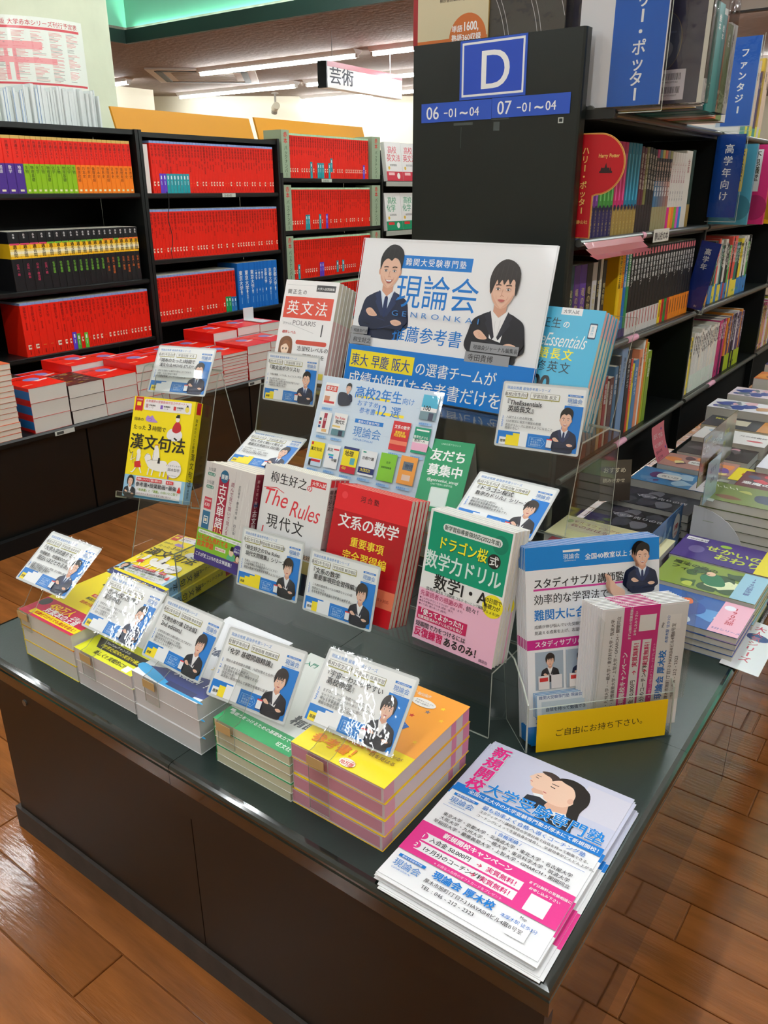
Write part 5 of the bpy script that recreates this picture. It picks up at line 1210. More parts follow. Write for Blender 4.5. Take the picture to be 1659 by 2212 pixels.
def make_card(M, s, label, title, bullets, key='lam', sleeve=True, holder=None, **kw):
    """laminated card: printed sheet, clear laminate rim; local frame of pose(), scaled size s"""
    t = thing('pop_card', label, 'card', M)
    S = Matrix.Diagonal((s, s, 1, 1))
    m = MB(); r = 0.004; W, H = CW/1000*s, CH/1000*s
    pts = []
    for cx, cy, a0 in ((W-r, r, -90), (W-r, H-r, 0), (r, H-r, 90), (r, r, 180)):
        for k in range(4): a = R(a0+30*k); pts.append((cx+r*math.cos(a), cy+r*math.sin(a)))
    m.prism(pts, -0.0004, 0.0, (214, 218, 216), key, axis='Z')
    c = Canvas(m, S, CW, CH, key, step=0.00004)
    card_print(c, title, bullets, **kw)
    m.obj('printed_card', t)
    q = MB(); e = 0.0022
    for a, b in (((-e, -e), (W+e, 0.0015)), ((-e, H-0.0015), (W+e, H+e)), ((-e, 0.0015), (0.0015, H-0.0015)), ((W-0.0015, 0.0015), (W+e, H-0.0015))):
        q.box((a[0], a[1], 0.0009), (b[0], b[1], 0.0014), (255, 255, 255), 'film')
    q.obj('laminate_rim', t)
    if holder:
        q = MB(); wx = 0.028*s*1.2; x0 = W*holder[0]; Minv = M.inverted()
        path = [Vector(p) for p in holder[1]]      # world (y, z) polyline, extruded along world X around the card's middle
        xc = (M @ Vector((x0, 0, 0))).x
        q.sheet([(p.x, p.y) for p in path], xc-wx/2, xc+wx/2, 0.0012, 'acrylic', 'acrylic_edge', 'X', M=Minv)
        q.obj('clear_stand', t)
        q = MB(); top = path[0]
        if len(path) > 2:
            q.box((xc-wx/2-0.002, path[1].x-0.0014, path[1].y-0.017), (xc+wx/2-0.006, path[1].x-0.0009, path[1].y-0.003), (208, 176, 120), 'lamflat', M=Minv)
            q.obj('tape', t)
    return t
def build_cards():
    def hold(yf, z0, ztop, M):
        p = M @ Vector((0, 0.012, -0.002)); q = M @ Vector((0, 0.055, -0.002))
        return [(yf, z0), (yf, ztop+0.0015), (min(yf+0.012, p.y-0.004), ztop+0.003), (p.y, p.z), (q.y, q.z)]
    spec = [
      ('geo', (-1.0838, 0.0743, 0.5767), -1.1, 54.8, -2.2, 'laminated card over the geography pile at the left front corner', ['『大学入学共通テスト', '地理総合、地理探究の点数が', '面白いほどとれる本』'], ['初期の頃はわかりやすく整理、好き理解に最適', '図版・地図資料が豊富で/理解のしやすい！参考に', '共通テスト傾向を徹底分析/図表問題の対策に◎'], dict(tag2='学習段階 体系学習'), (0.046, 0.505, 0.5407)),
      ('hist', (-0.9016, 0.0777, 0.5414), -0.7, 47.6, -1.2, 'laminated card over the yellow world history pile, second from the left in front', ['『世界史探究授業の', '実況中継』'], ['世界史をこれから勉強する受験生におすすめの1冊', '語り口調で理解が深まる！', 'テーマ別整理プリント付き/流れと因果がつかめる'], dict(tag2='学習段階 体系学習'), (0.044, 0.478, 0.5225)),
      ('bio', (-0.7317, 0.0704, 0.5504), -3.3, 38.2, -1.8, 'laminated card over the navy and white biology pile, middle of the front row', ['『生物合格77講【完全版】', '2nd edition』'], ['生物学習の頼れる教科書はこれで決まり！', '生物現象をわかりやすく説明。/暗記だけでなく理解中心の学習！', '表、イラストが豊富で/頭にスッと入りやすい！'], dict(tag2='学習段階 体系学習', kind=1, lit=(1, 1, 0, 0)), (0.040, 0.50, 0.5415)),
      ('chem', (-0.5805, 0.0651, 0.5425), 4.1, 37.5, -0.9, 'laminated card over the green and white chemistry pile', ['『化学 基礎問題精講』'], ['頻出の基本問題を網羅、入試対策の土台作りに最適', '要点を押さえた解説で、/苦手箇所を集中的に補強できる！', '復習が大事！/演習後に解説を読んで基礎力を確実に定着！'], dict(tag1='受験学年向け', tag2='学習段階 問題演習', kind=1, lit=(0, 1, 0, 0), lab='標準'), (0.045, 0.49, 0.5275)),
      ('phys', (-0.4136, 0.0859, 0.5584), 1.0, 41.4, -1.5, 'laminated card over the orange and yellow physics pile, rightmost in front', ['『宇宙一わかりやすい', '高校物理』'], ['まずはここから！基礎から学びたい人', 'キャラクター同士のかけあいを読みながら/楽しく学習できる！', 'イラストや図表をふんだんに使い、/難解な物理を直感的に理解！'], dict(tag1='高校2年生向け', tag2='学習段階 体系学習', kind=1), (0.048, 0.46, 0.5485)),
    ]
    for n, pos, yaw, tilt, roll, lb, ti, bu, kw, (yf, z0, zt) in spec:
        M = pose(pos, yaw, tilt, roll)
        make_card(M, dict(geo=1.0, hist=0.96, bio=0.93, chem=0.97, phys=0.985)[n], lb, ti, bu, holder=(0.42, hold(yf, z0, zt, M)), **kw)
    def plain(pos, yaw, tilt, roll, s, lb, ti, bu, **kw): make_card(pose(pos, yaw, tilt, roll), s, lb, ti, bu, **kw)
    plain((-1.1901, 0.4822, 0.8217), 11.7, 33.4, -1.3, 1.0, 'laminated card clipped on top of the left clear book stand', ['『岡本のたった3時間で', '漢文句法:MOVIE-STUDY』'], ['漢文を理解する最初の1冊はこれで決まり！', '読解・句法を動画で確認/短時間で復習', 'この順番も楽にサクサク読み切れる'], tag2='学習段階 文法')
    plain((-0.7720, 0.3120, 0.5605), -1.4, 18.1, -3.0, 1.0, 'laminated card in front of the white red-script book, bottom step', ['『柳生好之のThe Rules', '現代文問題集』シリーズ'], ['共通ルールを覚えるから/どんな問題にも対応できるようになる！', '1〜4までのレベル設定で/自分にあった長文学習が可能', '初見の問題でも高得点がとれるようになる！'], tag2='学習段階 長文問題演習', kind=1, lit=(1, 1, 1, 1))
    plain((-0.6131, 0.3120, 0.5604), -2.0, 18.9, -3.0, 1.0, 'laminated card in front of the red mathematics book, bottom step', ['『文系の数学', '重要事項完全習得編』'], ['これ教科書標準レベルの練習ならこの1冊', '題意は少なめ。/その分自分で考え抜く力が身につきます。', 'もちろん丁寧な解説付きだから挫折しない！'], tag2='学習段階 解法暗記', kind=1, lit=(0, 1, 0, 0), lab='標準')
    plain((-0.955, 0.478, 0.712), 0.2, 63.5, -2.5, 0.945, 'laminated card lying nearly flat on the left end of the middle step', ['『読んで見て聞いて覚える', '重要古文単語315 四訂版』'], ['古文単語はこれでばっちり！', '暗記カード、例文、音声、語源が/ピンポイントで覚えやすい', '一問一答形式の付録で復習も可能'], tag2='学習段階 暗記', lit=(1, 1, 1, 1))
    plain((-0.943, 0.577, 0.822), 1.1, 16.2, -1.4, 0.92, 'laminated card below the white English grammar book, top step left', ['『英文法ポラリス1』'], ['分野が網羅、レベル別、ちょうどよい学習！', '良い例文を読むだけで/合格のために必要な英文法を学習できる！', '講師先生の授業から得た/の疑問点が解決できる！'], tag2='学習段階 文法', lit=(1, 1, 0, 0))
    plain((-0.3930, 0.5520, 0.8300), -2.9, 18.3, -3.7, 1.0, 'laminated card with glare below the light blue book, top step right', ['『TheEssentials', '英語長文』'], ['入試でよく出る例文集。', '1つの例文に長文で頻出の表現', '長文がスムーズに読めるようになること/間違いなし！'], tag2='学習段階 長文', lit=(0, 1, 1, 0), lab='標準')
    plain((-0.4200, 0.4656, 0.7218), -2.2, 56.6, -0.4, 1.0, 'laminated card leaning back on the right end of the middle step', ['『ドラゴン桜式', '数学力ドリル』シリーズ'], ['教科書の内容を絶対に/身につける計算ドリル。', '数学のミスは半分が計算ミス。/基本問題を反復練習しよう！', '勉強はじめの15分におすすめです。'], tag2='学習段階 計算練習', kind=1, lit=(0, 0, 0, 0))

# ================================================================== the clear stepped stand, poster, sheets on it
def build_stand():
    t = thing('acrylic_stand', 'clear acrylic three-step display stand in the middle of the table', 'display stand', T(0, 0, 0))
    X0, X1 = -0.953, -0.255; th = 0.003
    def part(name, path, x0=X0, x1=X1): m = MB(); m.sheet(path, x0, x1, th); m.obj(name, t)
    part('lower_step', [(0.3245, TZ+0.0004), (0.3245, 0.565), (0.418, 0.565)])
    part('middle_step', [(0.4215, 0.5665), (0.438, 0.707), (0.545, 0.702)])
    part('upper_step', [(0.5485, 0.7035), (0.585, 0.850), (0.70, 0.848)])
    part('back_panel', [(0.7035, 0.8485), (0.775, 1.02)])
    part('back_leg', [(0.7035, 0.8455), (0.752, 0.83), (0.758, TZ+0.0004)])
    for x in (X0, X1-0.0028):
        m = MB(); pts = [(0.418, TZ+0.001), (0.3262, TZ+0.001), (0.3262, 0.5634), (0.418, 0.5634)]
        m.prism(pts, x+0.0002, x+0.0028, (186, 192, 180), 'acrylic'); m.obj('side_panel', t)
        m = MB(); pts = [(0.756, TZ+0.001), (0.42, TZ+0.001), (0.4225, 0.565), (0.4395, 0.704), (0.543, 0.700), (0.55, 0.702), (0.5865, 0.846), (0.702, 0.844), (0.75, 0.829)]
        m.prism(pts, x+0.0002, x+0.0028, (186, 192, 180), 'acrylic'); m.obj('side_panel', t)
    # big poster on the top step
    W, H = 410.0, 291.0
    M = pose((-0.798, 0.662, 0.8505), -0.4, 15.5)
    t = thing('poster_board', 'large laminated poster with two suited men and blue lettering on the top step', 'poster', M)
    m = MB(); m.box((0, 0, -0.0012), (W/1000, H/1000, 0), (240, 241, 242), 'lamflat')
    c = Canvas(m, Matrix.Identity(4), W, H, 'lamflat')
    c.rect(95, 28, 155, 24, BLUE); c.text('難関大受験専門塾', 172, 45.5, 15, WHITE, 1, align='C', gap=1.13)
    c.rect(0, 204, W, H-204-1, BLUE)
    c.text('現論会', 90, 118, 66, BLUE, 0, sx=0.93)
    c.text('推薦参考書', 98, 184, 32, BLUE, 1, sx=0.98)
    portrait(c, 4, 12, 1.36, 0); portrait(c, 252, 30, 1.38, 1)
    c.text('G E N R O N K A I', 92, 141, 14, LBLUE, 0, sx=1.62)
    c.rect(0, 204, W, H-204-1, BLUE)
    c.rect(2, 168, 40, 14, (150, 152, 156)); c.rect(2, 184, 50, 18, (150, 152, 156)); c.text('現論会代表', 8, 179, 7, (30, 30, 34), 1); c.text('柳生好之', 10, 198, 11, (30, 30, 34), 1)
    c.rect(276, 172, 96, 16, (150, 152, 156)); c.rect(268, 190, 90, 18, (150, 152, 156)); c.text('現論会ジャーナル編集長', 282, 184, 9, (30, 30, 34), 1, sx=0.9); c.text('寺田貴博', 274, 204, 13, (30, 30, 34), 1)
    c.rect(10, 214, 152, 34, YEL); c.L += 1
    c.text('東大 早慶 阪大', 13, 242, 26, (24, 60, 140), 1, sx=0.82); c.text('の選書チームが', 166, 243, 27, WHITE, 1, sx=0.92)
    c.text('成績が伸びた参考書だけを厳選', 12, 281, 31, WHITE, 1, sx=0.93)
    c.line([(0, 0.6), (W, 0.6)], 1.2, (226, 228, 230)); c.line([(0.6, 0), (0.6, H)], 1.2, (206, 208, 210)); c.line([(W-0.6, 0), (W-0.6, H)], 1.2, (206, 208, 210))
    m.obj('printed_sheet', t)
    # A4 landscape sheet with twelve book covers
    W, H = 262.0, 200.0
    M = pose((-0.772, 0.497, 0.7095), 3.0, 24.0)
    t = thing('info_sheet', 'light blue laminated sheet showing twelve small book covers on the middle step', 'poster', M)
    m = MB(); m.box((0, 0, -0.0008), (W/1000, H/1000, 0), (206, 222, 236), 'lam')
    c = Canvas(m, Matrix.Identity(4), W, H, 'lam')
    rr = random.Random(3)
    for k in range(60): c.rect(rr.uniform(0, W-12), rr.uniform(0, H-1), rr.uniform(6, 18), 0.5, (190, 210, 228)); c.L -= 1
    c.L += 1
    c.rect(80, 27, 76, 4, YEL); c.rect(132, 51, 60, 5, YEL); c.L += 1
    c.text('高校2年生', 78, 30, 24, BLUE, 2, sx=0.95); c.text('向け', 182, 30, 13, BLUE, 0); c.text('おすすめ', 88, 45, 12, BLUE, 0); c.text('参考書', 96, 58, 12, BLUE, 0); c.text('12', 132, 58, 28, BLUE, 1, sx=0.8); c.text('選', 162, 56, 22, BLUE, 1)
    logo(c, 92, 70, 62)
    def mini(x, y, w_, h_, base, words, extra=()):
        c.rect(x, y, w_, h_, base)
        for (a, b, ww, hh, col) in extra: c.rect(x+a*w_, y+b*h_, ww*w_, hh*h_, col)
        for tx, a, b, s_, cc in words: c.text(tx, x+a*w_, y+b*h_, s_, cc, 2, sx=0.9)
        c.rect(x+2, y+h_+5, w_*0.8, 5, (160, 196, 230)); c.text('#英語文法', x+3, y+h_+9, 4, BLUE, 1)
    mini(10, 12, 30, 42, (240, 240, 238), [('英文法', 0.1, 0.32, 8.5, WHITE)], [(0.05, 0.12, 0.9, 0.26, (206, 60, 40)), (0.1, 0.6, 0.4, 0.3, (200, 140, 110)), (0.1, 0.82, 0.8, 0.1, (196, 40, 40))])
    portrait(c, 48, 8, 0.30, 0)
    c.blob([(44, 30), (54, 26), (66, 30), (74, 44), (66, 50), (48, 50)], (30, 36, 52))
    mini(12, 68, 28, 40, (236, 236, 234), [('古文', 0.42, 0.4, 6, WHITE)], [(0.38, 0.05, 0.26, 0.72, (160, 40, 60)), (0.06, 0.3, 0.18, 0.12, (30, 90, 90)), (0.06, 0.48, 0.18, 0.12, (160, 40, 60)), (0.06, 0.65, 0.18, 0.12, (40, 90, 140)), (0.4, 0.8, 0.4, 0.14, (226, 180, 120))])
    mini(46, 66, 30, 42, (238, 238, 236), [('The Rules', 0.05, 0.26, 6.5, (214, 60, 70)), ('現代文', 0.15, 0.46, 8, BLK)], [(0, 0.72, 1, 0.28, (90, 130, 140)), (0.55, 0.76, 0.3, 0.24, (40, 50, 70)), (0, 0.56, 0.6, 0.08, (230, 200, 120))])
    mini(176, 62, 36, 52, (206, 34, 40), [('文系の数学', 0.1, 0.24, 7, WHITE), ('重要事項', 0.2, 0.42, 5.6, YEL), ('完全習得編', 0.15, 0.52, 5.6, YEL)], [(0, 0.66, 1, 0.14, (240, 130, 100))])
    mini(224, 8, 32, 44, (70, 180, 214), [('100', 0.1, 0.62, 12, BLK)], [(0, 0.5, 1, 0.16, (240, 240, 240)), (0, 0.66, 1, 0.34, (110, 140, 150)), (0.55, 0.7, 0.3, 0.3, (50, 56, 80))])
    mini(222, 66, 32, 46, (0, 146, 110), [('数学力ドリル', 0.02, 0.42, 5.4, WHITE), ('数学I・A', 0.1, 0.56, 6, BLK)], [(0, 0.46, 1, 0.14, (238, 238, 234)), (0, 0.6, 1, 0.3, (240, 180, 206)), (0.1, 0.08, 0.8, 0.06, WHITE)])
    mini(8, 126, 32, 46, (246, 224, 30), [('漢文句法', 0.04, 0.36, 7.4, BLK)], [(0, 0.68, 1, 0.32, (200, 220, 236)), (0.2, 0.72, 0.7, 0.1, (206, 40, 50)), (0.04, 0.02, 0.14, 0.12, (200, 30, 40)), (0.08, 0.74, 0.16, 0.26, (40, 40, 46))])
    mini(46, 126, 30, 44, (240, 240, 240), [('実況', 0.06, 0.28, 7, BLK), ('中継', 0.5, 0.7, 7, BLK)], [(0.2, 0.4, 0.4, 0.08, (40, 180, 190)), (0.3, 0.5, 0.3, 0.08, (70, 120, 210)), (0.55, 0.15, 0.4, 0.06, (200, 50, 60))])
    mini(84, 124, 34, 48, (246, 224, 30), [('地理', 0.12, 0.34, 11, BLK), ('450', 0.1, 0.88, 7, YEL)], [(0, 0.0, 1, 0.1, (40, 50, 110)), (0, 0.74, 1, 0.26, (196, 30, 60)), (0.55, 0.4, 0.3, 0.26, (90, 170, 180))])
    mini(124, 124, 34, 46, (236, 238, 240), [('合格77講', 0.1, 0.36, 7, BLK), ('大改訂!!', 0.12, 0.84, 7, YEL)], [(0, 0.68, 1, 0.24, (24, 40, 100)), (0.1, 0.05, 0.2, 0.05, (0, 140, 110))])
    mini(166, 122, 34, 50, (130, 196, 50), [('化学', 0.4, 0.36, 5, (50, 100, 30)), ('基礎問題精講', 0.15, 0.54, 4, (50, 100, 30))])
    mini(208, 120, 34, 50, (240, 160, 70), [('物理', 0.32, 0.42, 9, (30, 60, 90))], [(0.2, 0.2, 0.6, 0.3, (100, 110, 124)), (0.26, 0.66, 0.5, 0.2, (230, 200, 180))])
    m.obj('printed_sheet', t)
    # small green tent card
    M = pose((-0.512, 0.492, 0.7105), 9, 33); W, H = 84.0, 128.0
    t = thing('tent_card', 'small green folded tent card with white characters on the middle step', 'card', M)
    m = MB(); m.box((0, 0, -0.0008), (W/1000, H/1000, 0), (30, 142, 92), 'cover'); c = Canvas(m, Matrix.Identity(4), W, H, 'cover')
    c.text('LINE公式アカウント', 42, 9, 4, (190, 226, 206), 1, align='C'); c.text('友だち', 42, 36, 22, WHITE, 3, align='C'); c.text('募集中', 42, 63, 22, WHITE, 3, align='C'); c.text('@genronkai_atsugi', 42, 75, 7.5, WHITE, 1, align='C'); c.text('LINEで簡単に検索可能', 42, 81, 4, (200, 230, 214), 1, align='C')
    c.rrect(24, 85, 34, 34, 2, (206, 226, 214)); c.rrect(26, 87, 30, 30, 1, (222, 236, 228))
    m.obj('front_panel', t)
    q = MB(); q.prism([(H/1000*0.999, -0.001), (H/1000, -0.0015), (0.012, -0.118), (0.011, -0.1165)], 0, W/1000, (206, 200, 188), 'paper'); q.obj('rear_panel', t)

# ================================================================== books
def book(label, M, W, H, t, front=(240, 240, 238), printer=None, spine_side='L', spine_col=None, spine_printer=None, pagec=(230, 224, 206), edge=None, key='cover', back=None, name='study_book', group=None):
    """upright/lying book; local X width, Y height, Z thickness with the front cover at z = t"""
    root = thing(name, label, 'book', M, group)
    b = 0.0005; sc = spine_col or front; m = MB()
    m.box((0, 0, t-b), (W, H, t), front, key); m.box((0, 0, 0), (W, H, b), back or front, key)
    if spine_side == 'L': m.box((-0.0005, 0, 0), (0.0002, H, t), sc, key)
    else: m.box((W-0.0002, 0, 0), (W+0.0005, H, t), sc, key)
    if printer:
        c = Canvas(m, T(0, 0, t), W*1000, H*1000, key); printer(c)
    if spine_printer:
        Ms = (T(W+0.0005, 0, t) @ Matrix.Rotation(R(90), 4, 'Y')) if spine_side == 'R' else (T(-0.0005, 0, 0) @ Matrix.Rotation(R(-90), 4, 'Y'))
        c = Canvas(m, Ms, t*1000, H*1000, key); c.step = 0.00004; spine_printer(c)
    m.obj('cover', root)
    m = MB(); x0, x1 = (0.0003, W-0.0012) if spine_side == 'L' else (0.0012, W-0.0003)
    m.box((x0, 0.0008, b+0.0001), (x1, H-0.0008, t-b-0.0001), pagec, 'pages')
    if edge: edge(m, x0, x1, W, H, t)
    m.obj('page_block', root)
    return root
def copies(root, n, M, step, label, group=None, jit=0.0012):
    for k in range(1, n):
        J = T(rnd.uniform(-jit, jit), rnd.uniform(0, 0.0002), 0)
        copy_tree(root, M @ T(0, 0, -k*step) @ J, label)

def kanbun_cover(c):
    W, H = c.W, c.H
    c.rect(0, 0, W, H, (250, 226, 18)); c.rect(0, H-46, W, 46, (150, 196, 224)); c.rect(28, H-45, W-36, 40, (236, 236, 238)); c.rect(28, H-5, W-36, 4, (20, 120, 160))
    c.rect(4, 1, 19, 27, (200, 28, 36))
    for k in range(5): c.poly([(4+k*3.8, 28), (7.8+k*3.8, 28), (5.9+k*3.8, 31)], (200, 28, 36))
    c.rect(8, 11, 10, 8, YEL); c.text('大学受験', 6, 8, 3.6, WHITE, 1)
    c.rrect(26, 4, W-34, 23, 3, (240, 236, 236)); c.L += 1
    c.text('名物講師の授業動画が全力サポート！', 29, 10, 5.8, (200, 60, 80), 1, gap=1.04)
    for x, col in ((30, (200, 150, 150)), (66, (130, 90, 190)), (98, (214, 60, 60))): c.rect(x, 14, 6, 8, col); c.text('学習資料', x+8, 18, 4, BLK, 2); c.text('ノート', x+8, 22.5, 4, BLK, 1)
    c.ell(W-17, 18, 5, 6, (240, 220, 90)); c.poly([(W-20, 13), (W-17, 8), (W-14, 13)], (40, 40, 40))
    c.blob([(34, 45), (38, 38), (44, 40), (50, 37), (56, 44), (64, 50), (50, 51), (38, 50)], (178, 140, 214)); c.line([(40, 44), (46, 43), (50, 46), (44, 48)], 0.8, (140, 90, 190))
    c.text('岡本の', 6, 50, 8, (60, 56, 30), 1); c.text('たった', 6, 68, 11, (60, 56, 30), 1); c.text('3', 42, 68, 17, (40, 36, 30), 2); c.text('時間で', 53, 68, 11.5, (60, 56, 30), 1)
    # cloud rider
    c.blob([(92, 66), (100, 60), (110, 63), (120, 62), (127, 70), (124, 80), (112, 85), (98, 83), (90, 76)], (238, 236, 238))
    c.blob([(104, 52), (112, 44), (120, 50), (122, 62), (112, 68), (102, 64)], (190, 40, 50)); c.ell(112, 40, 5, 5.5, (244, 232, 222)); c.rect(107, 33, 9, 4, (36, 34, 34)); c.rect(109, 30, 7, 4, (36, 34, 34))
    c.text('漢文句法', 3, 106, 34, (34, 32, 26), 2)
    # farmer and rider on a white ox with purple tail
    WHT = (244, 240, 232)
    c.blob([(24, 122), (30, 116), (34, 122), (32, 132), (38, 142), (30, 140), (24, 134)], WHT); c.ell(28, 115, 5, 6, WHT); c.poly([(20, 136), (34, 133), (38, 146), (22, 148)], (206, 40, 44))
    c.line([(25, 148), (18, 158), (14, 158)], 2.6, WHT); c.line([(34, 147), (40, 158)], 2.6, WHT); c.line([(20, 128), (10, 134), (14, 118)], 1.4, WHT); c.line([(4, 112), (8, 120), (14, 116)], 1.2, (60, 60, 60)); c.line([(12, 118), (18, 140)], 0.7, (60, 60, 60))
    c.blob([(52, 132), (62, 128), (80, 128), (96, 128), (102, 138), (100, 148), (84, 150), (66, 148), (54, 142)], WHT); c.blob([(44, 122), (50, 116), (58, 120), (60, 134), (52, 138), (46, 130)], WHT)
    for x in (58, 68, 88, 97): c.line([(x, 146), (x-2, 160)], 3, WHT)
    c.blob([(64, 112), (70, 100), (76, 104), (80, 122), (78, 134), (64, 134)], WHT); c.ell(70, 103, 4.6, 6, WHT); c.line([(65, 97), (75, 96)], 1.6, (190, 30, 40)); c.poly([(78, 122), (82, 122), (83, 134), (77, 134)], (40, 40, 44))
    c.line([(101, 134), (106, 144), (107, 163)], 3.2, (150, 90, 190))
    for l_ in ([(52, 132), (60, 128), (80, 128)], [(44, 124), (48, 117), (56, 118)], [(66, 112), (64, 130)], [(24, 122), (24, 134)]): c.line(l_, 0.6, (70, 60, 50))
    c.ell(118, 142, 18, 18, (240, 236, 236)); c.L += 1; c.text('スタディサプリ', 103, 137, 4.6, (90, 90, 90), 1); c.text('岡本梨奈', 104, 146, 7.2, (50, 50, 50), 1); c.text('Rina Okamoto', 107, 156, 3.2, (120, 120, 120))
    # band
    for x, tx in ((32, '理解しやすい'), (66, '腑に落ちる'), (104, 'まさに')): c.rect(x, H-43, len(tx)*4.9+3, 7, (206, 40, 50)); c.text(tx, x+1.5, H-37.7, 4.9, WHITE, 2)
    c.text('参考書×授業動画=最強', 31, H-25, 9.8, (40, 44, 50), 2, sx=1.0)
    c.blob([(133, H-22), (134, H-28), (137, H-34), (140, H-27), (140, H-22)], (214, 50, 40))
    c.text('「参考書」と「講義」の良いとこ取り', 34, H-15.5, 6.0, (120, 150, 30), 2); c.text('高校3年分の漢文句法を最速で駆け抜ける──。', 36, H-8, 4.6, (120, 70, 80), 1)
    portrait(c, 0, H-45, 0.36, 2)
def kanbun_spine(c):
    W, H = c.W, c.H
    c.rect(0, 0, W, H, (246, 222, 24)); c.rect(0, H-46, W, 46, (150, 196, 224)); c.rect(W*0.25, 1, W*0.6, 24, (200, 28, 36)); c.L += 1
    c.text('岡本のたった3時間で', W*0.3, 34, W*0.30, (60, 56, 30), 1, vert=True); c.text('漢文句法', W*0.22, H*0.50, W*0.60, (40, 38, 28), 1, vert=True, gap=1.15); c.text('岡本梨奈', W*0.36, H-40, W*0.28, (40, 50, 70), 1, vert=True)
def build_books():
    # ---- yellow book on its own clear easel
    M = pose((-1.1613, 0.3683, 0.6267), 15.3, 22.6)
    b = book('bright yellow book with a light blue band standing on the left clear easel', M @ T(0, 0, -0.026), 0.148, 0.21, 0.026, (250, 226, 18), kanbun_cover, 'R', (246, 222, 24), kanbun_spine)
    t = thing('book_easel', 'tall clear acrylic easel holding one yellow book at the left', 'display stand', M)
    m = MB(); m.sheet([(0.285, -0.047), (0.278, -0.034), (0.262, -0.030), (-0.004, -0.030), (-0.0035, 0.004), (0.008, 0.005)], -0.012, 0.172, 0.003); m.obj('book_rest', t)
    m = MB(); m.sheet([(0.262, -0.0335), (-0.18, -0.0335)], 0.02, 0.14, 0.003); m.obj('front_leg', t)
    q = M.inverted() @ Vector((0, 0, 0));
    # rear leg reaches the table behind
    top = Vector((0.284, -0.0495)); d = Vector((-math.cos(R(41)), -math.sin(R(41))))
    h = (M @ Vector((0, top.x, top.y))).z - TZ; Ld = 0.0
    w0 = M @ Vector((0, top.x, top.y)); w1 = M @ Vector((0, top.x+d.x, top.y+d.y)); Ld = (w0.z-TZ-0.001)/(w0.z-w1.z)
    m = MB(); m.sheet([(top.x, top.y), (top.x+d.x*Ld, top.y+d.y*Ld)], -0.005, 0.165, 0.003); m.obj('rear_leg', t)
    # ---- bottom step, left to right
    z1 = 0.5670
    def kobun(c):
        W, H = c.W, c.H; c.rect(0, 0, W, H, (214, 208, 204))
        rr = random.Random(5)
        for k in range(60): x = rr.uniform(0, W-3); c.rect(x, rr.uniform(0, H*0.6), 1.0, rr.uniform(10, 40), rr.choice([(196, 190, 188), (226, 222, 218)])); c.L -= 1
        c.L += 1
        c.rect(40, 22, 26, 108, (158, 34, 60)); c.ell(53, 20, 11, 12, (40, 96, 130)); c.L += 1
        c.text('重要', 44, 24, 9, WHITE, 2); c.text('古文単語', 42, 34, 21, WHITE, 2, vert=True, gap=1.0); c.text('315', 41, 128, 17, (250, 200, 120), 1, sx=0.9)
        c.text('読んで見て聞いて覚える', 72, 26, 9.0, (150, 60, 90), 1, vert=True); c.text('武田博幸/鞆森祥悟 著', 92, 28, 6, (90, 90, 96), 0, vert=True); c.text('四訂版', 92, 100, 6.6, (90, 90, 96), 1, vert=True)
        for y, tx, col in ((10, '315語', (60, 130, 110)), (34, '315語', (60, 130, 110))): c.text(tx, 8, y+6, 8, (90, 96, 100), 1); c.rrect(8, y+9, 20, 6, 2.5, col); c.text('見出し語', 10, y+13.6, 4.2, WHITE, 1)
        c.rect(8, 66, 20, 22, (196, 60, 76)); c.text('総収録語', 9.5, 73, 4.2, WHITE, 1); c.text('630', 10, 83, 9, WHITE, 1)
        c.rect(8, 92, 20, 34, (50, 104, 140)); c.frame(12, 102, 12, 14, 1.5, WHITE, (50, 104, 140)); c.rect(15, 106, 6, 6, (236, 220, 190))
        c.rect(0, H*0.665, W, H*0.335, (130, 184, 54)); c.rect(0, H*0.885, W, H*0.115, (64, 52, 120)); c.rrect(3, H*0.68, W-8, 7, 3.4, WHITE); c.L += 1
        c.text('全国の高校でダントツの採用実績！共通テスト〜大学入試に！', 6, H*0.68+5.2, 4.1, (60, 90, 50), 1)
        c.text('いちばん売れてる', 3, H*0.775, 11.4, (222, 70, 40), 3, sx=0.92); c.text('古文単語', 3, H*0.84, 12.5, (222, 70, 40), 3, sx=0.92); c.rect(54, H*0.80, 28, 6.5, (240, 240, 230)); c.text('累計340万部', 55, H*0.80+5, 4.4, (206, 40, 40), 2)
        c.text('これが史上315の古文単語集！', 3, H*0.945, 8.4, WHITE, 2, sx=0.92); c.ell(W-18, H*0.77, 12, 11, (72, 60, 130)); c.L += 1; c.text('カードも', W-27, H*0.765, 4.3, WHITE, 2); c.text('動画付き', W-27, H*0.79, 4.3, WHITE, 2)
        c.blob([(W-44, H*0.88), (W-40, H*0.83), (W-28, H*0.82), (W-22, H*0.88)], (90, 170, 130)); c.ell(W-34, H*0.805, 6, 7, (236, 206, 176)); c.poly([(W-38, H*0.79), (W-35, H*0.745), (W-29, H*0.745), (W-30, H*0.79)], (26, 24, 28)); c.ell(W-16, H*0.845, 6.5, 8, (26, 24, 28)); c.ell(W-16, H*0.85, 4.6, 5.6, (240, 210, 186)); c.blob([(W-26, H*0.885), (W-20, H*0.872), (W-8, H*0.885)], (190, 120, 110))
    def kspine(c):
        W, H = c.W, c.H; c.rect(0, 0, W, H, (120, 26, 46)); c.rect(0, H*0.665, W, H*0.335, (120, 176, 60)); c.L += 1
        c.text('読んで見て聞いて覚える', W*0.28, 10, W*0.36, (226, 190, 190), 1, vert=True, gap=1.2); c.rect(W*0.2, 52, W*0.6, 8, (40, 60, 100)); c.text('古文単語315', W*0.14, 66, W*0.72, WHITE, 1, vert=True)
    M = pose((-0.904, 0.3300, z1), -1.0, 16.3)
    lb = 'white and grey classical word book with a green band, left on the bottom step'
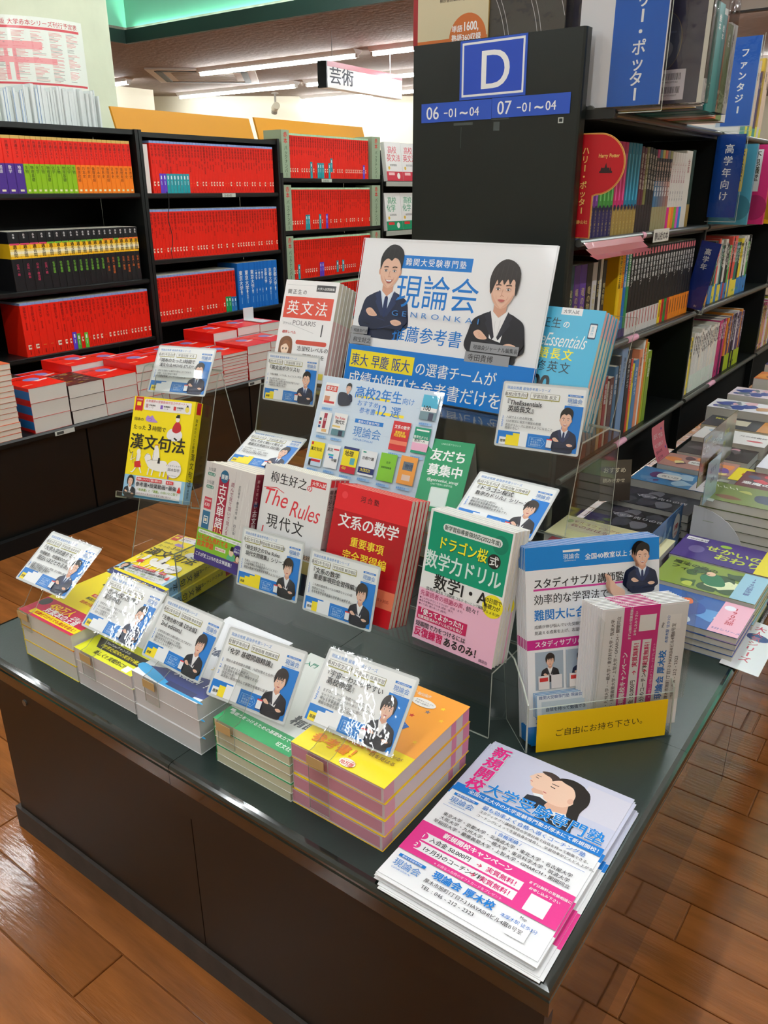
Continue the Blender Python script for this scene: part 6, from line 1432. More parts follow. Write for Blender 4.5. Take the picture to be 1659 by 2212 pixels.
    b = book(lb, M @ T(0, 0, -0.018), 0.131, 0.190, 0.018, (214, 208, 204), kobun, 'R', (120, 26, 46), kspine); copies(b, 4, M @ T(0, 0, -0.018), 0.0183, 'dark red spined copy behind the classical word book')
    def rules(c):
        W, H = c.W, c.H; c.rect(0, 0, W, H, (236, 235, 233)); c.rect(W-42, 8, 34, 12, (216, 60, 66)); c.L += 1; c.text('大学入試', W-39, 17, 7.6, WHITE, 2)
        c.text('柳生好之', 16, 28, 21, (30, 30, 32), 1, gap=1.02); c.text('の', 101, 29, 13, (222, 60, 70), 2)
        c.text('The', 2, 70, 42, (222, 60, 70), 0, skew=0.24, sx=0.9); c.text('Rules', 68, 80, 40, (222, 60, 70), 0, skew=0.24, sx=0.78); c.line([(4, 42), (34, 38), (52, 44)], 1.3, (222, 60, 70))
        c.text('現代文', 20, 108, 27, (34, 34, 36), 1, gap=1.12); c.text('1', 8, 124, 20, (222, 50, 60), 2, skew=0.1); c.text('問題集', 38, 136, 17, (40, 40, 42), 1, gap=1.1)
        c.rect(0, 140, W, 8, (230, 200, 170)); c.rect(0, 160, W, 50, (70, 110, 120)); c.rect(W-46, 150, 46, 22, (206, 190, 120)); c.rect(W-30, 172, 30, 38, (40, 46, 60)); c.text('柳生好之', W-46, 146, 9, (60, 60, 60), 1)
    def rspine(c):
        W, H = c.W, c.H; c.rect(0, 0, W, H, (214, 206, 204)); c.rect(W*0.1, 2, W*0.8, 12, (216, 60, 66)); c.L += 1; c.text('柳生好之', W*0.12, 18, W*0.74, (50, 46, 50), 2, vert=True); c.text('のザ ルールズ', W*0.2, 66, W*0.5, (214, 120, 126), 1, vert=True); c.text('現代文問題集', W*0.12, 120, W*0.74, (50, 46, 50), 2, vert=True)
    M = pose((-0.763, 0.3385, z1), 0.2, 16.4)
    b = book('white book with red script title, second on the bottom step', M @ T(0, 0, -0.0125), 0.15, 0.21, 0.0125, (236, 235, 233), rules, 'R', (214, 206, 204), rspine); copies(b, 4, M @ T(0, 0, -0.0125), 0.0128, 'copy of the red script book standing behind the front one')
    def mathc(c):
        W, H = c.W, c.H; c.rect(0, 0, W, H, (186, 20, 32)); c.rect(0, 0, W, H*0.20, (226, 40, 48)); c.poly([(W*0.62, H*0.2), (W, H*0.2), (W, H*0.62), (W*0.8, H*0.64)], (170, 14, 26)); c.rect(0, H*0.72, W, H*0.14, (240, 130, 96)); c.rect(0, H*0.86, W, H*0.14, (206, 22, 34)); c.ell(W*0.12, H*0.08, 6, 6, (240, 70, 76))
        c.text('河合塾', W*0.34, H*0.10, 11, (60, 20, 24), 1, gap=1.2); c.text('文系の数学', W*0.09, H*0.32, 25, WHITE, 2, gap=0.97, slope=0.0); c.text('重要事項', W*0.30, H*0.455, 17, (250, 226, 60), 2); c.text('完全習得編', W*0.22, H*0.57, 18, (250, 226, 60), 2)
        c.rrect(W*0.4, H*0.63, 44, 12, 5, (240, 236, 234)); c.L += 1; c.text('改訂版', W*0.44, H*0.67, 7, (120, 40, 40), 1); c.text('共通テスト対応', W*0.66, H*0.81, 6, (160, 50, 40), 1)
    M = pose((-0.5965, 0.3316, z1), 0.8, 18.5)
    b = book('red mathematics book with white and yellow title, third on the bottom step', M @ T(0, 0, -0.0108), 0.148, 0.21, 0.0108, (206, 26, 36), mathc, 'L', (190, 20, 32)); copies(b, 5, M @ T(0, 0, -0.0108), 0.0112, 'red mathematics book copy in the row behind the front one')
    def drag(c):
        W, H = c.W, c.H; c.rect(0, 0, W, H, (240, 241, 240)); c.rect(4, 3, W-7, H*0.455, (0, 148, 112)); c.rect(0, H*0.60, W, H*0.40, (244, 190, 214))
        c.ell(W-20, 24, 13, 14, (0, 124, 96)); c.rrect(26, 16, 104, 12, 6, (236, 242, 238)); c.L += 1
        c.text('新学習指導要領対応(2022年度)', 78, 25, 8.2, (30, 60, 50), 2, align='C', sx=0.88)
        c.text('ドラゴン桜', 21.2, 55.2, 21.5, (24, 22, 20), 3, sx=0.82); c.L += 1; c.text('ドラゴン桜', 21, 54.6, 21.5, (252, 240, 50), 2, sx=0.82)
        c.ell(121, 50, 11, 11, (30, 28, 28)); c.L += 1; c.text('式', 113, 55.6, 16, WHITE, 2)
        c.text('数学力ドリル', 3, 87, 29, (226, 244, 240), 2, sx=0.78); c.text('数学I・A', 24, 118, 26, (30, 28, 30), 2, sx=0.95)
        c.ell(W-16, 116, 17.5, 17.5, (246, 232, 40)); c.L += 1; c.text('10日間で', W-31, 111, 8.2, (40, 40, 20), 2, sx=0.9); c.text('基礎力が', W-31, 120, 7.8, (40, 40, 20), 2, sx=0.9); c.text('メキメキUP!', W-31, 128, 5.8, (40, 40, 20), 1, sx=0.9)
        c.text('[監修]牛瀧文宏 三田紀房 コルク モーニング編集部', 12, 125, 5.4, (70, 66, 70), 1, sx=0.9)
        y = H*0.60
        c.text('先輩読者の感謝の声、', 3, y+11, 9.6, (180, 30, 90), 1, sx=0.92); c.text('続々！', 88, y+11, 9.2, (50, 40, 50), 1)
        for k, tx in enumerate(('こんなにやさしくていいの？ (文系・女子)', '私の宝物のような本 (理系・男子)', 'くり返し使いました (既卒)')): c.text('●'+tx, 3, y+17+k*5, 4.0, (120, 60, 90), 1)
        c.rect(3, y+31, 92, 19, (196, 30, 90)); c.L += 1; c.text('「使ってよかった!!」', 4, y+40.5, 10.5, WHITE, 3, sx=0.9); c.text('効果実証済みのドリルだから安心', 5, y+48, 6, WHITE, 2, sx=0.92)
        c.text('短期間で力をつけるには', 3, y+61, 9.4, (40, 34, 40), 2, sx=0.9); c.text('反復練習', 2, y+76, 15.5, (206, 20, 90), 3, sx=0.88); c.text('あるのみ！', 58, y+76, 15.5, (30, 28, 30), 3, sx=0.88)
        c.text('講談社', W-24, H-4, 5.4, (90, 60, 80), 1)
    M = pose((-0.4065, 0.3400, z1), -3.5, 12.5)
    b = book('green, white and pink mathematics drill book, rightmost on the bottom step', M @ T(0, 0, -0.0095), 0.147, 0.208, 0.0095, (240, 241, 240), drag, 'L', (238, 236, 234), pagec=(236, 232, 222)); copies(b, 4, M @ T(0, 0, -0.0095), 0.0105, 'drill book copy standing behind the green and pink one')
    # ---- top step
    z3 = 0.8505
    def essc(c):
        W, H = c.W, c.H; c.rect(0, 0, W, H, (84, 184, 220)); c.rect(0, H*0.70, W, H*0.13, (238, 234, 226)); c.rect(0, H*0.83, W, H*0.17, (130, 160, 166)); c.rect(62, 0, 38, 12, (240, 240, 240)); c.L += 1
        c.text('大学入試', 66, 9, 7, (50, 60, 66), 1); c.text('関正生', 10, 34, 19, (40, 60, 74), 0, gap=1.0); c.text('の', 70, 33, 13, WHITE, 2)
        c.text('The', 0, 66, 34, WHITE, 0, skew=0.25, sx=0.8); c.text('Essentials', 42, 66, 32, WHITE, 0, skew=0.25, sx=0.62)
        c.text('英語長文', 14, 86, 20, (250, 238, 60), 2, gap=1.12); c.text('必修英文', 14, 108, 20, (40, 60, 74), 1, gap=1.12); c.text('100', 16, 146, 42, (34, 36, 40), 3, sx=0.86)
        c.text('関正生', 104, 140, 8, (80, 76, 70), 1); c.text('桑原雅弘', 96, 150, 8, (80, 76, 70), 1); c.rrect(118, 22, 14, 26, 2, (30, 60, 90)); c.rrect(119.2, 24.5, 11.6, 21, 1, (236, 236, 236)); c.text('音声付', 122, 27, 5, (90, 170, 200), 1, vert=True)
        c.ell(100, H*0.9, 9, 12, (40, 34, 34)); c.ell(100, H*0.93, 6.5, 8, (222, 180, 160))
    def essedge(m, x0, x1, W, H, t):
        for a, b_, col in ((0.0, 0.28, (226, 214, 196)), (0.28, 0.47, (240, 206, 186)), (0.78, 1.0, (238, 190, 186))):
            m.box((x1, H*a+0.001, 0.001), (x1+0.0002, H*b_-0.001, t-0.001), col, 'pages')
    M = pose((-0.4330, 0.660, z3), -2.0, 20.5)
    b = book('light blue English reading book with a big 100, right on the top step', M @ T(0, 0, -0.0125), 0.140, 0.196, 0.0125, (84, 184, 220), essc, 'L', (84, 184, 220), edge=essedge, pagec=(226, 222, 196)); copies(b, 5, M @ T(0, 0, -0.0125), 0.0130, 'light blue book copy behind the front one on the top step')
    def polc(c):
        W, H = c.W, c.H; c.rect(0, 0, W, H, (240, 238, 236)); c.line([(5, 10), (W-5, 10)], 0.5, (190, 190, 190)); c.rect(78, 8, 46, 13, (40, 38, 40)); c.rect(5, 34, W-12, 44, (216, 70, 44)); c.L += 1
        c.text('大学入試問題集', 101, 17.5, 6, WHITE, 1, align='C'); c.text('関正生の', 8, 28, 10.5, (60, 56, 56), 1, gap=1.2); c.text('英文法', 12, 68, 31, WHITE, 1, gap=1.14); c.text('POLARIS', 32, 92, 14, (120, 116, 116), 0, sx=1.1); c.text('ポラリス', 8, 92, 5.6, (140, 140, 140)); c.text('1', 100, 112, 36, (60, 56, 58), 0, sx=0.8); c.line([(6, 86), (88, 106)], 0.4, (150, 150, 150)); c.text('標準レベル', 10, 110, 7, (206, 60, 50), 2)
        c.rrect(48, 122, 76, 9, 4, (200, 70, 50)); c.text('志望校レベルの', 54, 143, 11, (50, 48, 48), 1); c.text('問題だけを', 70, 158, 11, (50, 48, 48), 1); c.text('解こう！', 76, 172, 11, (50, 48, 48), 1)
        c.blob([(8, 146), (10, 124), (24, 116), (38, 122), (42, 146), (38, 160), (12, 160)], (120, 76, 46)); c.blob([(14, 136), (24, 130), (32, 136), (32, 148), (24, 156), (15, 148)], (246, 216, 190)); c.ell(19, 142, 1.6, 2.4, (60, 40, 34), 8); c.ell(27, 142, 1.6, 2.4, (60, 40, 34), 8); c.blob([(12, 140), (20, 126), (34, 128), (36, 142), (26, 132), (16, 136)], (140, 88, 52))
        c.rect(40, 186, 88, 12, (240, 220, 90))
    def polspine(c): c.rect(0, 0, c.W, c.H, (236, 234, 232)); c.rect(1, c.H*0.2, c.W-2, c.H*0.2, (216, 90, 60))
    M = pose((-0.968, 0.630, z3+0.004), 6.5, 21.0)
    def poledge(m, x0, x1, W, H, t): m.box((x1, 0.002, 0.002), (x1+0.0002, H*0.62, t-0.001), (236, 196, 192), 'pages')
    b = book('white English grammar book with an orange title block, left on the top step', M @ T(0, 0, -0.0135), 0.131, 0.205, 0.0135, (240, 238, 236), polc, 'L', (236, 234, 232), edge=poledge); copies(b, 5, M @ T(0, 0, -0.0135), 0.0138, 'white grammar book copy behind the front one on the top step')
    # brown box books behind the stand
    def yb(c): c.rect(0, 0, c.W, c.H, (236, 196, 90)); c.blob([(20, 30), (60, 20), (110, 40), (90, 80), (40, 70)], (226, 120, 60)); c.blob([(100, 80), (140, 70), (160, 100), (120, 110)], (244, 226, 150))
    ms = flat_book(0.18, 0.14, 0.03, (236, 196, 90), (226, 180, 80), deco=yb)
    for k in range(5): lay(ms, 'picture_book', T(-0.86, 0.80, TZ+0.0003+k*0.0303), ('topmost' if k == 4 else 'lower') + ' orange and yellow picture book seen through the clear stand', 'book', 'orange picture books behind the stand')
    ms = flat_book(0.2, 0.15, 0.035, (150, 34, 36), (120, 20, 26))
    for k in range(2): lay(ms, 'picture_book', T(-0.44, 0.78, TZ+0.0003+k*0.0353), ('topmost' if k == 1 else 'lower') + ' dark red boxed book seen through the right of the clear stand', 'book', 'dark red boxed books behind the stand')

def build_piles():
    def pile(label, x, y, W, H, n, t, front, printer, spine_side='L', spine=None, spine_printer=None, pagec=(228, 225, 220), edge=None, yaw=0, jit=0.0018, group=''):
        M = T(x, y, TZ+0.0004) @ RZ(yaw)
        b = book('topmost ' + label, M @ T(0, 0, (n-1)*(t+0.0003)), W, H, t, front, printer, spine_side, spine, spine_printer, pagec, edge, group=group)
        for k in range(n-1):
            copy_tree(b, M @ T(rnd.uniform(-jit, jit), rnd.uniform(-jit, jit)*0.6, k*(t+0.0003)), 'lower ' + label)
    def geo(c):
        W, H = c.W, c.H; c.rect(0, 0, W, H, (250, 228, 24)); c.rect(0, H-58, W, 58, (196, 24, 76)); c.rect(20, H-20, W-20, 14, (250, 228, 24)); c.rect(0, 8, W, 16, (30, 50, 120)); c.L += 1
        c.text('大学入学共通テスト', 30, 21, 12, (250, 228, 60), 2); c.text('地理', 40, 66, 44, (20, 20, 20), 3); c.text('の点数が面白いほどとれる本', 60, 84, 8, (30, 30, 30), 1); c.rect(60, 92, 60, 9, (214, 50, 50)); c.text('新課程対応', 64, 99, 7, WHITE, 1); c.text('解説がていねい！', 60, 112, 9, (30, 30, 30), 2); c.text('図表が豊富', 62, 126, 9, (214, 60, 40), 2)
        c.text('450万人', 34, H-36, 20, (250, 220, 40), 3, skew=0.1, sx=0.9); c.text('が選んだ', 104, H-36, 8, WHITE, 2); c.text('対策本の王道', 40, H-21.5, 17, WHITE, 3, sx=0.9); c.text('知識ゼロからでも満点を狙え！', 32, H-9.5, 8.6, (196, 30, 40), 3); c.ell(14, H-44, 12, 12, (60, 60, 66))
    pile('geography book with a yellow and magenta cover, left front pile', -1.041, 0.0485, 0.154, 0.205, 3, 0.0295, (250, 228, 24), geo, 'L', (250, 228, 24), pagec=(226, 224, 214), group='geography pile')
    def hist(c):
        W, H = c.W, c.H; c.rect(0, 0, W, H, (238, 238, 236)); c.rect(0, H-62, W, 62, (232, 234, 40)); c.poly([(10, H-46), (W-4, H-46), (W-4, H-22), (30, H-22)], (40, 40, 40)); c.rect(W-28, H-16, 14, 14, WHITE); c.L += 1
        c.text('実況', 60, 60, 30, (90, 90, 90), 1); c.poly([(100, 40), (130, 50), (108, 60)], (60, 180, 190)); c.poly([(110, 70), (144, 60), (124, 84)], (60, 110, 200)); c.text('中継', 90, 110, 30, (90, 90, 90), 1)
        c.text('YouTubeチャンネル', 34, H-38, 7, WHITE, 2); c.text('『世界史探究の実況中継』', 28, H-27, 9.4, (250, 240, 60), 2, sx=0.95); c.text('楽しく!! 実戦的に!!', 40, H-8, 10.5, (60, 60, 20), 3, sx=0.9); c.text('冬テキ', 110, H-52, 12, (60, 60, 20), 2)
    pile('world history book with yellow band, second front pile', -0.881, 0.0475, 0.148, 0.205, 3, 0.0235, (236, 236, 232), hist, 'L', (232, 232, 230), pagec=(226, 220, 220), group='world history pile')
    def bio(c):
        W, H = c.W, c.H; c.rect(0, 0, W, H, (236, 238, 240)); c.poly([(0, H-20), (50, H-40), (W, H-58), (W, H-12), (90, H-4)], (44, 56, 120)); c.blob([(0, H-26), (40, H-20), (90, H-8), (W, H-6), (W, H-2), (60, H-2), (0, H-12)], (60, 160, 214)); c.L += 1
        c.text('大改訂！！', 60, H-32, 15, WHITE, 3, skew=0.2, slope=0.0); c.text('合格77講', 60, 60, 24, (60, 70, 90), 2); c.text('映像授業', 40, 100, 20, (90, 100, 120), 3, skew=0.15); c.text('完全版', 96, 130, 15, (220, 190, 60), 2); c.rect(70, H-16, 60, 10, (30, 40, 90))
    pile('biology book with navy and light blue swoosh, third front pile', -0.720, 0.0425, 0.146, 0.203, 3, 0.0300, (236, 238, 240), bio, 'L', (236, 238, 240), pagec=(226, 226, 228), group='biology pile')
    def chem(c):
        W, H = c.W, c.H; c.rect(0, 0, W, H, (222, 226, 218)); c.rect(W-52, 18, 52, 74, (120, 200, 40)); c.rect(0, H-34, W, 34, (18, 150, 82)); c.rect(6, H-32, 8, 5, WHITE); c.L += 1
        c.text('化学', W-40, 60, 18, (80, 150, 30), 2, slope=0.1); c.text('化学 応用', W-50, 106, 11, (90, 100, 90), 1); c.text('問題', W-46, 128, 20, (90, 110, 90), 2); c.text('精講', W-52, 154, 24, (70, 76, 76), 3, skew=0.1)
        c.text('基礎力をつけるための基礎体力です。', 10, H-22, 7.6, WHITE, 2); c.text('旺文社', W-34, H-8, 9, WHITE, 1); c.text('入門', 12, 30, 12, (0, 130, 100), 2)
    pile('chemistry book with green foot band, fourth front pile', -0.548, 0.0485, 0.145, 0.21, 5, 0.0148, (222, 226, 218), chem, 'L', (18, 150, 82), pagec=(222, 220, 190), group='chemistry pile')
    def phys(c):
        W, H = c.W, c.H; c.rect(0, 0, W, H, (248, 166, 64)); c.rect(0, H-66, W, 66, (250, 226, 30)); c.ell(46, 62, 40, 36, (120, 124, 134)); c.ell(42, 112, 36, 32, (120, 124, 134)); c.L += 1
        c.text('やまだ先生', 66, 16, 6, (250, 236, 220), 1); c.text('鯉沼拓', 74, 18, 6, (250, 236, 220), 1)
        for x, y, col in ((96, 64, (206, 60, 50)), (124, 28, (250, 220, 60)), (136, 52, (250, 200, 60)), (110, 46, (130, 120, 130)), (74, 84, (130, 120, 130)), (66, 138, (250, 220, 50)), (132, 110, (250, 200, 60))):
            c.poly([(x+4.4*(1 if k % 2 == 0 else 0.45)*math.cos(R(-90+36*k)), y+4.4*(1 if k % 2 == 0 else 0.45)*math.sin(R(-90+36*k))) for k in range(10)], col)
        c.poly([(46, 56), (66, 66), (60, 78), (40, 68)], (56, 110, 190)); c.poly([(84, 76), (108, 88), (102, 100), (78, 88)], (56, 110, 190)); c.poly([(64, 68), (82, 76), (76, 86), (60, 78)], (226, 170, 50))
        for a in (0.25, 0.5, 0.75): c.line([(46+20*a, 56+10*a), (40+20*a, 68+10*a)], 0.5, (160, 190, 230)); c.line([(84+24*a, 76+12*a), (78+24*a, 88+12*a)], 0.5, (160, 190, 230))
        c.ell(86, 122, 15, 12, (226, 176, 96)); c.line([(80, 112), (84, 132)], 2, (190, 120, 60)); c.line([(90, 111), (94, 131)], 1.6, (214, 140, 80)); c.line([(64, 126), (76, 134), (96, 134), (110, 120)], 0.9, (110, 80, 50))
        c.ell(94, 32, 20, 9, (240, 238, 232)); c.L += 1; c.text('きみもいっしょに', 80, 31, 3.8, (90, 80, 70), 1); c.text('宇宙へ出発だ！', 81, 36, 3.8, (90, 80, 70), 1)
        c.text('うちゅーいち', 6, 50, 12, (244, 220, 50), 3, slope=0.05); c.text('わかりやすい', 10, 64, 10, (90, 200, 170), 2); c.text('高校物理', 20, 96, 18, (226, 232, 236), 2)
        c.text('本格派の', 26, H-44, 20, (226, 130, 30), 3, skew=0.05); c.text('参考書！', 16, H-20, 20, (226, 130, 30), 3, skew=0.05); c.text('ニッポンが', 100, H-50, 8, (150, 110, 30), 2); c.text('目を見はる', 98, H-38, 8, (150, 110, 30), 2)
        c.ell(86, H-10, 12, 7.5, (246, 242, 226)); c.L += 1; c.text('シリーズ累計', 77, H-12.5, 3.4, (196, 60, 50), 1); c.text('70万部', 76, H-5, 8.4, (206, 40, 40), 3, sx=0.8)
    def pedge(m, x0, x1, W, H, t):
        m.box((x0, 0.0005, 0.0035), (x1-0.004, 0.0008, t-0.0035), (214, 150, 170), 'pages'); m.box((x1-0.0005, 0.0005, 0.0015), (x1, 0.0008, t-0.0015), (236, 200, 206), 'pages')
        for a, b_ in ((0.0, 0.022), (0.155, 0.168), (0.185, 0.2025)): m.box((x1, a+0.001, 0.0015), (x1+0.0002, b_, t-0.0015), (226, 166, 186) if a < 0.01 else (222, 140, 176), 'pages')
    pile('physics book with pink striped page edges, right front pile', -0.401, 0.0515, 0.151, 0.2035, 4, 0.0247, (248, 200, 50), phys, 'L', (230, 220, 220), pagec=(222, 210, 214), edge=pedge, group='physics pile')
    M = T(-1.100, 0.268, TZ+0.0004) @ RZ(7)
    b = book('yellow classical Chinese book lying on its pile behind the geography books', M @ T(0, 0, 0.0315), 0.150, 0.205, 0.0288, (250, 226, 18), kanbun_cover, 'R', (246, 222, 24), kanbun_spine)
    copy_tree(b, M @ T(0.004, -0.003, 0.0021), 'lower yellow classical Chinese book under the lying one')
    # thin leaflet sheets under the lower one keep the pile height
    m = MB(); m.box((0, 0, 0), (0.15, 0.2, 0.0016), (225, 230, 235), 'paper'); tag(m.obj('leaflet', None, M), 'thin pale sheet under the lying yellow books', 'leaflet')

# ================================================================== leaflets
def face(c, x, y, s, hair=(30, 24, 22)):
    """profile of a girl looking up to the left"""
    P = lambda L: [(x+a*s, y+b*s) for a, b in L]
    c.blob(P([(52, 18), (70, 10), (92, 20), (100, 44), (96, 70), (100, 100), (88, 128), (72, 130), (66, 100), (60, 70)]), hair)
    c.poly(P([(48, 62), (76, 66), (82, 92), (56, 96), (44, 84)]), (226, 178, 152))
    c.blob(P([(30, 30), (44, 18), (64, 18), (78, 36), (80, 56), (70, 72), (54, 76), (38, 72), (32, 62), (28, 56), (30, 51), (22, 46), (27, 38)]), (240, 202, 178))
    c.blob(P([(40, 14), (60, 6), (84, 14), (92, 40), (84, 60), (78, 52), (76, 38), (66, 24), (50, 20)]), hair)
    c.ell(x+74*s, y+54*s, 4.6*s, 6.4*s, (230, 180, 156), 12)
    c.line(P([(35, 40), (43, 41)]), 1.8*s, (40, 26, 24)); c.line(P([(34, 33), (46, 33)]), 1.5*s, (60, 40, 34)); c.line(P([(30, 58), (36, 58.5)]), 1.8*s, (196, 96, 96))
    c.poly(P([(52, 92), (80, 84), (92, 104), (70, 110)]), (238, 240, 242)); c.poly(P([(44, 104), (70, 96), (98, 104), (104, 134), (40, 134)]), (32, 34, 42))
def flyer_print(c):
    W, H = 210, 297
    c.rect(0, 0, W, H, (243, 243, 244)); c.rect(0, 0, W, 108, (204, 206, 226)); c.rect(150, 10, 60, 60, (214, 212, 226))
    face(c, 62, 12, 0.6, (60, 46, 44)); face(c, 78, 8, 0.86)
    c.rect(0, 108, W, 15, BLUE)
    for k, ch in enumerate('新規開校'): c.text(ch, 9, 31+k*26, 27, WHITE, 3); c.L += 1; c.text(ch, 9, 30.4+k*26, 26, (226, 30, 130), 3)
    c.text('大学受験専門塾', 36.6, 104.5, 25, WHITE, 3, sx=0.96); c.L += 2; c.text('大学受験専門塾', 37, 104, 25, (0, 130, 216), 2, sx=0.96)
    c.text('全国に拡大中の大学受験専門塾が厚木にて新規開校！', 22, 118.5, 8.0, WHITE, 2, sx=0.98)
    logo(c, 8, 128, 36); c.text('最も効率よく合格へ導くコーチング塾', 52, 134, 8.4, (0, 110, 196), 1); c.text('スタディサプリ講師監修の学習計画で自信を持って勉強できる。', 52, 142, 5.3, (40, 40, 44), 1); c.text('コーチングによって生徒自身が成長し、学習効率がどんどん上がる。', 52, 150, 5.3, (40, 40, 44), 1)
    c.line([(6, 156), (W-6, 156)], 0.5, (90, 130, 200)); c.text('\\ 合格実績 /', 105, 164, 7, (0, 110, 196), 1, align='C')
    for k, tx in enumerate(('東京大学・京都大学・北海道大学・東北大学・名古屋大学', '大阪大学・九州大学・一橋大学・東京科学大学・筑波大学', '早稲田大学・慶應義塾大学・上智大学・GMARCH・関関同立')): c.text(tx, 105, 173+k*8.6, 6.9, (40, 40, 44), 1, align='C')
    c.rect(0, 196, W, 56, (228, 56, 142)); c.text('新規開校キャンペーン', 84, 207, 9.6, WHITE, 3, align='C')
    for k, (a, b) in enumerate((('入会金 50,000円', '①'), ('1ヶ月分のコーチング料', '②'))):
        y = 212+k*17; c.rect(16, y, 136, 14, (244, 243, 244)); c.ell(16, y+7, 6, 6, (228, 56, 142)); c.L += 1; c.text(str(k+1), 13.6, y+10.2, 9, WHITE, 2); c.text(a, 26, y+10.4, 8.6, (40, 40, 44), 2, sx=0.95); c.text('→', 92, y+11, 9, (214, 30, 90), 3); c.text('実質無料！', 106, y+10.8, 9, (214, 50, 120), 3)
    c.text('※お得な入会時のギフトカードをプレゼント', 50, 250.3, 4.6, (250, 210, 230), 1); c.text('まずは無料の受験相談に', 156, 209, 4.9, WHITE, 2); c.text('お申し込み下さい', 160, 217, 4.9, WHITE, 2); c.rect(166, 221, 26, 26, WHITE)
    logo(c, 8, 259, 38); c.text('現論会 厚木校', 58, 268, 13, (0, 120, 206), 3); c.text('本厚木駅 徒歩3分', 150, 269, 5.8, (0, 110, 196), 1); c.text('厚木市旭町1丁目7-3 HAYASHIビル4階B号室', 54, 279, 7.0, (50, 50, 54), 1, sx=0.95); c.text('TEL : 046 - 212 - 2323', 56, 289, 7.4, (50, 50, 54), 1)
    c.text('Map', 170, 260, 5, (50, 50, 54), 1); c.rect(164, 263, 24, 24, (250, 250, 250))
def build_leaflets():
    base = T(-0.2335, 0.0145, TZ+0.0003) @ RZ(0.6)
    rr = random.Random(8); mesh0 = None
    blank = MB(); blank.box((0, 0, 0), (0.21, 0.297, 0.0008), (240, 240, 241), 'paper', faces={'top': ((240, 240, 241), 'paper')})
    cb = Canvas(blank, T(0, 0, 0.0008), 210, 297); cb.rect(0, 0, 210, 108, (204, 206, 226)); cb.rect(0, 108, 210, 15, BLUE); cb.rect(0, 196, 210, 56, (228, 56, 142)); bm = blank.mesh('leaflet')
    n = 13
    for k in range(n-1):
        dx, dy, a = (rr.uniform(-0.003, 0.006), rr.uniform(-0.006, 0.003), rr.uniform(-0.6, 0.8))
        if k < 4: dx += 0.006; dy -= 0.008
        o = bpy.data.objects.new('leaflet', bm); COL.objects.link(o); o.matrix_basis = base @ T(dx, dy, k*0.00088) @ RZ(a)
        tag(o, 'flyer lower in the loose stack at the front right', 'leaflet', 'flyers in the loose stack')
    m = MB()
    # the top sheet lies a little wavy: its left edge and head bow up slightly
    m.box((0, 0, 0), (0.21, 0.297, 0.0006), (243, 243, 244), 'paper'); c = Canvas(m, T(0, 0, 0.0006), 210, 297, 'paper', step=0.00004); flyer_print(c)
    tag(m.obj('leaflet', None, base @ T(0, 0, (n-1)*0.00088+0.0002)), 'topmost white, blue and pink flyer with two girls in profile, front right', 'leaflet', 'flyers in the loose stack')
    # ---- clear holder at the right with two pockets
    P = T(-0.1835, 0.3325, TZ+0.0005) @ RZ(47.5)
    tl = R(9)
    t = thing('leaflet_holder', 'clear acrylic leaflet holder with a yellow label on its front', 'leaflet holder', P)
    # local: X width, Y away from the viewer, Z up
    def S(name, path, x0, x1, th=0.0022): m = MB(); m.sheet(path, x0, x1, th); m.obj(name, t)
    S('front_tray', [(0.006, 0.075), (0.0, 0.004), (0.004, 0.0015), (0.085, 0.0015), (0.150, 0.210)], -0.012, 0.218)
    m = MB()
    side = [(0.0, 0.004), (0.006, 0.082), (0.03, 0.10), (0.07, 0.12), (0.118, 0.115), (0.086, 0.002)]
    m.prism(side, -0.0125, -0.0105, (186, 192, 180), 'acrylic'); m.obj('side_panel', t)
    m = MB(); m.prism(side, 0.2165, 0.2185, (186, 192, 180), 'acrylic'); m.obj('side_panel', t)
    m = MB()
    for x in (-0.013, 0.2162):
        pts = side[:5]
        for a, b in zip(pts, pts[1:]): m.cyl((x+0.001, a[0], a[1]), (x+0.001, b[0], b[1]), 0.0014, (200, 204, 196), 'acrylic_edge', 6)
    m.obj('rounded_rim', t)
    m = MB(); m.box((0.093, 0.008, 0.003), (0.0945, 0.045, 0.205), (186, 192, 180), 'acrylic'); m.box((0.0935, 0.0075, 0.06), (0.236, 0.009, 0.222), (186, 192, 180), 'acrylic'); m.box((0.2345, 0.009, 0.06), (0.236, 0.05, 0.222), (186, 192, 180), 'acrylic'); m.obj('inner_pocket', t)
    M = P @ T(0.0, -0.0015, 0.003) @ Matrix.Rotation(R(90-4), 4, 'X')
    m = MB(); m.box((0.002, 0.0, 0), (0.208, 0.062, 0.0004), (246, 200, 14), 'paper'); c = Canvas(m, T(0.002, 0, 0.0004), 206, 62)
    c.text('ご自由にお持ち下さい。', 28, 38, 13.4, (50, 34, 20), 0, slope=-0.02)
    o = m.obj('yellow_label', t); o.matrix_basis = P.inverted() @ M; o['label'] = 'mustard yellow label with handwritten Japanese words'
    # A4 leaflets (left and back)
    def a4(c):
        W, H = 210, 297
        c.rect(0, 0, W, H, (238, 240, 242)); c.rect(0, 0, W, 34, (0, 128, 210)); logo(c, 58, 8, 26, WHITE, bars=True); c.text('全国40教室以上 急増中！', 92, 24, 9.5, WHITE, 2)
        c.rect(12, 62, 142, 3, (206, 60, 150)); c.L += 1
        c.text('スタディサプリ講師監修の', 12, 60, 15.4, (36, 36, 40), 2, sx=0.92); c.text('効率的な学習法で', 12, 84, 16, (36, 36, 40), 1, sx=0.92); c.text('難関大に合格', 12, 108, 17.5, (20, 120, 200), 2, sx=0.92); c.text('できる！', 106, 108, 14, (36, 36, 40), 1)
        c.text('成績が伸び悩んでいた受験生が、効率的で結果の出る学習で、', 12, 121, 5.8, (70, 70, 74), 1); c.text('見違える成果を上げ、志望校に合格しています。', 12, 130, 5.8, (70, 70, 74), 1)
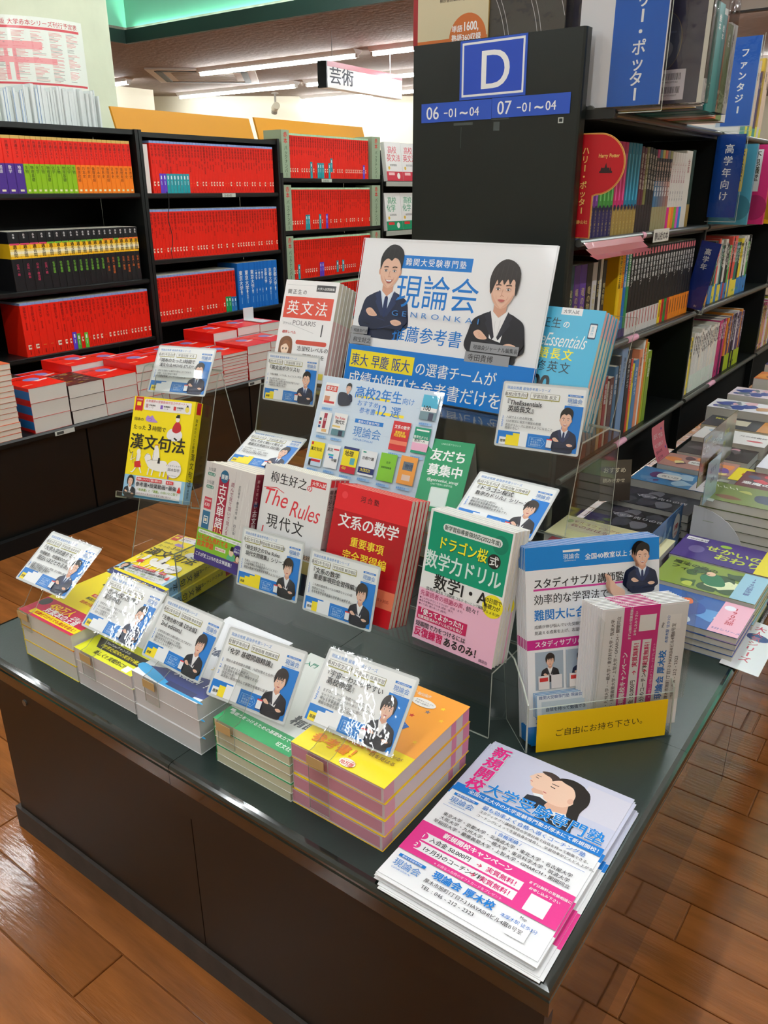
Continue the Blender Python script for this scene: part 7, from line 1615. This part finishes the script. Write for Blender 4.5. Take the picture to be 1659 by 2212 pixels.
        c.rect(0, 138, W, 15, (196, 30, 130)); c.text('スタディサプリの講師陣は大学受験のプロ！', 12, 149, 10, WHITE, 2, sx=0.95)
        for k in range(4):
            x = 12+k*48; c.rect(x, 157, 44, 58, (160, 176, 190)); portrait(c, x+6, 160, 0.34, [1, 0, 2, 0][k]); c.rect(x+4, 193, 17, 21, (232, 228, 226)); c.rect(x+24, 193, 17, 21, [(226, 224, 226), (236, 200, 206), (170, 120, 90), (60, 130, 90)][k]); c.rect(x+6, 196, 13, 6, (200, 50, 50))
        c.frame(10, 220, 190, 36, 0.8, (90, 160, 210), (226, 234, 242)); c.text('難関大受験専門塾 現論会では、スタディサプリ講師', 14, 227, 6, (30, 80, 150), 1); c.rect(18, 231, 78, 22, (196, 212, 226)); c.rect(104, 231, 90, 22, (196, 212, 226)); c.L += 1; c.text('自信を持って勉強できる', 24, 246, 6.4, (40, 60, 90), 2); c.text('必要な実力がつく', 112, 246, 6.4, (40, 60, 90), 2)
        c.text('スタサプ講師監修の学習計画', 12, 268, 11.5, (20, 110, 190), 2); c.rect(0, 272, W, 25, (0, 128, 210)); c.rect(40, 274, 90, 11, WHITE); c.L += 1; c.text('無料受験相談', 54, 283, 9, (40, 60, 100), 1); c.text('受験勉強の悩みを全て解決！', 30, 293, 6, WHITE, 2)
        portrait(c, 150, 6, 0.58, 0); c.blob([(126, 66), (132, 58), (138, 66), (150, 74), (148, 84), (132, 80)], SKIN); c.line([(130, 62), (126, 50)], 4, SKIN)
    m = MB(); m.box((0, 0, 0), (0.21, 0.297, 0.002), (238, 240, 242), 'cover'); c = Canvas(m, T(0, 0, 0.002), 210, 297, 'cover', step=0.00004); a4(c); me = m.mesh('leaflet')
    lean = 90-14.0
    for k in range(7):
        o = bpy.data.objects.new('leaflet', me); COL.objects.link(o)
        o.matrix_basis = P @ T(-0.001-0.0012*k, 0.0185+0.0022*1.35*k*1.1, 0.0035) @ Matrix.Rotation(R(lean), 4, 'X') @ T(0, 0, 0)
        tag(o, ('front blue-headed A4 leaflet in the clear holder' if k == 0 else 'blue-headed large leaflet behind the front one in the holder'), 'leaflet', 'A4 leaflets in the clear holder')
    # folded flyers, turned sideways, in the right pocket
    m = MB(); m.prism([(-0.0009, 0.0), (-0.0014, 0.001), (-0.0009, 0.002), (0.135, 0.0012), (0.135, 0.0008)], 0, 0.2, (240, 240, 241), 'paper', axis='X') if False else m.box((0, 0, 0), (0.135, 0.205, 0.0016), (240, 240, 241), 'paper')
    # print the lower half of the flyer turned 90 degrees
    Mt = T(0.135, 0.0, 0.0016) @ RZ(90); c = Canvas(m, Mt, 210, 297, 'paper', step=0.00004)
    class Sub(Canvas):
        pass
    def folded(c):
        # canvas x runs up the leaflet (0..205), canvas y (H-y) runs from the right rim leftwards; keep y >= 162
        c.rect(0, 196, 205, 56, (214, 44, 134)); c.text('新規開校キャンペーン', 84, 207, 9.6, WHITE, 3, align='C')
        for k, tx in enumerate(('大阪大学・九州大学・一橋大学・東京科学大学・筑波大学', '早稲田大学・慶應義塾大学・上智大学・GMARCH・関関同立')): c.text(tx, 102, 182+k*9, 6.6, (40, 40, 44), 1, align='C')
        for k, a in enumerate(('入会金 50,000円', '1ヶ月分のコーチング料')):
            y = 212+k*17; c.rect(16, y, 134, 14, (240, 240, 241)); c.L += 1; c.text(a, 26, y+10.4, 8.6, (40, 40, 44), 2, sx=0.95); c.text('→', 92, y+11, 9, (214, 30, 90), 3); c.text('実質無料！', 106, y+10.8, 9, (206, 40, 100), 3)
        c.text('※お得な入会時のギフトカードをプレゼント', 50, 250.3, 4.6, (250, 210, 230), 1); c.text('まずは無料の受験相談に', 152, 209, 4.9, WHITE, 2); c.text('お申し込み下さい', 158, 217, 4.9, WHITE, 2); c.rect(164, 221, 26, 26, (244, 244, 244))
        c.text('現論会 厚木校', 46, 268, 13, (0, 120, 206), 3); c.text('本厚木駅 徒歩3分', 140, 269, 5.8, (0, 110, 196), 1); c.text('厚木市旭町1丁目7-3 HAYASHIビル4階B号室', 44, 279, 7.0, (50, 50, 54), 1, sx=0.95); c.text('TEL : 046 - 212 - 2323', 46, 289, 7.4, (50, 50, 54), 1); c.text('Map', 166, 260, 5, (50, 50, 54), 1); c.rect(162, 263, 24, 24, (248, 248, 248))
    folded(c); me = m.mesh('leaflet')
    for k in range(9):
        o = bpy.data.objects.new('leaflet', me); COL.objects.link(o)
        o.matrix_basis = P @ T(0.0965-0.0030*k, 0.0142+0.0021*k, 0.012+0.0012*k) @ Matrix.Rotation(R(87), 4, 'X')
        tag(o, 'front sideways folded flyer with pink stripe in the right pocket' if k == 0 else 'sideways folded flyer behind the front one in the pocket', 'leaflet', 'folded flyers in the right pocket')

build_room(); build_lamps(); build_ceiling_things(); build_column_poster()
build_left_case(); build_left_books(); build_left_stacks()
build_table(); build_d_case(); build_d_books(); build_d_top(); build_right_stacks()
build_stand(); build_books(); build_piles(); build_cards(); build_leaflets()

# ------------------------------------------------------------------ alike things get their place in the row or stack added to the label
def ordinal(n):
    u = ['', 'first', 'second', 'third', 'fourth', 'fifth', 'sixth', 'seventh', 'eighth', 'ninth', 'tenth', 'eleventh', 'twelfth', 'thirteenth', 'fourteenth', 'fifteenth', 'sixteenth', 'seventeenth', 'eighteenth', 'nineteenth']
    if n < 20: return u[n]
    t = {2: 'twent', 3: 'thirt', 4: 'fort', 5: 'fift', 6: 'sixt'}[n//10]
    return t + 'ieth' if n % 10 == 0 else t + 'y-' + u[n % 10]
def number_labels():
    by = {}
    for o in COL.objects:
        if o.parent is None and o.get('label'): by.setdefault(o['label'], []).append(o)
    for lb, L in by.items():
        if len(L) < 2: continue
        P = [o.matrix_basis.translation for o in L]
        s = [max(p[i] for p in P)-min(p[i] for p in P) for i in range(3)]
        if s[2] > 0.6*max(s[0], s[1]) and s[2] > 0.004: key, w = (lambda o: o.matrix_basis.translation.z), 'from the bottom'
        elif 'behind' in lb or 'standing' in lb and 'copy' in lb: key, w = (lambda o: (o.matrix_basis.translation - cam.location).length), 'from the front'
        else: key, w = (lambda o: (o.matrix_basis.translation - cam.location).dot(_r0)), 'from the left'
        for k, o in enumerate(sorted(L, key=key)): o['label'] = '%s, %s %s' % (lb, ordinal(k+1), w)
number_labels()
